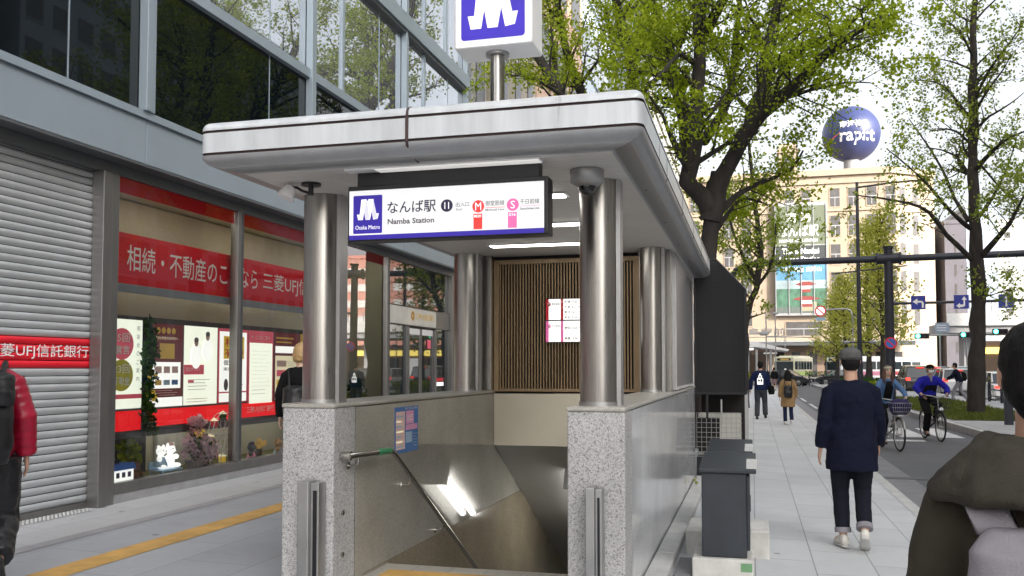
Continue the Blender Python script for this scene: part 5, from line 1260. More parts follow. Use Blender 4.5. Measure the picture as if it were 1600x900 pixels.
block_b('office_building', 'grey office block across the main road, beyond the brick one', 40, 60, 54, 100, 38, m_bluegrey, 'W', bay=2.6)
block_b('office_building', 'pale office block on the near side of the bank, behind the viewer', -40, -6.5, -50, .5, 30, m_pale, 'E', bay=2.6)

# elevated road at right
F_ = thing('elevated_road', 'pale concrete elevated road crossing behind the green signals', 'elevated road', (38, 128, 0))
G().box(24.2, 90, 126, 138, 6.1, 7.5, 'kerb_grey').build('deck', F_)
G().box(24.2, 90, 125.6, 126, 7.0, 8.6, 'kerb').build('parapet', F_)
g = G()
for k in range(26): g.box(24.4 + k * 2.5, 24.5 + k * 2.5, 125.8, 125.9, 8.6, 10.0, 'kerb_grey')
g.box(24.2, 90, 125.82, 125.88, 9.9, 10.0, 'kerb_grey').box(24.2, 90, 125.82, 125.88, 9.2, 9.28, 'kerb_grey'); g.build('railing', F_)
for x in (27, 44, 61): G().box(x, x + 2.2, 130, 133, 0, 6.1, 'kerb_grey').build('pier', F_)
o = thing('shop_front', 'yellow lit shop front under the elevated road', 'shop', (40, 141, 0)); G().box(31, 56, 140, 143, 0, 5.4, 'beige_dk').build('wall', o)
G().box(31.2, 52, 139.8, 139.98, 3.6, 4.5, mat("lit_yellow_sign", (.7, .55, .12), .5, emit=.9, ecol=(1, .78, .18))).build('sign_band', o)
g = G(); g.box(36, 39, 139.8, 139.98, .3, 3.2, 'farglass').box(40, 43, 139.8, 139.98, .3, 3.2, 'paper_w').box(44.5, 48, 139.8, 139.98, .3, 3.2, 'farglass'); g.build('window', o)

# bus shelter at the left far end
H_ = thing('bus_shelter', 'white sloping roofed shelter with lit strips at the far end of the left pavement', 'shelter', (.5, 86, 0))
G().prism([(-3.5, 3.9), (.4, 3.95), (3.2, 3.25), (3.1, 3.1), (.3, 3.5), (-3.5, 3.5)], (0, 84.6, 0), (1, 0, 0), (0, 0, 1), (0, 7, 0), 'white').build('roof', H_)
for x in (-.4, .35, 1.6):
    for y in (85, 90.5): G().box(x - .09, x + .09, y - .09, y + .09, 0, 3.3, 'steel_matt').build('post', H_)
G().box(-1.6, .1, 84.7, 84.9, 3.2, 3.42, 'fixture').box(1.0, 2.2, 86.7, 86.9, 2.9, 3.02, 'fixture').build('light_strip', H_)
G().box(-1.4, 1.4, 90.6, 90.7, .4, 2.9, 'beige_dk').build('back_panel', H_)
o = thing('street_lamp', 'grey twin spotlight post above the white shelter', 'street lamp', (1.2, 84, 0)); G().tube([(1.2, 84, 0), (1.2, 84, 6.6)], .06, 'steel_matt', 8).tube([(2.0, 84, 0), (2.0, 84, 6.5)], .05, 'steel_matt', 8).build('pole', o)
G().ell((1.0, 84, 4.7), (.45, .2, .2), 'kerb_grey').ell((2.0, 84, 6.5), (.3, .2, .1), 'kerb_grey').build('lamp_head', o); G().tube([(1.2, 84, 4.45), (5.2, 84, 4.3)], .05, 'steel_matt', 6).build('arm', o)
o = thing('shelter_name_sign', 'openwork letter sign standing on the shelter canopy', 'sign', (-.2, 88, 4.0)); g = G()
text_into(g, '高島屋前', 'kerb_grey', (-1.6, 88, 4.6), UX, UZ, 4.6, .75, .02); g.box(-1.8, 3.1, 88.02, 88.08, 4.45, 4.52, 'kerb_grey').box(-1.7, -1.6, 88.02, 88.08, 3.9, 4.45, 'kerb_grey').box(2.9, 3.0, 88.02, 88.08, 3.4, 4.45, 'kerb_grey'); g.build('lettering', o)

# ---------------------------------------------------------------- gantry, signs, lamps
O_ = thing('overhead_gantry', 'dark grey portal gantry of round pipe spanning the service road', 'gantry', (5.35, 39, .13))
G().tube([(-.95, 39, 0), (-.95, 39, 4.9), (-.88, 39, 5.35), (-.62, 39, 5.72), (-.2, 39, 5.92), (.3, 39, 5.98), (5.37, 39, 6.02), (14.5, 39, 6.12)], .135, 'dkblue', 16).build('pipe', O_)
G().tube([(5.37, 39, .10), (5.37, 39, 6.45)], [.195, .165], 'dkblue', 18).build('mast', O_)
g = G(); g.tube([(4.95, 39, 6.02), (5.79, 39, 6.03)], .21, 'dkblue', 16).build('collar', O_); g = G(); g.tube([(4.90, 39, 6.02), (4.96, 39, 6.02)], .26, 'dkblue', 16).build('flange', O_); g = G(); g.tube([(5.78, 39, 6.03), (5.84, 39, 6.03)], .26, 'dkblue', 16).build('flange', O_); g = G(); g.tube([(5.37, 39, 6.44), (5.37, 39, 6.52)], .22, 'dkblue', 16).build('flange', O_); g = G(); g.tube([(.12, 39, 5.97), (.22, 39, 5.975)], .19, 'dkblue', 14); g.build('flange', O_)
G().tube([(5.37, 39, 4.18), (14.5, 39, 4.30)], .055, 'dkblue', 10).build('sign_arm', O_)
def arrow(g, x, z, s, kind, y):
    if kind == 'up': g.add([(x + a * s, y, z + b * s) for a, b in ((-.09, -.6), (.09, -.6), (.09, .2), (.3, .2), (0, .65), (-.3, .2), (-.09, .2))], [tuple(range(7))], 'white_ink')
    else: g.add([(x + a * s, y, z + b * s) for a, b in ((.35, -.55), (.55, -.55), (.55, 0), (.40, .22), (-.1, .25), (-.1, .5), (-.6, .14), (-.1, -.2), (-.1, .05), (.30, .03), (.35, -.1))], [tuple(range(11))], 'white_ink')
for x, kind, lb in ((6.45, 'left', 'blue lane sign with white left turn arrow, nearest the mast'), (8.03, 'both', 'blue lane sign with left and straight arrows beside the right tree'), (9.63, 'up', 'blue lane sign with white straight arrow at the right')):
    o = thing('lane_sign', lb, 'road sign', (x, 38.9, 4.22), 'blue lane signs on the gantry arm')
    G().box(x - .27, x + .27, 38.90, 38.925, 3.93, 4.48, 'signnavy').build('plate', o, .004); g = G()
    G().box(x - .05, x + .05, 38.926, 39.06, 4.15, 4.30, 'dkblue').build('bracket', o)
    if kind == 'up': arrow(g, x, 4.20, .34, 'up', 38.895)
    elif kind == 'left': arrow(g, x, 4.19, .36, 'left', 38.895)
    else:
        arrow(g, x + .10, 4.22, .32, 'up', 38.895); g.add([(x + a, 38.894, 4.2 + b) for a, b in ((.08, -.2), (.08, -.1), (-.06, -.1), (-.06, -.04), (-.2, -.15), (-.06, -.25), (-.06, -.2))], [tuple(range(7))], 'white_ink')
    g.build('arrow', o)
def ring_sign(x, y, z, r, lb, inner, bars):
    o = thing('round_sign', lb, 'road sign', (x, y, z), 'round traffic signs')
    g = G(); g.tube([(x, y, z), (x, y + .02, z)], r, 'red', 28); g.build('plate', o)
    g = G(); g.disc((x, y - .004, z), UX, UZ, r * .78, inner, 28); g.build('face', o)
    g = G()
    for a in bars:
        d = Vector((math.cos(a), 0, math.sin(a))) * r * .80; n_ = Vector((-math.sin(a), 0, math.cos(a))) * r * .10; c = Vector((x, y - .008, z))
        g.add([c - d - n_, c + d - n_, c + d + n_, c - d + n_], [(0, 1, 2, 3)], 'red')
    g.build('bar', o); return o
ring_sign(5.37, 38.72, 1.58 + (575 - 538) * 39 / 1400 * .97, .235, 'round blue no parking sign with red rim low on the gantry mast', 'signblue2', (R(-45),))
ps = pt(1282, 486, 58)
ring_sign(ps.x, 58, ps.z, .33, 'round white prohibition sign with red rim on a curved grey pole', 'paper_w', (R(-45),))
o = thing('sign_pole', 'thin grey pole with a curved arm holding the white round sign', 'pole', (pt(1334, 600, 58).x, 58, .1)); q = pt(1334, 600, 58)
G().tube([(q.x, 58.05, .1), (q.x, 58.05, ps.z - .3), (q.x - .1, 58.05, ps.z), (q.x - .35, 58.05, ps.z + .12), (ps.x + .3, 58.05, ps.z + .08), (ps.x, 58.05, ps.z)], .05, 'steel_matt', 8).build('pole', o)
G().box(ps.x - .28, ps.x + .28, 57.99, 58.02, ps.z - .58, ps.z - .40, 'lblue').build('small_plate', o)
q = pt(1345, 640, 44)
L_ = thing('street_lamp', 'tall dark street lamp with two thin cross arms behind the gantry', 'street lamp', (q.x, 44, .1))
G().tube([(q.x, 44, .1), (q.x, 44, 3.0), (q.x, 44, 10.2)], [.15, .10, .065], 'dkblue', 12).build('pole', L_)
g = G(); g.tube([(q.x, 44, 9.95), (q.x + 1.6, 44, 10.1), (q.x + 2.6, 44, 10.15)], .045, 'dkblue', 8).build('arm', L_); g = G(); g.tube([(q.x - 1.2, 44, 5.95), (q.x + 2.1, 44, 6.25)], .03, 'dkblue', 8).build('arm', L_); g = G(); g.tube([(q.x - .5, 44, 2.75), (q.x + .5, 44, 2.75)], .03, 'dkblue', 8); g.build('arm', L_)
g = G(); g.ell((q.x + 2.8, 44, 10.12), (.38, .13, .07), 'kerb_grey').build('lamp_head', L_); g = G(); g.ell((q.x - .55, 44, 2.77), (.16, .12, .08), 'kerb_grey').build('lamp_head', L_); g = G(); g.ell((q.x + .55, 44, 2.77), (.16, .12, .08), 'kerb_grey'); g.build('lamp_head', L_)
g = G(); g.tube([(q.x, 44, .1), (q.x, 44, .7)], .21, 'dkblue', 14); g.build('base', L_)
for (u, v, lb) in ((1435, 525, 'green traffic signal left of the right tree, farthest left one'), (1506, 523, 'green traffic signal just left of the right tree trunk'), (1557, 518, 'green traffic signal right of the right tree trunk')):
    p = pt(u, v, 100); o = thing('traffic_signal', lb, 'traffic signal', p, 'green traffic signals')
    g = G(); g.box(p.x - .35, p.x + 1.05, 100.0, 100.25, p.z - .28, p.z + .28, 'dkblue'); g.build('housing', o, .05)
    for k, mm_ in enumerate(('green_glow', 'black_gloss', 'black_gloss')): G().tube([(p.x + k * .42 - .05, 99.94, p.z), (p.x + k * .42 - .05, 99.999, p.z)], .17 if k else .20, mm_, 18).build('lens', o)
    G().tube([(p.x + .4, 100.15, p.z + .05), (p.x + 4.5, 100.15, p.z + .1), (p.x + 4.6, 100.15, -.05)], .09, 'steel_matt', 8).build('mast', o)
o = thing('direction_sign', 'pale blue direction board beneath the lane signs', 'road sign', pt(1472, 512, 98)); p = pt(1472, 512, 98); G().box(p.x - .65, p.x + .65, 98, 98.05, p.z - .5, p.z + .5, mat('pale_blue_plate', (.33, .40, .50), .4)).build('plate', o)
G().tube([(p.x - .2, 98.1, -.05), (p.x - .2, 98.1, p.z + .5)], .08, 'steel_matt', 8).build('post', o); g = G()
for k in range(3): g.quad((p.x - .5, 97.99, p.z - .3 + k * .25), (p.x + .4, 97.99, p.z - .3 + k * .25), (p.x + .4, 97.99, p.z - .22 + k * .25), (p.x - .5, 97.99, p.z - .22 + k * .25), 'white_ink')
g.build('print', o)
# blue information plates in the terminal
p = pt(1336, 546, 96); o = thing('blue_info_sign', 'pair of small blue plates behind the grey cap of the walking man', 'sign', (p.x, 96, 0)); G().box(p.x - .55, p.x - .05, 96, 96.05, p.z - .4, p.z + .3, 'signblue2').box(p.x + .05, p.x + .6, 96, 96.05, p.z - .4, p.z + .3, 'signblue2').build('plate', o); G().tube([(p.x, 96.1, 0), (p.x, 96.1, p.z)], .05, 'steel_matt', 8).build('post', o)
# rails
def rail(x0, y0, x1, y1, z, lb, n):
    o = thing('guard_rail', lb, 'railing', ((x0 + x1) / 2, (y0 + y1) / 2, z), 'black street railings')
    for k in range(n + 1):
        t = k / n; x, y = x0 + (x1 - x0) * t, y0 + (y1 - y0) * t
        G().tube([(x, y, z - .05), (x, y, z + .95)], .06, 'dkblue', 10).build('post', o)
    g = G()
    for h in (.25, .52, .82): g.tube([(x0, y0, z + h), (x1, y1, z + h)], .03, 'dkblue', 8)
    g.build('bar', o)
rail(9.9, 33, 9.9, 43, .13, 'black railing between the right tree and the white van', 5)
rail(9.9, 22, 9.9, 31, .13, 'black railing right of the right tree', 4)
rail(1.2, 83, 4.2, 83, -.02, 'black railing crossing the far end of the left pavement', 3)
rail(4.8, 83.6, 9.5, 83.6, .1, 'black railing before the dark parked taxi', 4)
p = pt(1575, 610, 25.5)
o = thing('bollard', 'dark square post by the kerb between tree and white sedan', 'bollard', (p.x, 25.5, .13)); G().box(p.x - .09, p.x + .09, 25.4, 25.58, .12, 1.0, 'dkblue').build('post', o, .01); G().box(p.x - .1, p.x + .1, 25.39, 25.59, 1.001, 1.04, 'dkblue').build('cap', o)

# ---------------------------------------------------------------- vehicles (built round the origin, nose towards +Y)
def paint(n, c, rough=.22): return mat(n, c, rough, .1, .04, 2, spec=.6, coat=.6)
def car(label, loc, rz, col, kind='sedan', tail=False, lamp=None):
    o = thing('car', label, 'car', (0, 0, 0), 'cars on the roads')
    if kind == 'sedan':
        L, W, low = 4.6, 1.72, [(-2.3, .32), (-2.28, .72), (-2.1, .92), (-1.45, .98), (1.0, .96), (1.9, .82), (2.25, .68), (2.3, .34), (1.9, .2), (-2.0, .2)]
        cab = [(-1.75, .97), (-1.15, 1.40), (.25, 1.43), (1.05, .95)]
    elif kind == 'van':
        L, W, low = 4.7, 1.78, [(-2.35, .34), (-2.34, .8), (-2.3, 1.02), (1.2, 1.02), (2.0, .92), (2.32, .72), (2.35, .36), (1.95, .22), (-2.1, .22)]
        cab = [(-2.26, 1.02), (-2.02, 1.72), (.15, 1.76), (1.35, 1.01)]
    else:
        L, W, low = 4.5, 1.8, [(-2.25, .36), (-2.24, .85), (-2.18, 1.0), (1.1, 1.0), (1.95, .9), (2.22, .7), (2.25, .36), (1.85, .24), (-2.0, .24)]
        cab = [(-2.12, 1.0), (-1.82, 1.56), (.05, 1.60), (1.05, .99)]
    h = W / 2
    g = G(); g.prism(low, (-h, 0, 0), (0, 1, 0), (0, 0, 1), (W, 0, 0), col); g.build('body', o, .07, 3)
    # greenhouse with tumblehome: glass below, roof skin above
    ti = .13; n = len(cab); zt = max(z for _, z in cab)
    def wd(z): return h - .03 - ti * (z - .95) / (zt - .95)
    vs = [(-wd(z), y, z) for y, z in cab] + [(wd(z), y, z) for y, z in cab]
    g = G(); g.add(vs, [tuple(range(n))[::-1], tuple(range(n, 2 * n))] + [(i, i + 1, i + 1 + n, i + n) for i in range(n - 1)], 'carglass'); g.build('windows', o)
    (ya, za), (yb2, zb2) = cab[1], cab[2]
    g = G(); g.add([(-wd(za) - .01, ya - .06, za - .03), (wd(za) + .01, ya - .06, za - .03), (wd(zb2) + .01, yb2 + .10, zb2 - .03), (-wd(zb2) - .01, yb2 + .10, zb2 - .03), (-wd(za) + .08, ya + .02, za + .03), (wd(za) - .08, ya + .02, za + .03), (wd(zb2) - .08, yb2 - .02, zb2 + .03), (-wd(zb2) + .08, yb2 - .02, zb2 + .03)], [(0, 3, 2, 1), (4, 5, 6, 7), (0, 1, 5, 4), (1, 2, 6, 5), (2, 3, 7, 6), (3, 0, 4, 7)], col); g.build('roof', o, .02)
    g = G()
    for s in (-1, 1):
        for (p, q) in ((cab[0], cab[1]), (cab[2], cab[3])): g.tube([(s * (wd(p[1]) - .005), p[0], p[1]), (s * (wd(q[1]) - .005), q[0], q[1])], .035, col, 6)
        ym = (cab[1][0] + cab[2][0]) / 2; g.tube([(s * (wd(.98) + .0), ym, .98), (s * (wd(zt - .02)), ym, zt - .03)], .03, col, 6)
    g.build('pillars', o)
    for s in (-1, 1):
        for y in (-1.38, 1.40):
            wv = G(); wv.tube([(s * (h - .20), y, .32), (s * (h + .012), y, .32)], .32, 'rubber', 20); wv = wv.build('wheel', o)
            G().tube([(s * (h + .012), y, .32), (s * (h + .02), y, .32)], [.2, .17], 'steel_matt', 16).build('rim', wv)
        G().box(s * (h - .42), s * (h - .06), L / 2 - .07, L / 2 - .01, .62, .76, 'headlamp').build('headlight', o)
        zl = .80 if kind == 'sedan' else .92
        G().box(s * (h - .28), s * (h - .03), -L / 2 - .012, -L / 2 + .10, zl - .07, zl + (.03 if kind == 'sedan' else .10), 'redlamp' if tail else 'red').build('taillight', o)
        G().ell((s * (h + .08), .82, 1.02), (.09, .05, .07), col, 10, 6).build('mirror', o)
    G().box(-.17, .17, -L / 2 - .02, -L / 2 - .005, .55, .70, 'white').build('number_plate', o)
    G().box(-.17, .17, L / 2 + .002, L / 2 + .015, .42, .56, 'white').build('number_plate', o)
    G().box(-.5, .5, L / 2 - .03, L / 2 + .008, .46, .62, 'black').build('grille', o)
    if tail: G().box(-.22, .22, cab[0][0] + .12, cab[0][0] + .2, cab[1][1] - .09, cab[1][1] - .05, 'redlamp').build('brake_light', o)
    if lamp: G().ell((0, -.1, zt + .08), (.16, .10, .07), lamp).build('roof_lamp', o)
    o.location = loc; o.rotation_euler = (0, 0, rz); return o
black_p = paint("black_paint", (.012, .013, .016)); white_p = paint("white_car_paint", (.72, .73, .74)); silver_p = paint("silver_paint", (.42, .44, .45))
p = pt(1229, 600, 86.5); car('black taxi with roof lamp turning at the far end of the left pavement', (p.x, 86.5, -.05), R(-112), black_p, 'sedan', lamp='fixture')
p = pt(1312, 600, 88.5); car('long black car behind the walking man in the grey cap', (p.x, 88.5, -.05), R(96), black_p, 'sedan')
p = pt(1487, 610, 58); car('white estate car with lit brake lamps beside the blue jacketed cyclist', (p.x, 58, -.05), R(0), white_p, 'suv', True)
p = pt(1429, 610, 63); car('black van with lit tail lamps left of the white estate car', (p.x, 63, -.05), R(0), black_p, 'van', True)
p = pt(1566, 610, 46.5); car('white sedan with lit tail lamps right of the right tree', (p.x, 46.5, -.05), R(0), white_p, 'sedan', True)
p = pt(1452, 575, 84); car('silver van waiting farther ahead under the signals', (p.x, 82.5, -.05), R(0), silver_p, 'van', True)
p = pt(1497, 575, 80); car('white van waiting ahead of the white estate car', (p.x, 80, -.05), R(0), white_p, 'van', False)
p = pt(1580, 575, 66); car('dark grey car ahead of the white sedan at the right', (p.x, 66, -.05), R(0), paint("dark_grey_paint", (.06, .065, .07)), 'suv', False)

def bus(label, loc, rz, col, band, front):
    o = thing('bus', label, 'bus', (0, 0, 0), 'buses in the terminal'); h = 1.22; L = 9.0
    G().box(-h, h, -L / 2, L / 2, .35, 2.98, col).build('body', o, .12, 3)
    g = G(); g.quad((-h + .12, L / 2 + .006, 1.35), (h - .12, L / 2 + .006, 1.35), (h - .12, L / 2 + .006, 2.42), (-h + .12, L / 2 + .006, 2.42), 'carglass'); g.build('windscreen', o)
    g = G(); g.quad((-.8, L / 2 + .008, 2.50), (.8, L / 2 + .008, 2.50), (.8, L / 2 + .008, 2.80), (-.8, L / 2 + .008, 2.80), 'black'); g = g.build('destination_board', o)
    q = G(); q.quad((-.6, L / 2 + .012, 2.56), (.4, L / 2 + .012, 2.56), (.4, L / 2 + .012, 2.74), (-.6, L / 2 + .012, 2.74), M['gold']); q.build('display', g)
    g = G(); g.quad((-h + .10, L / 2 + .006, .75), (h - .10, L / 2 + .006, .75), (h - .10, L / 2 + .006, 1.25), (-h + .10, L / 2 + .006, 1.25), front); g.build('front_band', o)
    for s in (-1, 1):
        for k in range(6):
            y0 = -L / 2 + .5 + k * 1.38; G().box(s * (h - .02), s * (h + .008), y0, y0 + 1.22, 1.45, 2.45, 'carglass').build('window', o)
        G().box(s * (h - .02), s * (h + .006), -L / 2 + .2, L / 2 - .2, .7, 1.2, band).build('side_band', o)
        for y in (-2.6, 2.7):
            wv = G().tube([(s * (h - .25), y, .46), (s * (h + .01), y, .46)], .46, 'rubber', 20).build('wheel', o); G().tube([(s * (h + .01), y, .46), (s * (h + .02), y, .46)], [.28, .22], 'steel_matt', 14).build('rim', wv)
        G().box(s * .55, s * .95, L / 2 + .0, L / 2 + .02, .5, .66, 'headlamp').build('headlight', o)
        G().ell((s * (h + .18), L / 2 + .1, 2.1), (.1, .07, .2), 'black').build('mirror', o)
    G().box(-h + .1, h - .1, -L / 2 + 1, L / 2 - 2, 2.981, 3.12, col).build('roof_unit', o, .04)
    o.location = loc; o.rotation_euler = (0, 0, rz)
cream_p = paint("cream_bus_paint", (.72, .70, .50), .3); wbus = paint("white_bus_paint", (.74, .75, .76), .3)
p = pt(1243, 590, 112); bus('cream and yellow green bus facing the street from the terminal', (p.x, 116, -.05), R(163), cream_p, mat("lime_band", (.50, .62, .22), .4), 'crimson')
p = pt(1330, 590, 118); bus('white bus with a pink band standing behind the walking man\'s cap', (p.x + 1.5, 121, -.05), R(128), wbus, mat("pink_band", (.62, .2, .3), .4), 'pink')
p = pt(1398, 590, 124); bus('white bus behind the pale ginkgo boles', (p.x, 130, -.05), R(112), wbus, mat("red_band", (.5, .05, .06), .4), 'red')

# ---------------------------------------------------------------- bicycles
def bicycle(label, loc, rz, fm, basket):
    o = thing('bicycle', label, 'bicycle', (0, 0, 0), 'bicycles on the service road')
    for y, nm in ((-.54, 'wheel'), (.54, 'wheel')):
        c = Vector((0, y, .33)); g = G()
        g.tube([c + Vector((0, .315 * math.cos(R(a)), .315 * math.sin(R(a)))) for a in range(0, 361, 12)], .019, 'rubber', 8, False); wv = g.build(nm, o)
        g = G(); g.tube([c + Vector((0, .29 * math.cos(R(a)), .29 * math.sin(R(a)))) for a in range(0, 361, 12)], .010, 'steel_matt', 6, False)
        for a in range(0, 360, 20): g.tube([c + Vector((.03 if a % 40 else -.03, 0, 0)), c + Vector((0, .29 * math.cos(R(a)), .29 * math.sin(R(a))))], .0022, 'steel_matt', 4)
        g.tube([c - Vector((.05, 0, 0)), c + Vector((.05, 0, 0))], .022, 'steel_matt', 10); g.build('rim', wv)
        g = G(); g.tube([c + Vector((0, .35 * math.cos(R(a)), .35 * math.sin(R(a)))) for a in range(20, 165, 12)], .022, fm, 6); g.build('mudguard', o)
    g = G(); bb = (0, -.12, .30)
    g.tube([bb, (0, -.28, .78)], .017, fm, 8).tube([(0, .40, .80), (0, .2, .42), bb], .019, fm, 8).tube([(0, .39, .72), (0, .1, .56), (0, -.2, .56)], .015, fm, 8).tube([(.04, -.54, .33), bb], .011, fm, 6).tube([(-.04, -.54, .33), bb], .011, fm, 6).tube([(.04, -.54, .33), (0, -.25, .66)], .009, fm, 6).tube([(-.04, -.54, .33), (0, -.25, .66)], .009, fm, 6)
    g.build('frame', o)
    g = G(); g.tube([(.05, .54, .33), (.05, .45, .62), (0, .42, .68)], .012, fm, 6).tube([(-.05, .54, .33), (-.05, .45, .62), (0, .42, .68)], .012, fm, 6).tube([(0, .42, .66), (0, .38, .95)], .015, 'steel_matt', 8); g.build('fork', o)
    g = G(); g.tube([(-.28, .22, 1.0), (-.22, .30, 1.02), (-.1, .38, 1.0), (0, .38, .96), (.1, .38, 1.0), (.22, .30, 1.02), (.28, .22, 1.0)], .012, 'steel_matt', 8); hb = g.build('handlebar', o)
    for s in (-1, 1): G().tube([(s * .28, .22, 1.0), (s * .235, .285, 1.015)], .017, 'rubber', 8).build('grip', hb)
    g = G(); g.rings([((0, -.44, .84), (.09, 0, 0), (0, 0, .025)), ((0, -.38, .85), (.11, 0, 0), (0, 0, .035)), ((0, -.27, .85), (.06, 0, 0), (0, 0, .03)), ((0, -.15, .845), (.025, 0, 0), (0, 0, .02))], 'rubber', 12); g.build('saddle', o)
    g = G(); g.tube([(.05, -.12, .30), (.06, -.06, .16)], .010, 'steel_matt', 6).tube([(-.05, -.12, .30), (-.06, -.18, .44)], .010, 'steel_matt', 6).box(.06, .15, -.10, -.02, .145, .165, 'rubber').box(-.15, -.06, -.22, -.14, .435, .455, 'rubber'); g.build('crank', o)
    if basket:
        g = G()
        for z, e in ((.70, .0), (.78, .02), (.86, .035), (.95, .05)):
            g.tube([(-.14 - e, .47, z), (.14 + e, .47, z), (.14 + e, .70 + e, z), (-.14 - e, .70 + e, z), (-.14 - e, .47, z)], .005, basket, 5)
        for k in range(9):
            x = -.14 + k * .035; g.tube([(x, .70, .70), (x * 1.3, .75, .95)], .003, basket, 4).tube([(x, .47, .70), (x * 1.3, .47, .95)], .003, basket, 4)
        g.box(-.14, .14, .47, .70, .695, .70, basket); g.build('basket', o)
    g = G(); g.tube([(0, .56, .72), (0, .61, .72)], [.03, .045], 'headlamp', 12); g.build('lamp', o)
    o.location = loc; o.rotation_euler = (0, 0, rz); return o

# ---------------------------------------------------------------- people
def fuse(g, name, m, parent, vox, disp=0, dsc=.12, smooth=4):
    me = g.mesh('tmp'); o = bpy.data.objects.new('tmp', me); COL.objects.link(o)
    r = o.modifiers.new('r', 'REMESH'); r.mode = 'VOXEL'; r.voxel_size = vox; r.use_smooth_shade = True
    s = o.modifiers.new('s', 'SMOOTH'); s.factor = .5; s.iterations = smooth
    tx = None
    if disp:
        tx = bpy.data.textures.new('folds', 'CLOUDS'); tx.noise_scale = dsc; tx.noise_depth = 2
        d = o.modifiers.new('d', 'DISPLACE'); d.texture = tx; d.strength = disp; d.mid_level = .5; d.texture_coords = 'LOCAL'
    dg = bpy.context.evaluated_depsgraph_get(); dg.update()
    out = bpy.data.meshes.new_from_object(o.evaluated_get(dg)); out.name = name
    bpy.data.objects.remove(o); bpy.data.meshes.remove(me)
    out.materials.clear(); out.materials.append(M[m] if isinstance(m, str) else m)
    out.polygons.foreach_set('material_index', [0] * len(out.polygons)); out.polygons.foreach_set('use_smooth', [True] * len(out.polygons))
    if tx: pass
    return link_mesh(name, out, parent)
V3 = Vector
def V(p): return Vector(p)
def lerp(a, b, t): return V(a) * (1 - t) + V(b) * t
STAND = dict(pel=(0, 0, .90), nek=(0, -.01, 1.44), head=(0, .025, .165),
             el=(-.235, -.03, 1.13), wl=(-.25, .03, .87), er=(.235, -.03, 1.13), wr=(.25, .03, .87),
             kl=(-.10, .015, .49), al=(-.105, -.02, .09), kr=(.10, .015, .49), ar=(.105, -.02, .09), tl=(0, 1, -.1), tr=(0, 1, -.1))
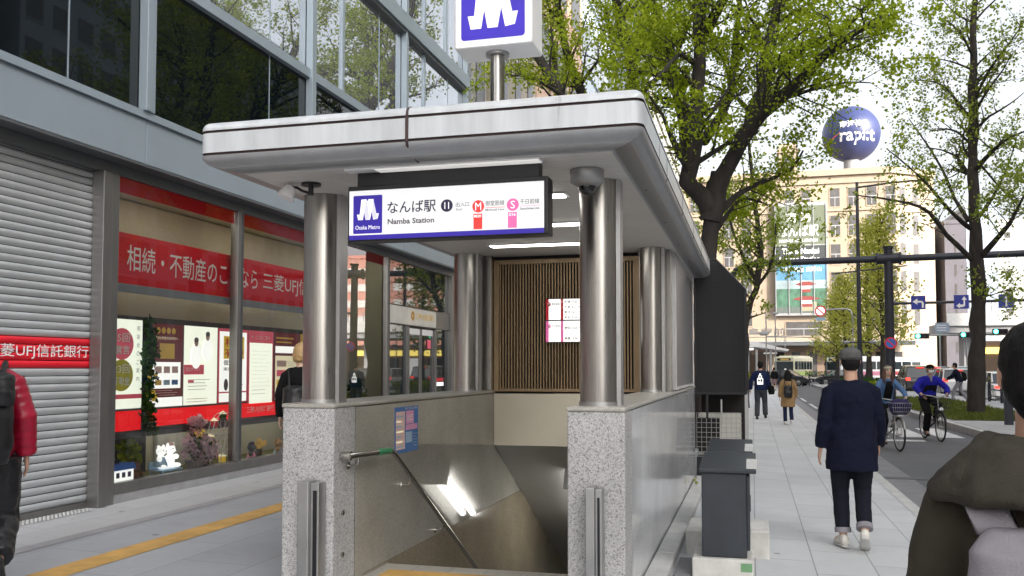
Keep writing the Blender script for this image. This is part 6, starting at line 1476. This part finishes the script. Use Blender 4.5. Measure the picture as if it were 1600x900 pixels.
def figure(label, loc, rz, h, pose=None, top=None, bot=None, shoes='shoeblk', skin='skin', hair=None, vox=.009, slim=1.0, face=False, extra=None):
    P = dict(STAND); P.update(pose or {}); J = {k: V(v) for k, v in P.items() if k != 'sht'}
    o = thing('person', label, 'person', (0, 0, 0))
    pel, nek = J['pel'], J['nek']; ax = (nek - pel).normalized(); X = V((1, 0, 0)); Fw = ax.cross(X) * -1
    if Fw.y < 0: Fw = -Fw
    def ring(t, rx, ry, f=0): c = lerp(pel, nek, t) + Fw * f; return (c, X * rx * slim, Fw * ry * slim)
    st_ = P.get('sht', (.86, .168)); P.pop('sht', None)
    shl = lerp(pel, nek, st_[0]) + X * -st_[1] * slim; shr = lerp(pel, nek, st_[0]) + X * st_[1] * slim
    hl = pel + V((-.09, 0, -.02)); hr_ = pel + V((.09, 0, -.02)); hd = nek + J['head']
    B = G(); m = skin
    B.rings([ring(-.14, .13, .095), ring(0, .158, .11), ring(.14, .150, .105), ring(.38, .130, .095), ring(.68, .150, .108), ring(.86, .150, .095), ring(.97, .085, .07)], m)
    B.tube([lerp(pel, nek, .92), nek + J['head'] * .25, nek + J['head'] * .7], [.062, .054, .052], m, 14)
    B.ell(hd + V((0, -.008, .02)), (.074, .092, .098), m, 20, 14); B.ell(hd + V((0, .028, -.045)), (.054, .058, .062), m, 16, 10)
    B.ell(hd + V((0, .088, -.005)), (.013, .018, .022), m, 10, 8)
    for s in (-1, 1): B.ell(hd + V((s * .076, -.012, 0)), (.011, .020, .030), m, 10, 8)
    for sh, e, w_, s in ((shl, J['el'], J['wl'], -1), (shr, J['er'], J['wr'], 1)):
        B.tube([lerp(sh, pel, .02), lerp(sh, e, .5), e, lerp(e, w_, .4), w_], [.052, .046, .038, .036, .026], m, 12)
        d = (w_ - e).normalized(); n = (X * -s - d * d.dot(X * -s)).normalized(); q = d.cross(n) * s
        if q.y < 0: q = -q
        B.rings([(w_ - d * .01, q * .026, n * .018), (w_ + d * .03, q * .036, n * .016), (w_ + d * .085, q * .040, n * .014), (w_ + d * .098, q * .036, n * .011)], m, 12)
        for k in range(4):
            a = w_ + d * .09 + q * (.030 - k * .020); ln = (.062, .072, .067, .052)[k]
            B.tube([a - d * .01, a + d * ln * .45 + n * .004, a + d * ln * .8 + n * .014, a + d * ln + n * .024], [.0088, .0085, .008, .0065], m, 8)
        B.tube([w_ + d * .025 + q * .030, w_ + d * .055 + q * .052 + n * .008, w_ + d * .085 + q * .056 + n * .018], [.012, .010, .008], m, 8)
    for hp, k, a, td in ((hl, J['kl'], J['al'], J['tl']), (hr_, J['kr'], J['ar'], J['tr'])):
        B.tube([hp, lerp(hp, k, .5), k, lerp(k, a, .4), a], [.085, .070, .052, .050, .034], m, 12)
        td = td.normalized(); B.rings([(a - td * .03 + V((0, 0, -.02)), (.03, 0, 0), (0, 0, .03)), (a + td * .06 + V((0, 0, -.03)), (.035, 0, 0), (0, 0, .03)), (a + td * .16 + V((0, 0, -.045)), (.035, 0, 0), (0, 0, .018))], m, 10)
    fuse(B, 'body', skin, o, min(vox, .0075) if vox < .008 else vox, smooth=3)
    if top:
        T_ = dict(m='navy', hem=-.10, infl=.02, sr=.062, flare=.0, sl=1.0, disp=.018, puff=0, neck=1.0, dsc=.12); T_.update(top); f = T_['infl']
        g = G(); hm = T_['hem']; fl = T_['flare']
        g.rings([ring(hm, .155 + f + fl, .112 + f + fl), ring(hm + .02, .157 + f + fl, .114 + f + fl), ring(.15, .152 + f + fl * .6, .110 + f + fl * .6), ring(.40, .142 + f + fl * .2, .105 + f), ring(.68, .158 + f, .116 + f), ring(.84, .150 + f * .7, .104 + f * .6), ring(.94, .105 + f * .6, .082 + f * .4), ring(1.0 + .02 * T_['neck'], .072, .068)], T_['m'], 24)
        for sh, e, w_ in ((shl, J['el'], J['wl']), (shr, J['er'], J['wr'])):
            end = lerp(e, w_, T_['sl']); r = T_['sr']
            if T_['puff']:
                pts, rad = [], []; N = 26
                for k in range(N + 1):
                    t = k / N; q = lerp(sh, e, t * 2) if t < .5 else lerp(e, end, (t - .5) * 2)
                    pts.append(q); rad.append((r + .004 - .022 * t) * (.97 + T_['puff'] * abs(math.sin(t * math.pi * 9))))
                c0 = lerp(pel, nek, .86); g.tube([lerp(pel, nek, .93) + (sh - c0) * .25, lerp(pel, nek, .905) + (sh - c0) * .70, sh + (e - sh) * .12], [r * .62, r * .88, r * 1.02], T_['m'], 16)
                g.tube(pts, rad, T_['m'], 16)
            else: g.tube([lerp(pel, nek, .93) + (sh - lerp(pel, nek, .86)) * .25, lerp(pel, nek, .905 if st_[0] > .82 else .87) + (sh - lerp(pel, nek, .86)) * .70, sh + (e - sh) * .10, lerp(sh, e, .5), e, lerp(e, end, .5), end], [r * .62, r * .84, r + .004, r, r * .92, r * .86, r * .74], T_['m'], 16)
        if T_.get('hood'): 
            hg = G(); c = nek + V((0, -.025, 0))
            hg.rings([(c + V((0, .015, -.04)), (.070, 0, 0), (0, .075, 0)), (c + V((0, .01, .035)), (.082, 0, 0), (0, .085, 0)), (c + V((0, -.005, .052)), (.105, 0, 0), (0, .105, 0)), (c + V((0, -.02, .025)), (.145, 0, 0), (0, .135, 0)), (c + V((0, -.035, -.035)), (.205, 0, 0), (0, .165, 0)), (c + V((0, -.04, -.072)), (.232, 0, 0), (0, .178, 0)), (c + V((0, -.035, -.098)), (.222, 0, 0), (0, .165, 0)), (c + V((0, -.0, -.08)), (.11, 0, 0), (0, .11, 0))], T_['m'], 32)
            fuse(hg, 'hood', 'olive_lt', o, .009, .028, .09, 5)
        fuse(g, T_.get('nm', 'jacket'), T_['m'], o, max(vox, .009), T_['disp'], T_['dsc'], T_.get('sm', 9))
    if bot:
        T_ = dict(m='denim', r0=.098, r1=.066, r2=.056, to=1.0, disp=.012); T_.update(bot); g = G()
        g.rings([ring(-.17, .145, .105), ring(-.05, .168, .122), ring(.06, .166, .120), ring(.17, .152, .110)], T_['m'], 20)
        for hp, k, a in ((hl, J['kl'], J['al']), (hr_, J['kr'], J['ar'])):
            end = lerp(k, a, T_['to']); g.tube([hp + V((0, 0, .02)), lerp(hp, k, .5), k, lerp(k, end, .5), end], [T_['r0'], (T_['r0'] + T_['r1']) / 2 + .004, T_['r1'], (T_['r1'] + T_['r2']) / 2, T_['r2']], T_['m'], 14)
        fuse(g, T_.get('nm', 'trousers'), T_['m'], o, max(vox, .009), T_['disp'], .10)
        if T_.get('cuff'):
            for k, a in ((J['kl'], J['al']), (J['kr'], J['ar'])):
                e = lerp(k, a, T_['to']); G().tube([lerp(k, a, T_['to'] - .10), lerp(k, a, T_['to'] + .01)], [T_['r2'] + .008, T_['r2'] + .007], T_['cuff'], 20).build('trouser_cuff', o)
    if bot and bot.get('skirt'):
        g = G(); s_ = bot['skirt']; g.rings([(pel + V((0, 0, s_[1])), (s_[2], 0, 0), (0, s_[2] * .8, 0)), (pel + V((0, 0, -.05)), (.17, 0, 0), (0, .125, 0)), (pel + V((0, 0, .12)), (.145, 0, 0), (0, .105, 0))], s_[0], 24); fuse(g, 'skirt', s_[0], o, max(vox, .01), .01)
    for a, td in ((J['al'], J['tl']), (J['ar'], J['tr'])):
        td = td.normalized(); u = V((0, 0, 1)); u = (u - td * u.dot(td)).normalized(); sx_ = td.cross(u)
        g = G(); g.rings([(a - td * .075 - u * .050, sx_ * .024, u * .030), (a - td * .055 - u * .040, sx_ * .034, u * .048), (a - td * .0 - u * .030, sx_ * .038, u * .060), (a + td * .06 - u * .045, sx_ * .041, u * .045), (a + td * .12 - u * .058, sx_ * .044, u * .032), (a + td * .175 - u * .064, sx_ * .036, u * .024), (a + td * .195 - u * .068, sx_ * .018, u * .014)], shoes, 14)
        sh_ = g.build('shoe', o)
        g = G(); g.rings([(a - td * .082 - u * .085, sx_ * .030, u * .010), (a - td * .03 - u * .085, sx_ * .040, u * .011), (a + td * .10 - u * .086, sx_ * .048, u * .011), (a + td * .19 - u * .086, sx_ * .036, u * .010), (a + td * .208 - u * .085, sx_ * .018, u * .008)], 'kerb' if shoes == 'shoe' else 'rubber', 12); g.build('sole', sh_)
    if hair:
        g = G(); st = hair.get('style', 'short'); mm_ = hair['m']
        if st in ('short', 'bob', 'long'):
            g.ell(hd + V((0, -.018, .034)), (.083, .094, .097), mm_, 20, 14); g.ell(hd + V((0, -.045, -.012)), (.078, .068, .075), mm_, 18, 12)
        if st == 'short': g.ell(hd + V((0, -.052, -.055)), (.055, .045, .050), mm_, 14, 10)
        if st == 'bob': g.rings([(hd + V((0, -.03, .06)), (.085, 0, 0), (0, .085, 0)), (hd + V((0, -.035, -.03)), (.096, 0, 0), (0, .088, 0)), (hd + V((0, -.035, -.085)), (.092, 0, 0), (0, .078, 0)), (hd + V((0, -.035, -.105)), (.06, 0, 0), (0, .05, 0))], mm_, 20)
        if st == 'long':
            for s in (-1, 1): g.tube([hd + V((s * .062, -.01, .05)), hd + V((s * .085, -.02, -.06)), hd + V((s * .09, -.005, -.17)), hd + V((s * .075, .01, -.28))], [.03, .036, .034, .015], mm_, 10)
            g.rings([(hd + V((0, -.05, .03)), (.085, 0, 0), (0, .06, 0)), (hd + V((0, -.07, -.10)), (.10, 0, 0), (0, .05, 0)), (hd + V((0, -.085, -.24)), (.10, 0, 0), (0, .045, 0)), (hd + V((0, -.085, -.34)), (.06, 0, 0), (0, .02, 0))], mm_, 18)
        if st == 'under_cap':
            g.rings([(hd + V((0, -.030, .035)), (.080, 0, 0), (0, .075, 0)), (hd + V((0, -.040, -.02)), (.078, 0, 0), (0, .068, 0)), (hd + V((0, -.048, -.062)), (.060, 0, 0), (0, .050, 0)), (hd + V((0, -.05, -.08)), (.04, 0, 0), (0, .035, 0))], mm_, 18)
        fuse(g, 'hair', mm_, o, max(.008, vox * .9), .012, .03, 2)
    if face:
        g = G()
        for s in (-1, 1): g.ell(hd + V((s * .032, .076, .018)), (.013, .008, .007), 'ink', 10, 6).ell(hd + V((s * .032, .078, .038)), (.018, .007, .004), 'hair', 10, 5)
        g.ell(hd + V((0, .083, -.052)), (.022, .006, .007), 'crimson', 10, 6); g.build('face', o)
    if extra: extra(o, J, hd, X, Fw)
    o.scale = (h / 1.72,) * 3; o.location = loc; o.rotation_euler = (0, 0, rz)
    return o
def carried(name, label, cat, loc, rz, h, build):
    o = thing(name, label, cat, (0, 0, 0)); build(o); o.scale = (h / 1.72,) * 3; o.location = loc; o.rotation_euler = (0, 0, rz); return o

# man in navy sweater and cap, mid-stride
def cap(o, J, hd, X, Fw):
    g = G(); g.ell(hd + V((0, -.012, .055)), (.092, .112, .066), 'grey_wool', 24, 14); g.ell(hd + V((0, -.02, .035)), (.093, .105, .045), 'grey_wool', 24, 12); fuse(g, 'flat_cap', 'grey_wool', o, .008, .010, .06, 2)
    G().rings([(hd + V((0, .06, .045)), (.07, 0, 0), (0, 0, .008)), (hd + V((0, .10, .038)), (.075, 0, 0), (0, 0, .007)), (hd + V((0, .135, .028)), (.045, 0, 0), (0, 0, .005))], 'grey_wool', 14).build('cap_peak', o)
WALK = dict(kl=(-.085, .12, .50), al=(-.075, .05, .105), tl=(-.15, 1, -.05), kr=(.095, .10, .50), ar=(.075, -.13, .17), tr=(.12, .85, -.55), el=(-.225, -.06, 1.12), wl=(-.255, .0, .86), er=(.225, .0, 1.12), wr=(.235, .12, .90))
xm, ym = .82, 8.3
figure('man in dark navy sweater, grey flat cap and rolled jeans walking away on the pavement', (xm, ym, gz(xm)), R(2), 1.735, WALK, dict(m='navy', nm='sweater', hem=-.42, infl=.036, sr=.066, flare=.024, disp=.030, neck=.4), dict(m='denim', r0=.100, r1=.074, r2=.060, to=.93, cuff='packgrey'), 'shoe', 'skin', dict(m='hair', style='under_cap'), .0075, extra=cap)

# man at the right edge, seen from behind at arm's length
hx, hy = .572, 2.06
figure('dark haired man in an olive hooded jacket close by at the right edge', (hx, hy, gz(hx)), R(-13), 1.63, dict(sht=(.80, .160), nek=(0, 0, 1.45), head=(0, .03, .17), el=(-.215, -.02, 1.13), er=(.215, -.02, 1.13), wl=(-.22, .10, .90), wr=(.22, .1, .90)), dict(m='olivecloth', nm='jacket', hem=-.12, infl=.030, sr=.078, disp=.022, hood=True, neck=.6, dsc=.14, sm=9), dict(m='denim'), 'shoeblk', 'skin', dict(m='hair', style='short'), .007)
def bp1(o):
    g = G(); g.rings([((0, -.20, 1.32), (.11, 0, 0), (0, .05, 0)), ((0, -.235, 1.28), (.145, 0, 0), (0, .085, 0)), ((0, -.25, 1.10), (.16, 0, 0), (0, .11, 0)), ((0, -.25, .92), (.155, 0, 0), (0, .11, 0)), ((0, -.235, .84), (.13, 0, 0), (0, .08, 0))], 'packgrey', 24); fuse(g, 'pack', 'packgrey', o, .009, .012)
    for s in (-1, 1):
        st = G(); P_ = [V((s * .085, -.20, 1.30)), V((s * .115, -.165, 1.365)), V((s * .125, -.04, 1.405)), V((s * .13, .10, 1.35)), V((s * .165, .165, 1.25)), V((s * .19, .10, 1.0)), V((s * .165, -.12, .92))]
        st.rings([(p_, (.044, 0, .004 * s), (0, .003, .010) if 0 < i < 4 else (0, .008, 0)) for i, p_ in enumerate(P_)], 'packgrey', 10); st.build('strap', o)
    G().tube([(-.10, -.335, 1.12), (0, -.362, 1.13), (.10, -.335, 1.12)], .006, 'black', 6).build('zip', o)
carried('backpack', 'pale grey backpack on the olive jacketed man', 'backpack', (hx, hy, gz(hx)), R(-13), 1.63, bp1)

# person in the red padded jacket at the left edge
rx, ry = -4.65, 4.54
figure('person in crimson padded jacket and wide black trousers walking at the left edge', (rx, ry, gz(rx)), R(47), 1.72, dict(kl=(-.09, .20, .50), al=(-.09, .24, .10), kr=(.10, .06, .48), ar=(.11, -.26, .29), tr=(.1, .7, -.7), er=(.245, -.06, 1.14), wr=(.265, .02, .90), el=(-.26, .02, 1.13), wl=(-.25, .15, .93)), dict(m='puffer', hem=-.02, infl=.035, sr=.076, disp=.010, puff=.10, sm=3), dict(m='nylon', r0=.15, r1=.14, r2=.085, to=.96, disp=.03), 'shoeblk', 'skin', dict(m='hair', style='short'), .0075)
def bp2(o):
    g = G(); g.rings([((0, -.17, 1.38), (.11, 0, 0), (0, .05, 0)), ((0, -.22, 1.34), (.165, 0, 0), (0, .09, 0)), ((0, -.25, 1.15), (.175, 0, 0), (0, .12, 0)), ((0, -.25, .96), (.175, 0, 0), (0, .12, 0)), ((0, -.23, .86), (.15, 0, 0), (0, .09, 0))], 'nylon', 24); fuse(g, 'pack', 'nylon', o, .01, .025, .15)
    g = G(); g.rings([((0, -.20, 1.42), (.12, 0, 0), (0, .06, 0)), ((0, -.25, 1.40), (.18, 0, 0), (0, .12, 0)), ((0, -.30, 1.30), (.185, 0, 0), (0, .10, 0)), ((0, -.33, 1.22), (.17, 0, 0), (0, .04, 0))], 'nylon', 22); fuse(g, 'flap', 'nylon', o, .01, .03, .1)
    for s in (-1, 1): G().tube([(s * .11, -.18, 1.40), (s * .135, -.02, 1.475), (s * .14, .12, 1.38), (s * .17, .10, 1.05), (s * .15, -.12, .93)], .018, 'nylon', 8).build('strap', o)
carried('backpack', 'big black nylon backpack on the person in the crimson jacket', 'backpack', (rx, ry, gz(rx)), R(47), 1.72, bp2)

# blond woman beyond the left pier
bx_, byy = -5.08, 9.45
figure('blond bobbed person in black clothes standing half hidden behind the left pier', (bx_, byy, gz(bx_)), R(12), 1.72, dict(kl=(-.09, .10, .5), al=(-.10, -.02, .10), kr=(.09, .08, .5), ar=(.08, .12, .1)), dict(m='blackcloth', hem=-.55, infl=.03, sr=.068, flare=.02), dict(m='blackcloth', r2=.05), 'shoeblk', 'skin_pale', dict(m='hair_blond', style='bob'), .0085, .95)
def bp3(o):
    g = G(); g.rings([((-.02, -.17, 1.24), (.09, 0, 0), (0, .04, 0)), ((-.02, -.19, 1.20), (.13, 0, 0), (0, .075, 0)), ((-.02, -.205, 1.0), (.14, 0, 0), (0, .09, 0)), ((-.02, -.19, .86), (.12, 0, 0), (0, .06, 0))], 'nylon', 20); fuse(g, 'pack', 'nylon', o, .01, .02)
    for s in (-1, 1): G().tube([(s * .09, -.16, 1.22), (s * .12, -.08, 1.42), (s * .125, .08, 1.40), (s * .15, .06, 1.0), (s * .12, -.12, .92)], .014, 'nylon', 8).build('strap', o)
carried('backpack', 'small black backpack of the blond person behind the left pier', 'backpack', (bx_, byy, gz(bx_)), R(12), 1.72, bp3)

# far walkers on the right pavement
xa, ya = .22, 28.2
def shirt_print(o, J, hd, X, Fw):
    g = G(); g.box(-.085, .085, -.158, -.150, 1.03, 1.22, 'paper_w').box(-.05, .05, -.158, -.150, 1.22, 1.30, 'paper_w').box(-.022, .022, -.156, -.148, 1.30, 1.36, 'paper_w'); g.build('back_print', o)
    g = G(); g.box(-.06, -.01, -.161, -.159, 1.12, 1.18, 'navy').box(.015, .06, -.161, -.159, 1.11, 1.19, 'navy').box(-.03, .03, -.161, -.159, 1.24, 1.275, 'navy'); g.build('print_letters', o)
figure('man in a navy jacket with a white print on the back, walking ahead', (xa, ya, gz(xa)), R(-4), 1.75, dict(kl=(-.10, .06, .5), al=(-.11, -.06, .10), kr=(.11, .10, .5), ar=(.13, -.02, .14), el=(-.27, -.02, 1.13), wl=(-.29, .06, .88)), dict(m=cloth("navy_nylon", (.010, .018, .06)), hem=-.06, infl=.03, sr=.07), dict(m='greytrouser', r2=.075, r1=.08), 'shoeblk', 'skin', dict(m='hair', style='short'), .012, extra=shirt_print)
def bag1(o):
    g = G(); g.rings([((.30, -.02, 1.0), (.06, 0, 0), (0, .10, 0)), ((.31, -.02, .96), (.085, 0, 0), (0, .15, 0)), ((.31, -.02, .82), (.10, 0, 0), (0, .17, 0)), ((.31, -.02, .74), (.07, 0, 0), (0, .13, 0))], 'blackcloth', 18); fuse(g, 'bag', 'blackcloth', o, .012, .01)
    G().tube([(.30, .02, .98), (.20, .04, 1.44), (.22, -.06, 1.44), (.31, -.06, .98)], .012, 'blackcloth', 8).build('strap', o)
carried('shoulder_bag', 'black shoulder bag of the man with the white print', 'bag', (xa, ya, gz(xa)), R(-4), 1.75, bag1)
xb, yb3 = .93, 26.0
figure('long haired woman in a tan coat with white shoes, walking ahead', (xb, yb3, gz(xb)), R(6), 1.50, dict(kl=(-.09, .06, .5), al=(-.09, .0, .10), kr=(.09, .02, .5), ar=(.09, -.12, .15)), dict(m='tan', nm='coat', hem=-.62, infl=.03, sr=.07, flare=.05), dict(m=cloth("blue_jeans", (.015, .02, .06)), r2=.06), 'shoe', 'skin_pale', dict(m='hair', style='long'), .012, .97)
carried('backpack', 'small black backpack of the woman in the tan coat', 'backpack', (xb, yb3, gz(xb)), R(6), 1.50, bp3)
p = pt(1208, 603, 70); figure('distant person in dark top and pale skirt before the black taxi', (p.x, 66, gz(p.x, 66)), R(10), 1.62, None, dict(m='blackcloth', infl=.02), dict(m='skin_pale', nm='leggings', r0=.07, r1=.05, r2=.035, skirt=(cloth("rose_skirt", (.2, .13, .14)), -.36, .22)), 'shoeblk', 'skin_pale', dict(m='hair', style='bob'), .014)
p = pt(1500, 628, 41); figure('stooping man in navy jacket and pale trousers left of the right tree', (p.x, 41, .13), R(70), 1.70, dict(nek=(0, .16, 1.40), kl=(-.1, .22, .52), al=(-.1, .26, .1), kr=(.1, -.02, .5), ar=(.1, -.28, .14), tr=(0, .8, -.5), el=(-.24, .25, 1.13), wl=(-.2, .45, 1.0), er=(.24, .25, 1.13), wr=(.2, .45, 1.0)), dict(m='navy', infl=.03, sr=.07), dict(m='packgrey', r2=.06), 'shoeblk', 'skin', dict(m='hair', style='short'), .012)
p = pt(1492, 610, 40.6)
carried('backpack', 'dark backpack of the stooping man left of the right tree', 'backpack', (pt(1500, 628, 41).x, 41, .13), R(70), 1.70, lambda o: fuse(G().rings([((0, -.10, 1.32), (.09, 0, 0), (0, .05, 0)), ((0, -.16, 1.26), (.14, 0, 0), (0, .09, 0)), ((0, -.20, 1.02), (.14, 0, 0), (0, .09, 0)), ((0, -.18, .92), (.1, 0, 0), (0, .06, 0))], 'blackcloth', 18), 'pack', 'blackcloth', o, .012, .015))

# cyclists coming towards the viewer
RIDE = dict(pel=(0, -.30, .93), nek=(0, -.10, 1.44), head=(0, .045, .16), el=(-.29, .03, 1.14), wl=(-.27, .17, 1.03), er=(.29, .03, 1.14), wr=(.27, .17, 1.03), kl=(-.11, .10, .80), al=(-.12, -.14, .50), kr=(.11, .08, .58), ar=(.12, -.06, .215), tl=(0, 1, -.2), tr=(0, 1, -.15))
c1 = (2.66, 19.5, -.05); r1_ = R(-170)
bicycle('silver city bicycle with front basket ridden by the long haired woman', c1, r1_, 'steel_matt', 'steel_matt')
def woman_x(o, J, hd, X, Fw):
    g = G(); g.ell(hd + V((0, -.012, .06)), (.088, .10, .052), mat("straw_hat", (.42, .38, .30), .9), 20, 10); g.build('beret', o)
    g = G(); g.rings([(J['nek'] + V((0, .085, -.06)), (.05, 0, 0), (0, .02, 0)), (J['nek'] + V((0, .10, -.2)), (.085, 0, 0), (0, .03, 0)), (J['pel'] + V((0, .115, .05)), (.09, 0, 0), (0, .04, 0))], 'blackcloth', 16); g.build('vest_top', o)
figure('long haired woman in a blue denim jacket and beret riding the silver bicycle', c1, r1_, 1.60, {k: tuple(c * 1.06 for c in v) if k != 'head' and k[0] != 't' else v for k, v in RIDE.items()}, dict(m='ltdenim', hem=.02, infl=.022, sr=.06, sl=.75), dict(m='blackcloth', r2=.045, to=.8, nm='trousers'), 'shoeblk', 'skin_pale', dict(m='hair_brown', style='long'), .0095, .94, True, woman_x)
carried('handbag', 'dark purple bag in the front basket of the silver bicycle', 'bag', c1, r1_, 1.72, lambda o: fuse(G().rings([((0, .58, .72), (.13, 0, 0), (0, .09, 0)), ((0, .60, .80), (.20, 0, 0), (0, .12, 0)), ((0, .60, .92), (.21, 0, 0), (0, .13, 0)), ((0, .59, 1.0), (.16, 0, 0), (0, .09, 0)), ((0, .58, 1.03), (.08, 0, 0), (0, .04, 0))], 'purple', 20), 'bag', 'purple', o, .012, .02))
c2 = (3.92, 22.2, -.05); r2_ = R(-172)
bicycle('black bicycle ridden by the man in the bright blue jacket', c2, r2_, 'black', 'black')
def man_x(o, J, hd, X, Fw):
    g = G(); g.rings([(hd + V((0, .06, -.015)), (.055, 0, 0), (0, .035, 0)), (hd + V((0, .075, -.045)), (.058, 0, 0), (0, .035, 0)), (hd + V((0, .06, -.085)), (.045, 0, 0), (0, .03, 0))], 'white', 16); g.build('face_mask', o)
    g = G(); g.ell(hd + V((0, -.01, .055)), (.09, .105, .06), 'blackcloth', 20, 10).rings([(hd + V((0, .06, .05)), (.07, 0, 0), (0, 0, .008)), (hd + V((0, .14, .035)), (.05, 0, 0), (0, 0, .006))], 'blackcloth', 12); g.build('cap', o)
    g = G(); g.rings([(J['nek'] + V((0, .08, -.2)), (.12, 0, 0), (0, .04, 0)), (J['pel'] + V((0, .12, .12)), (.15, 0, 0), (0, .05, 0)), (J['pel'] + V((0, .14, -.1)), (.17, 0, 0), (0, .05, 0))], 'blackcloth', 16); g.build('apron', o)
    g = G(); g.rings([(J['nek'] + V((0, .06, .02)), (.04, 0, 0), (0, .02, 0)), (J['nek'] + V((0, .10, -.12)), (.018, 0, 0), (0, .02, 0))], 'packgrey', 12); g.build('scarf', o)
figure('man in a bright blue jacket, black cap and white mask riding the black bicycle', c2, r2_, 1.72, {**RIDE, 'el': (-.33, .02, 1.16), 'er': (.36, .02, 1.18)}, dict(m='bluecloth', hem=.05, infl=.035, sr=.075, sl=.8), dict(m='blackcloth', r0=.105, r1=.085, r2=.07), 'shoeblk', 'skin', dict(m='hair', style='under_cap'), .0095, 1.0, True, man_x)
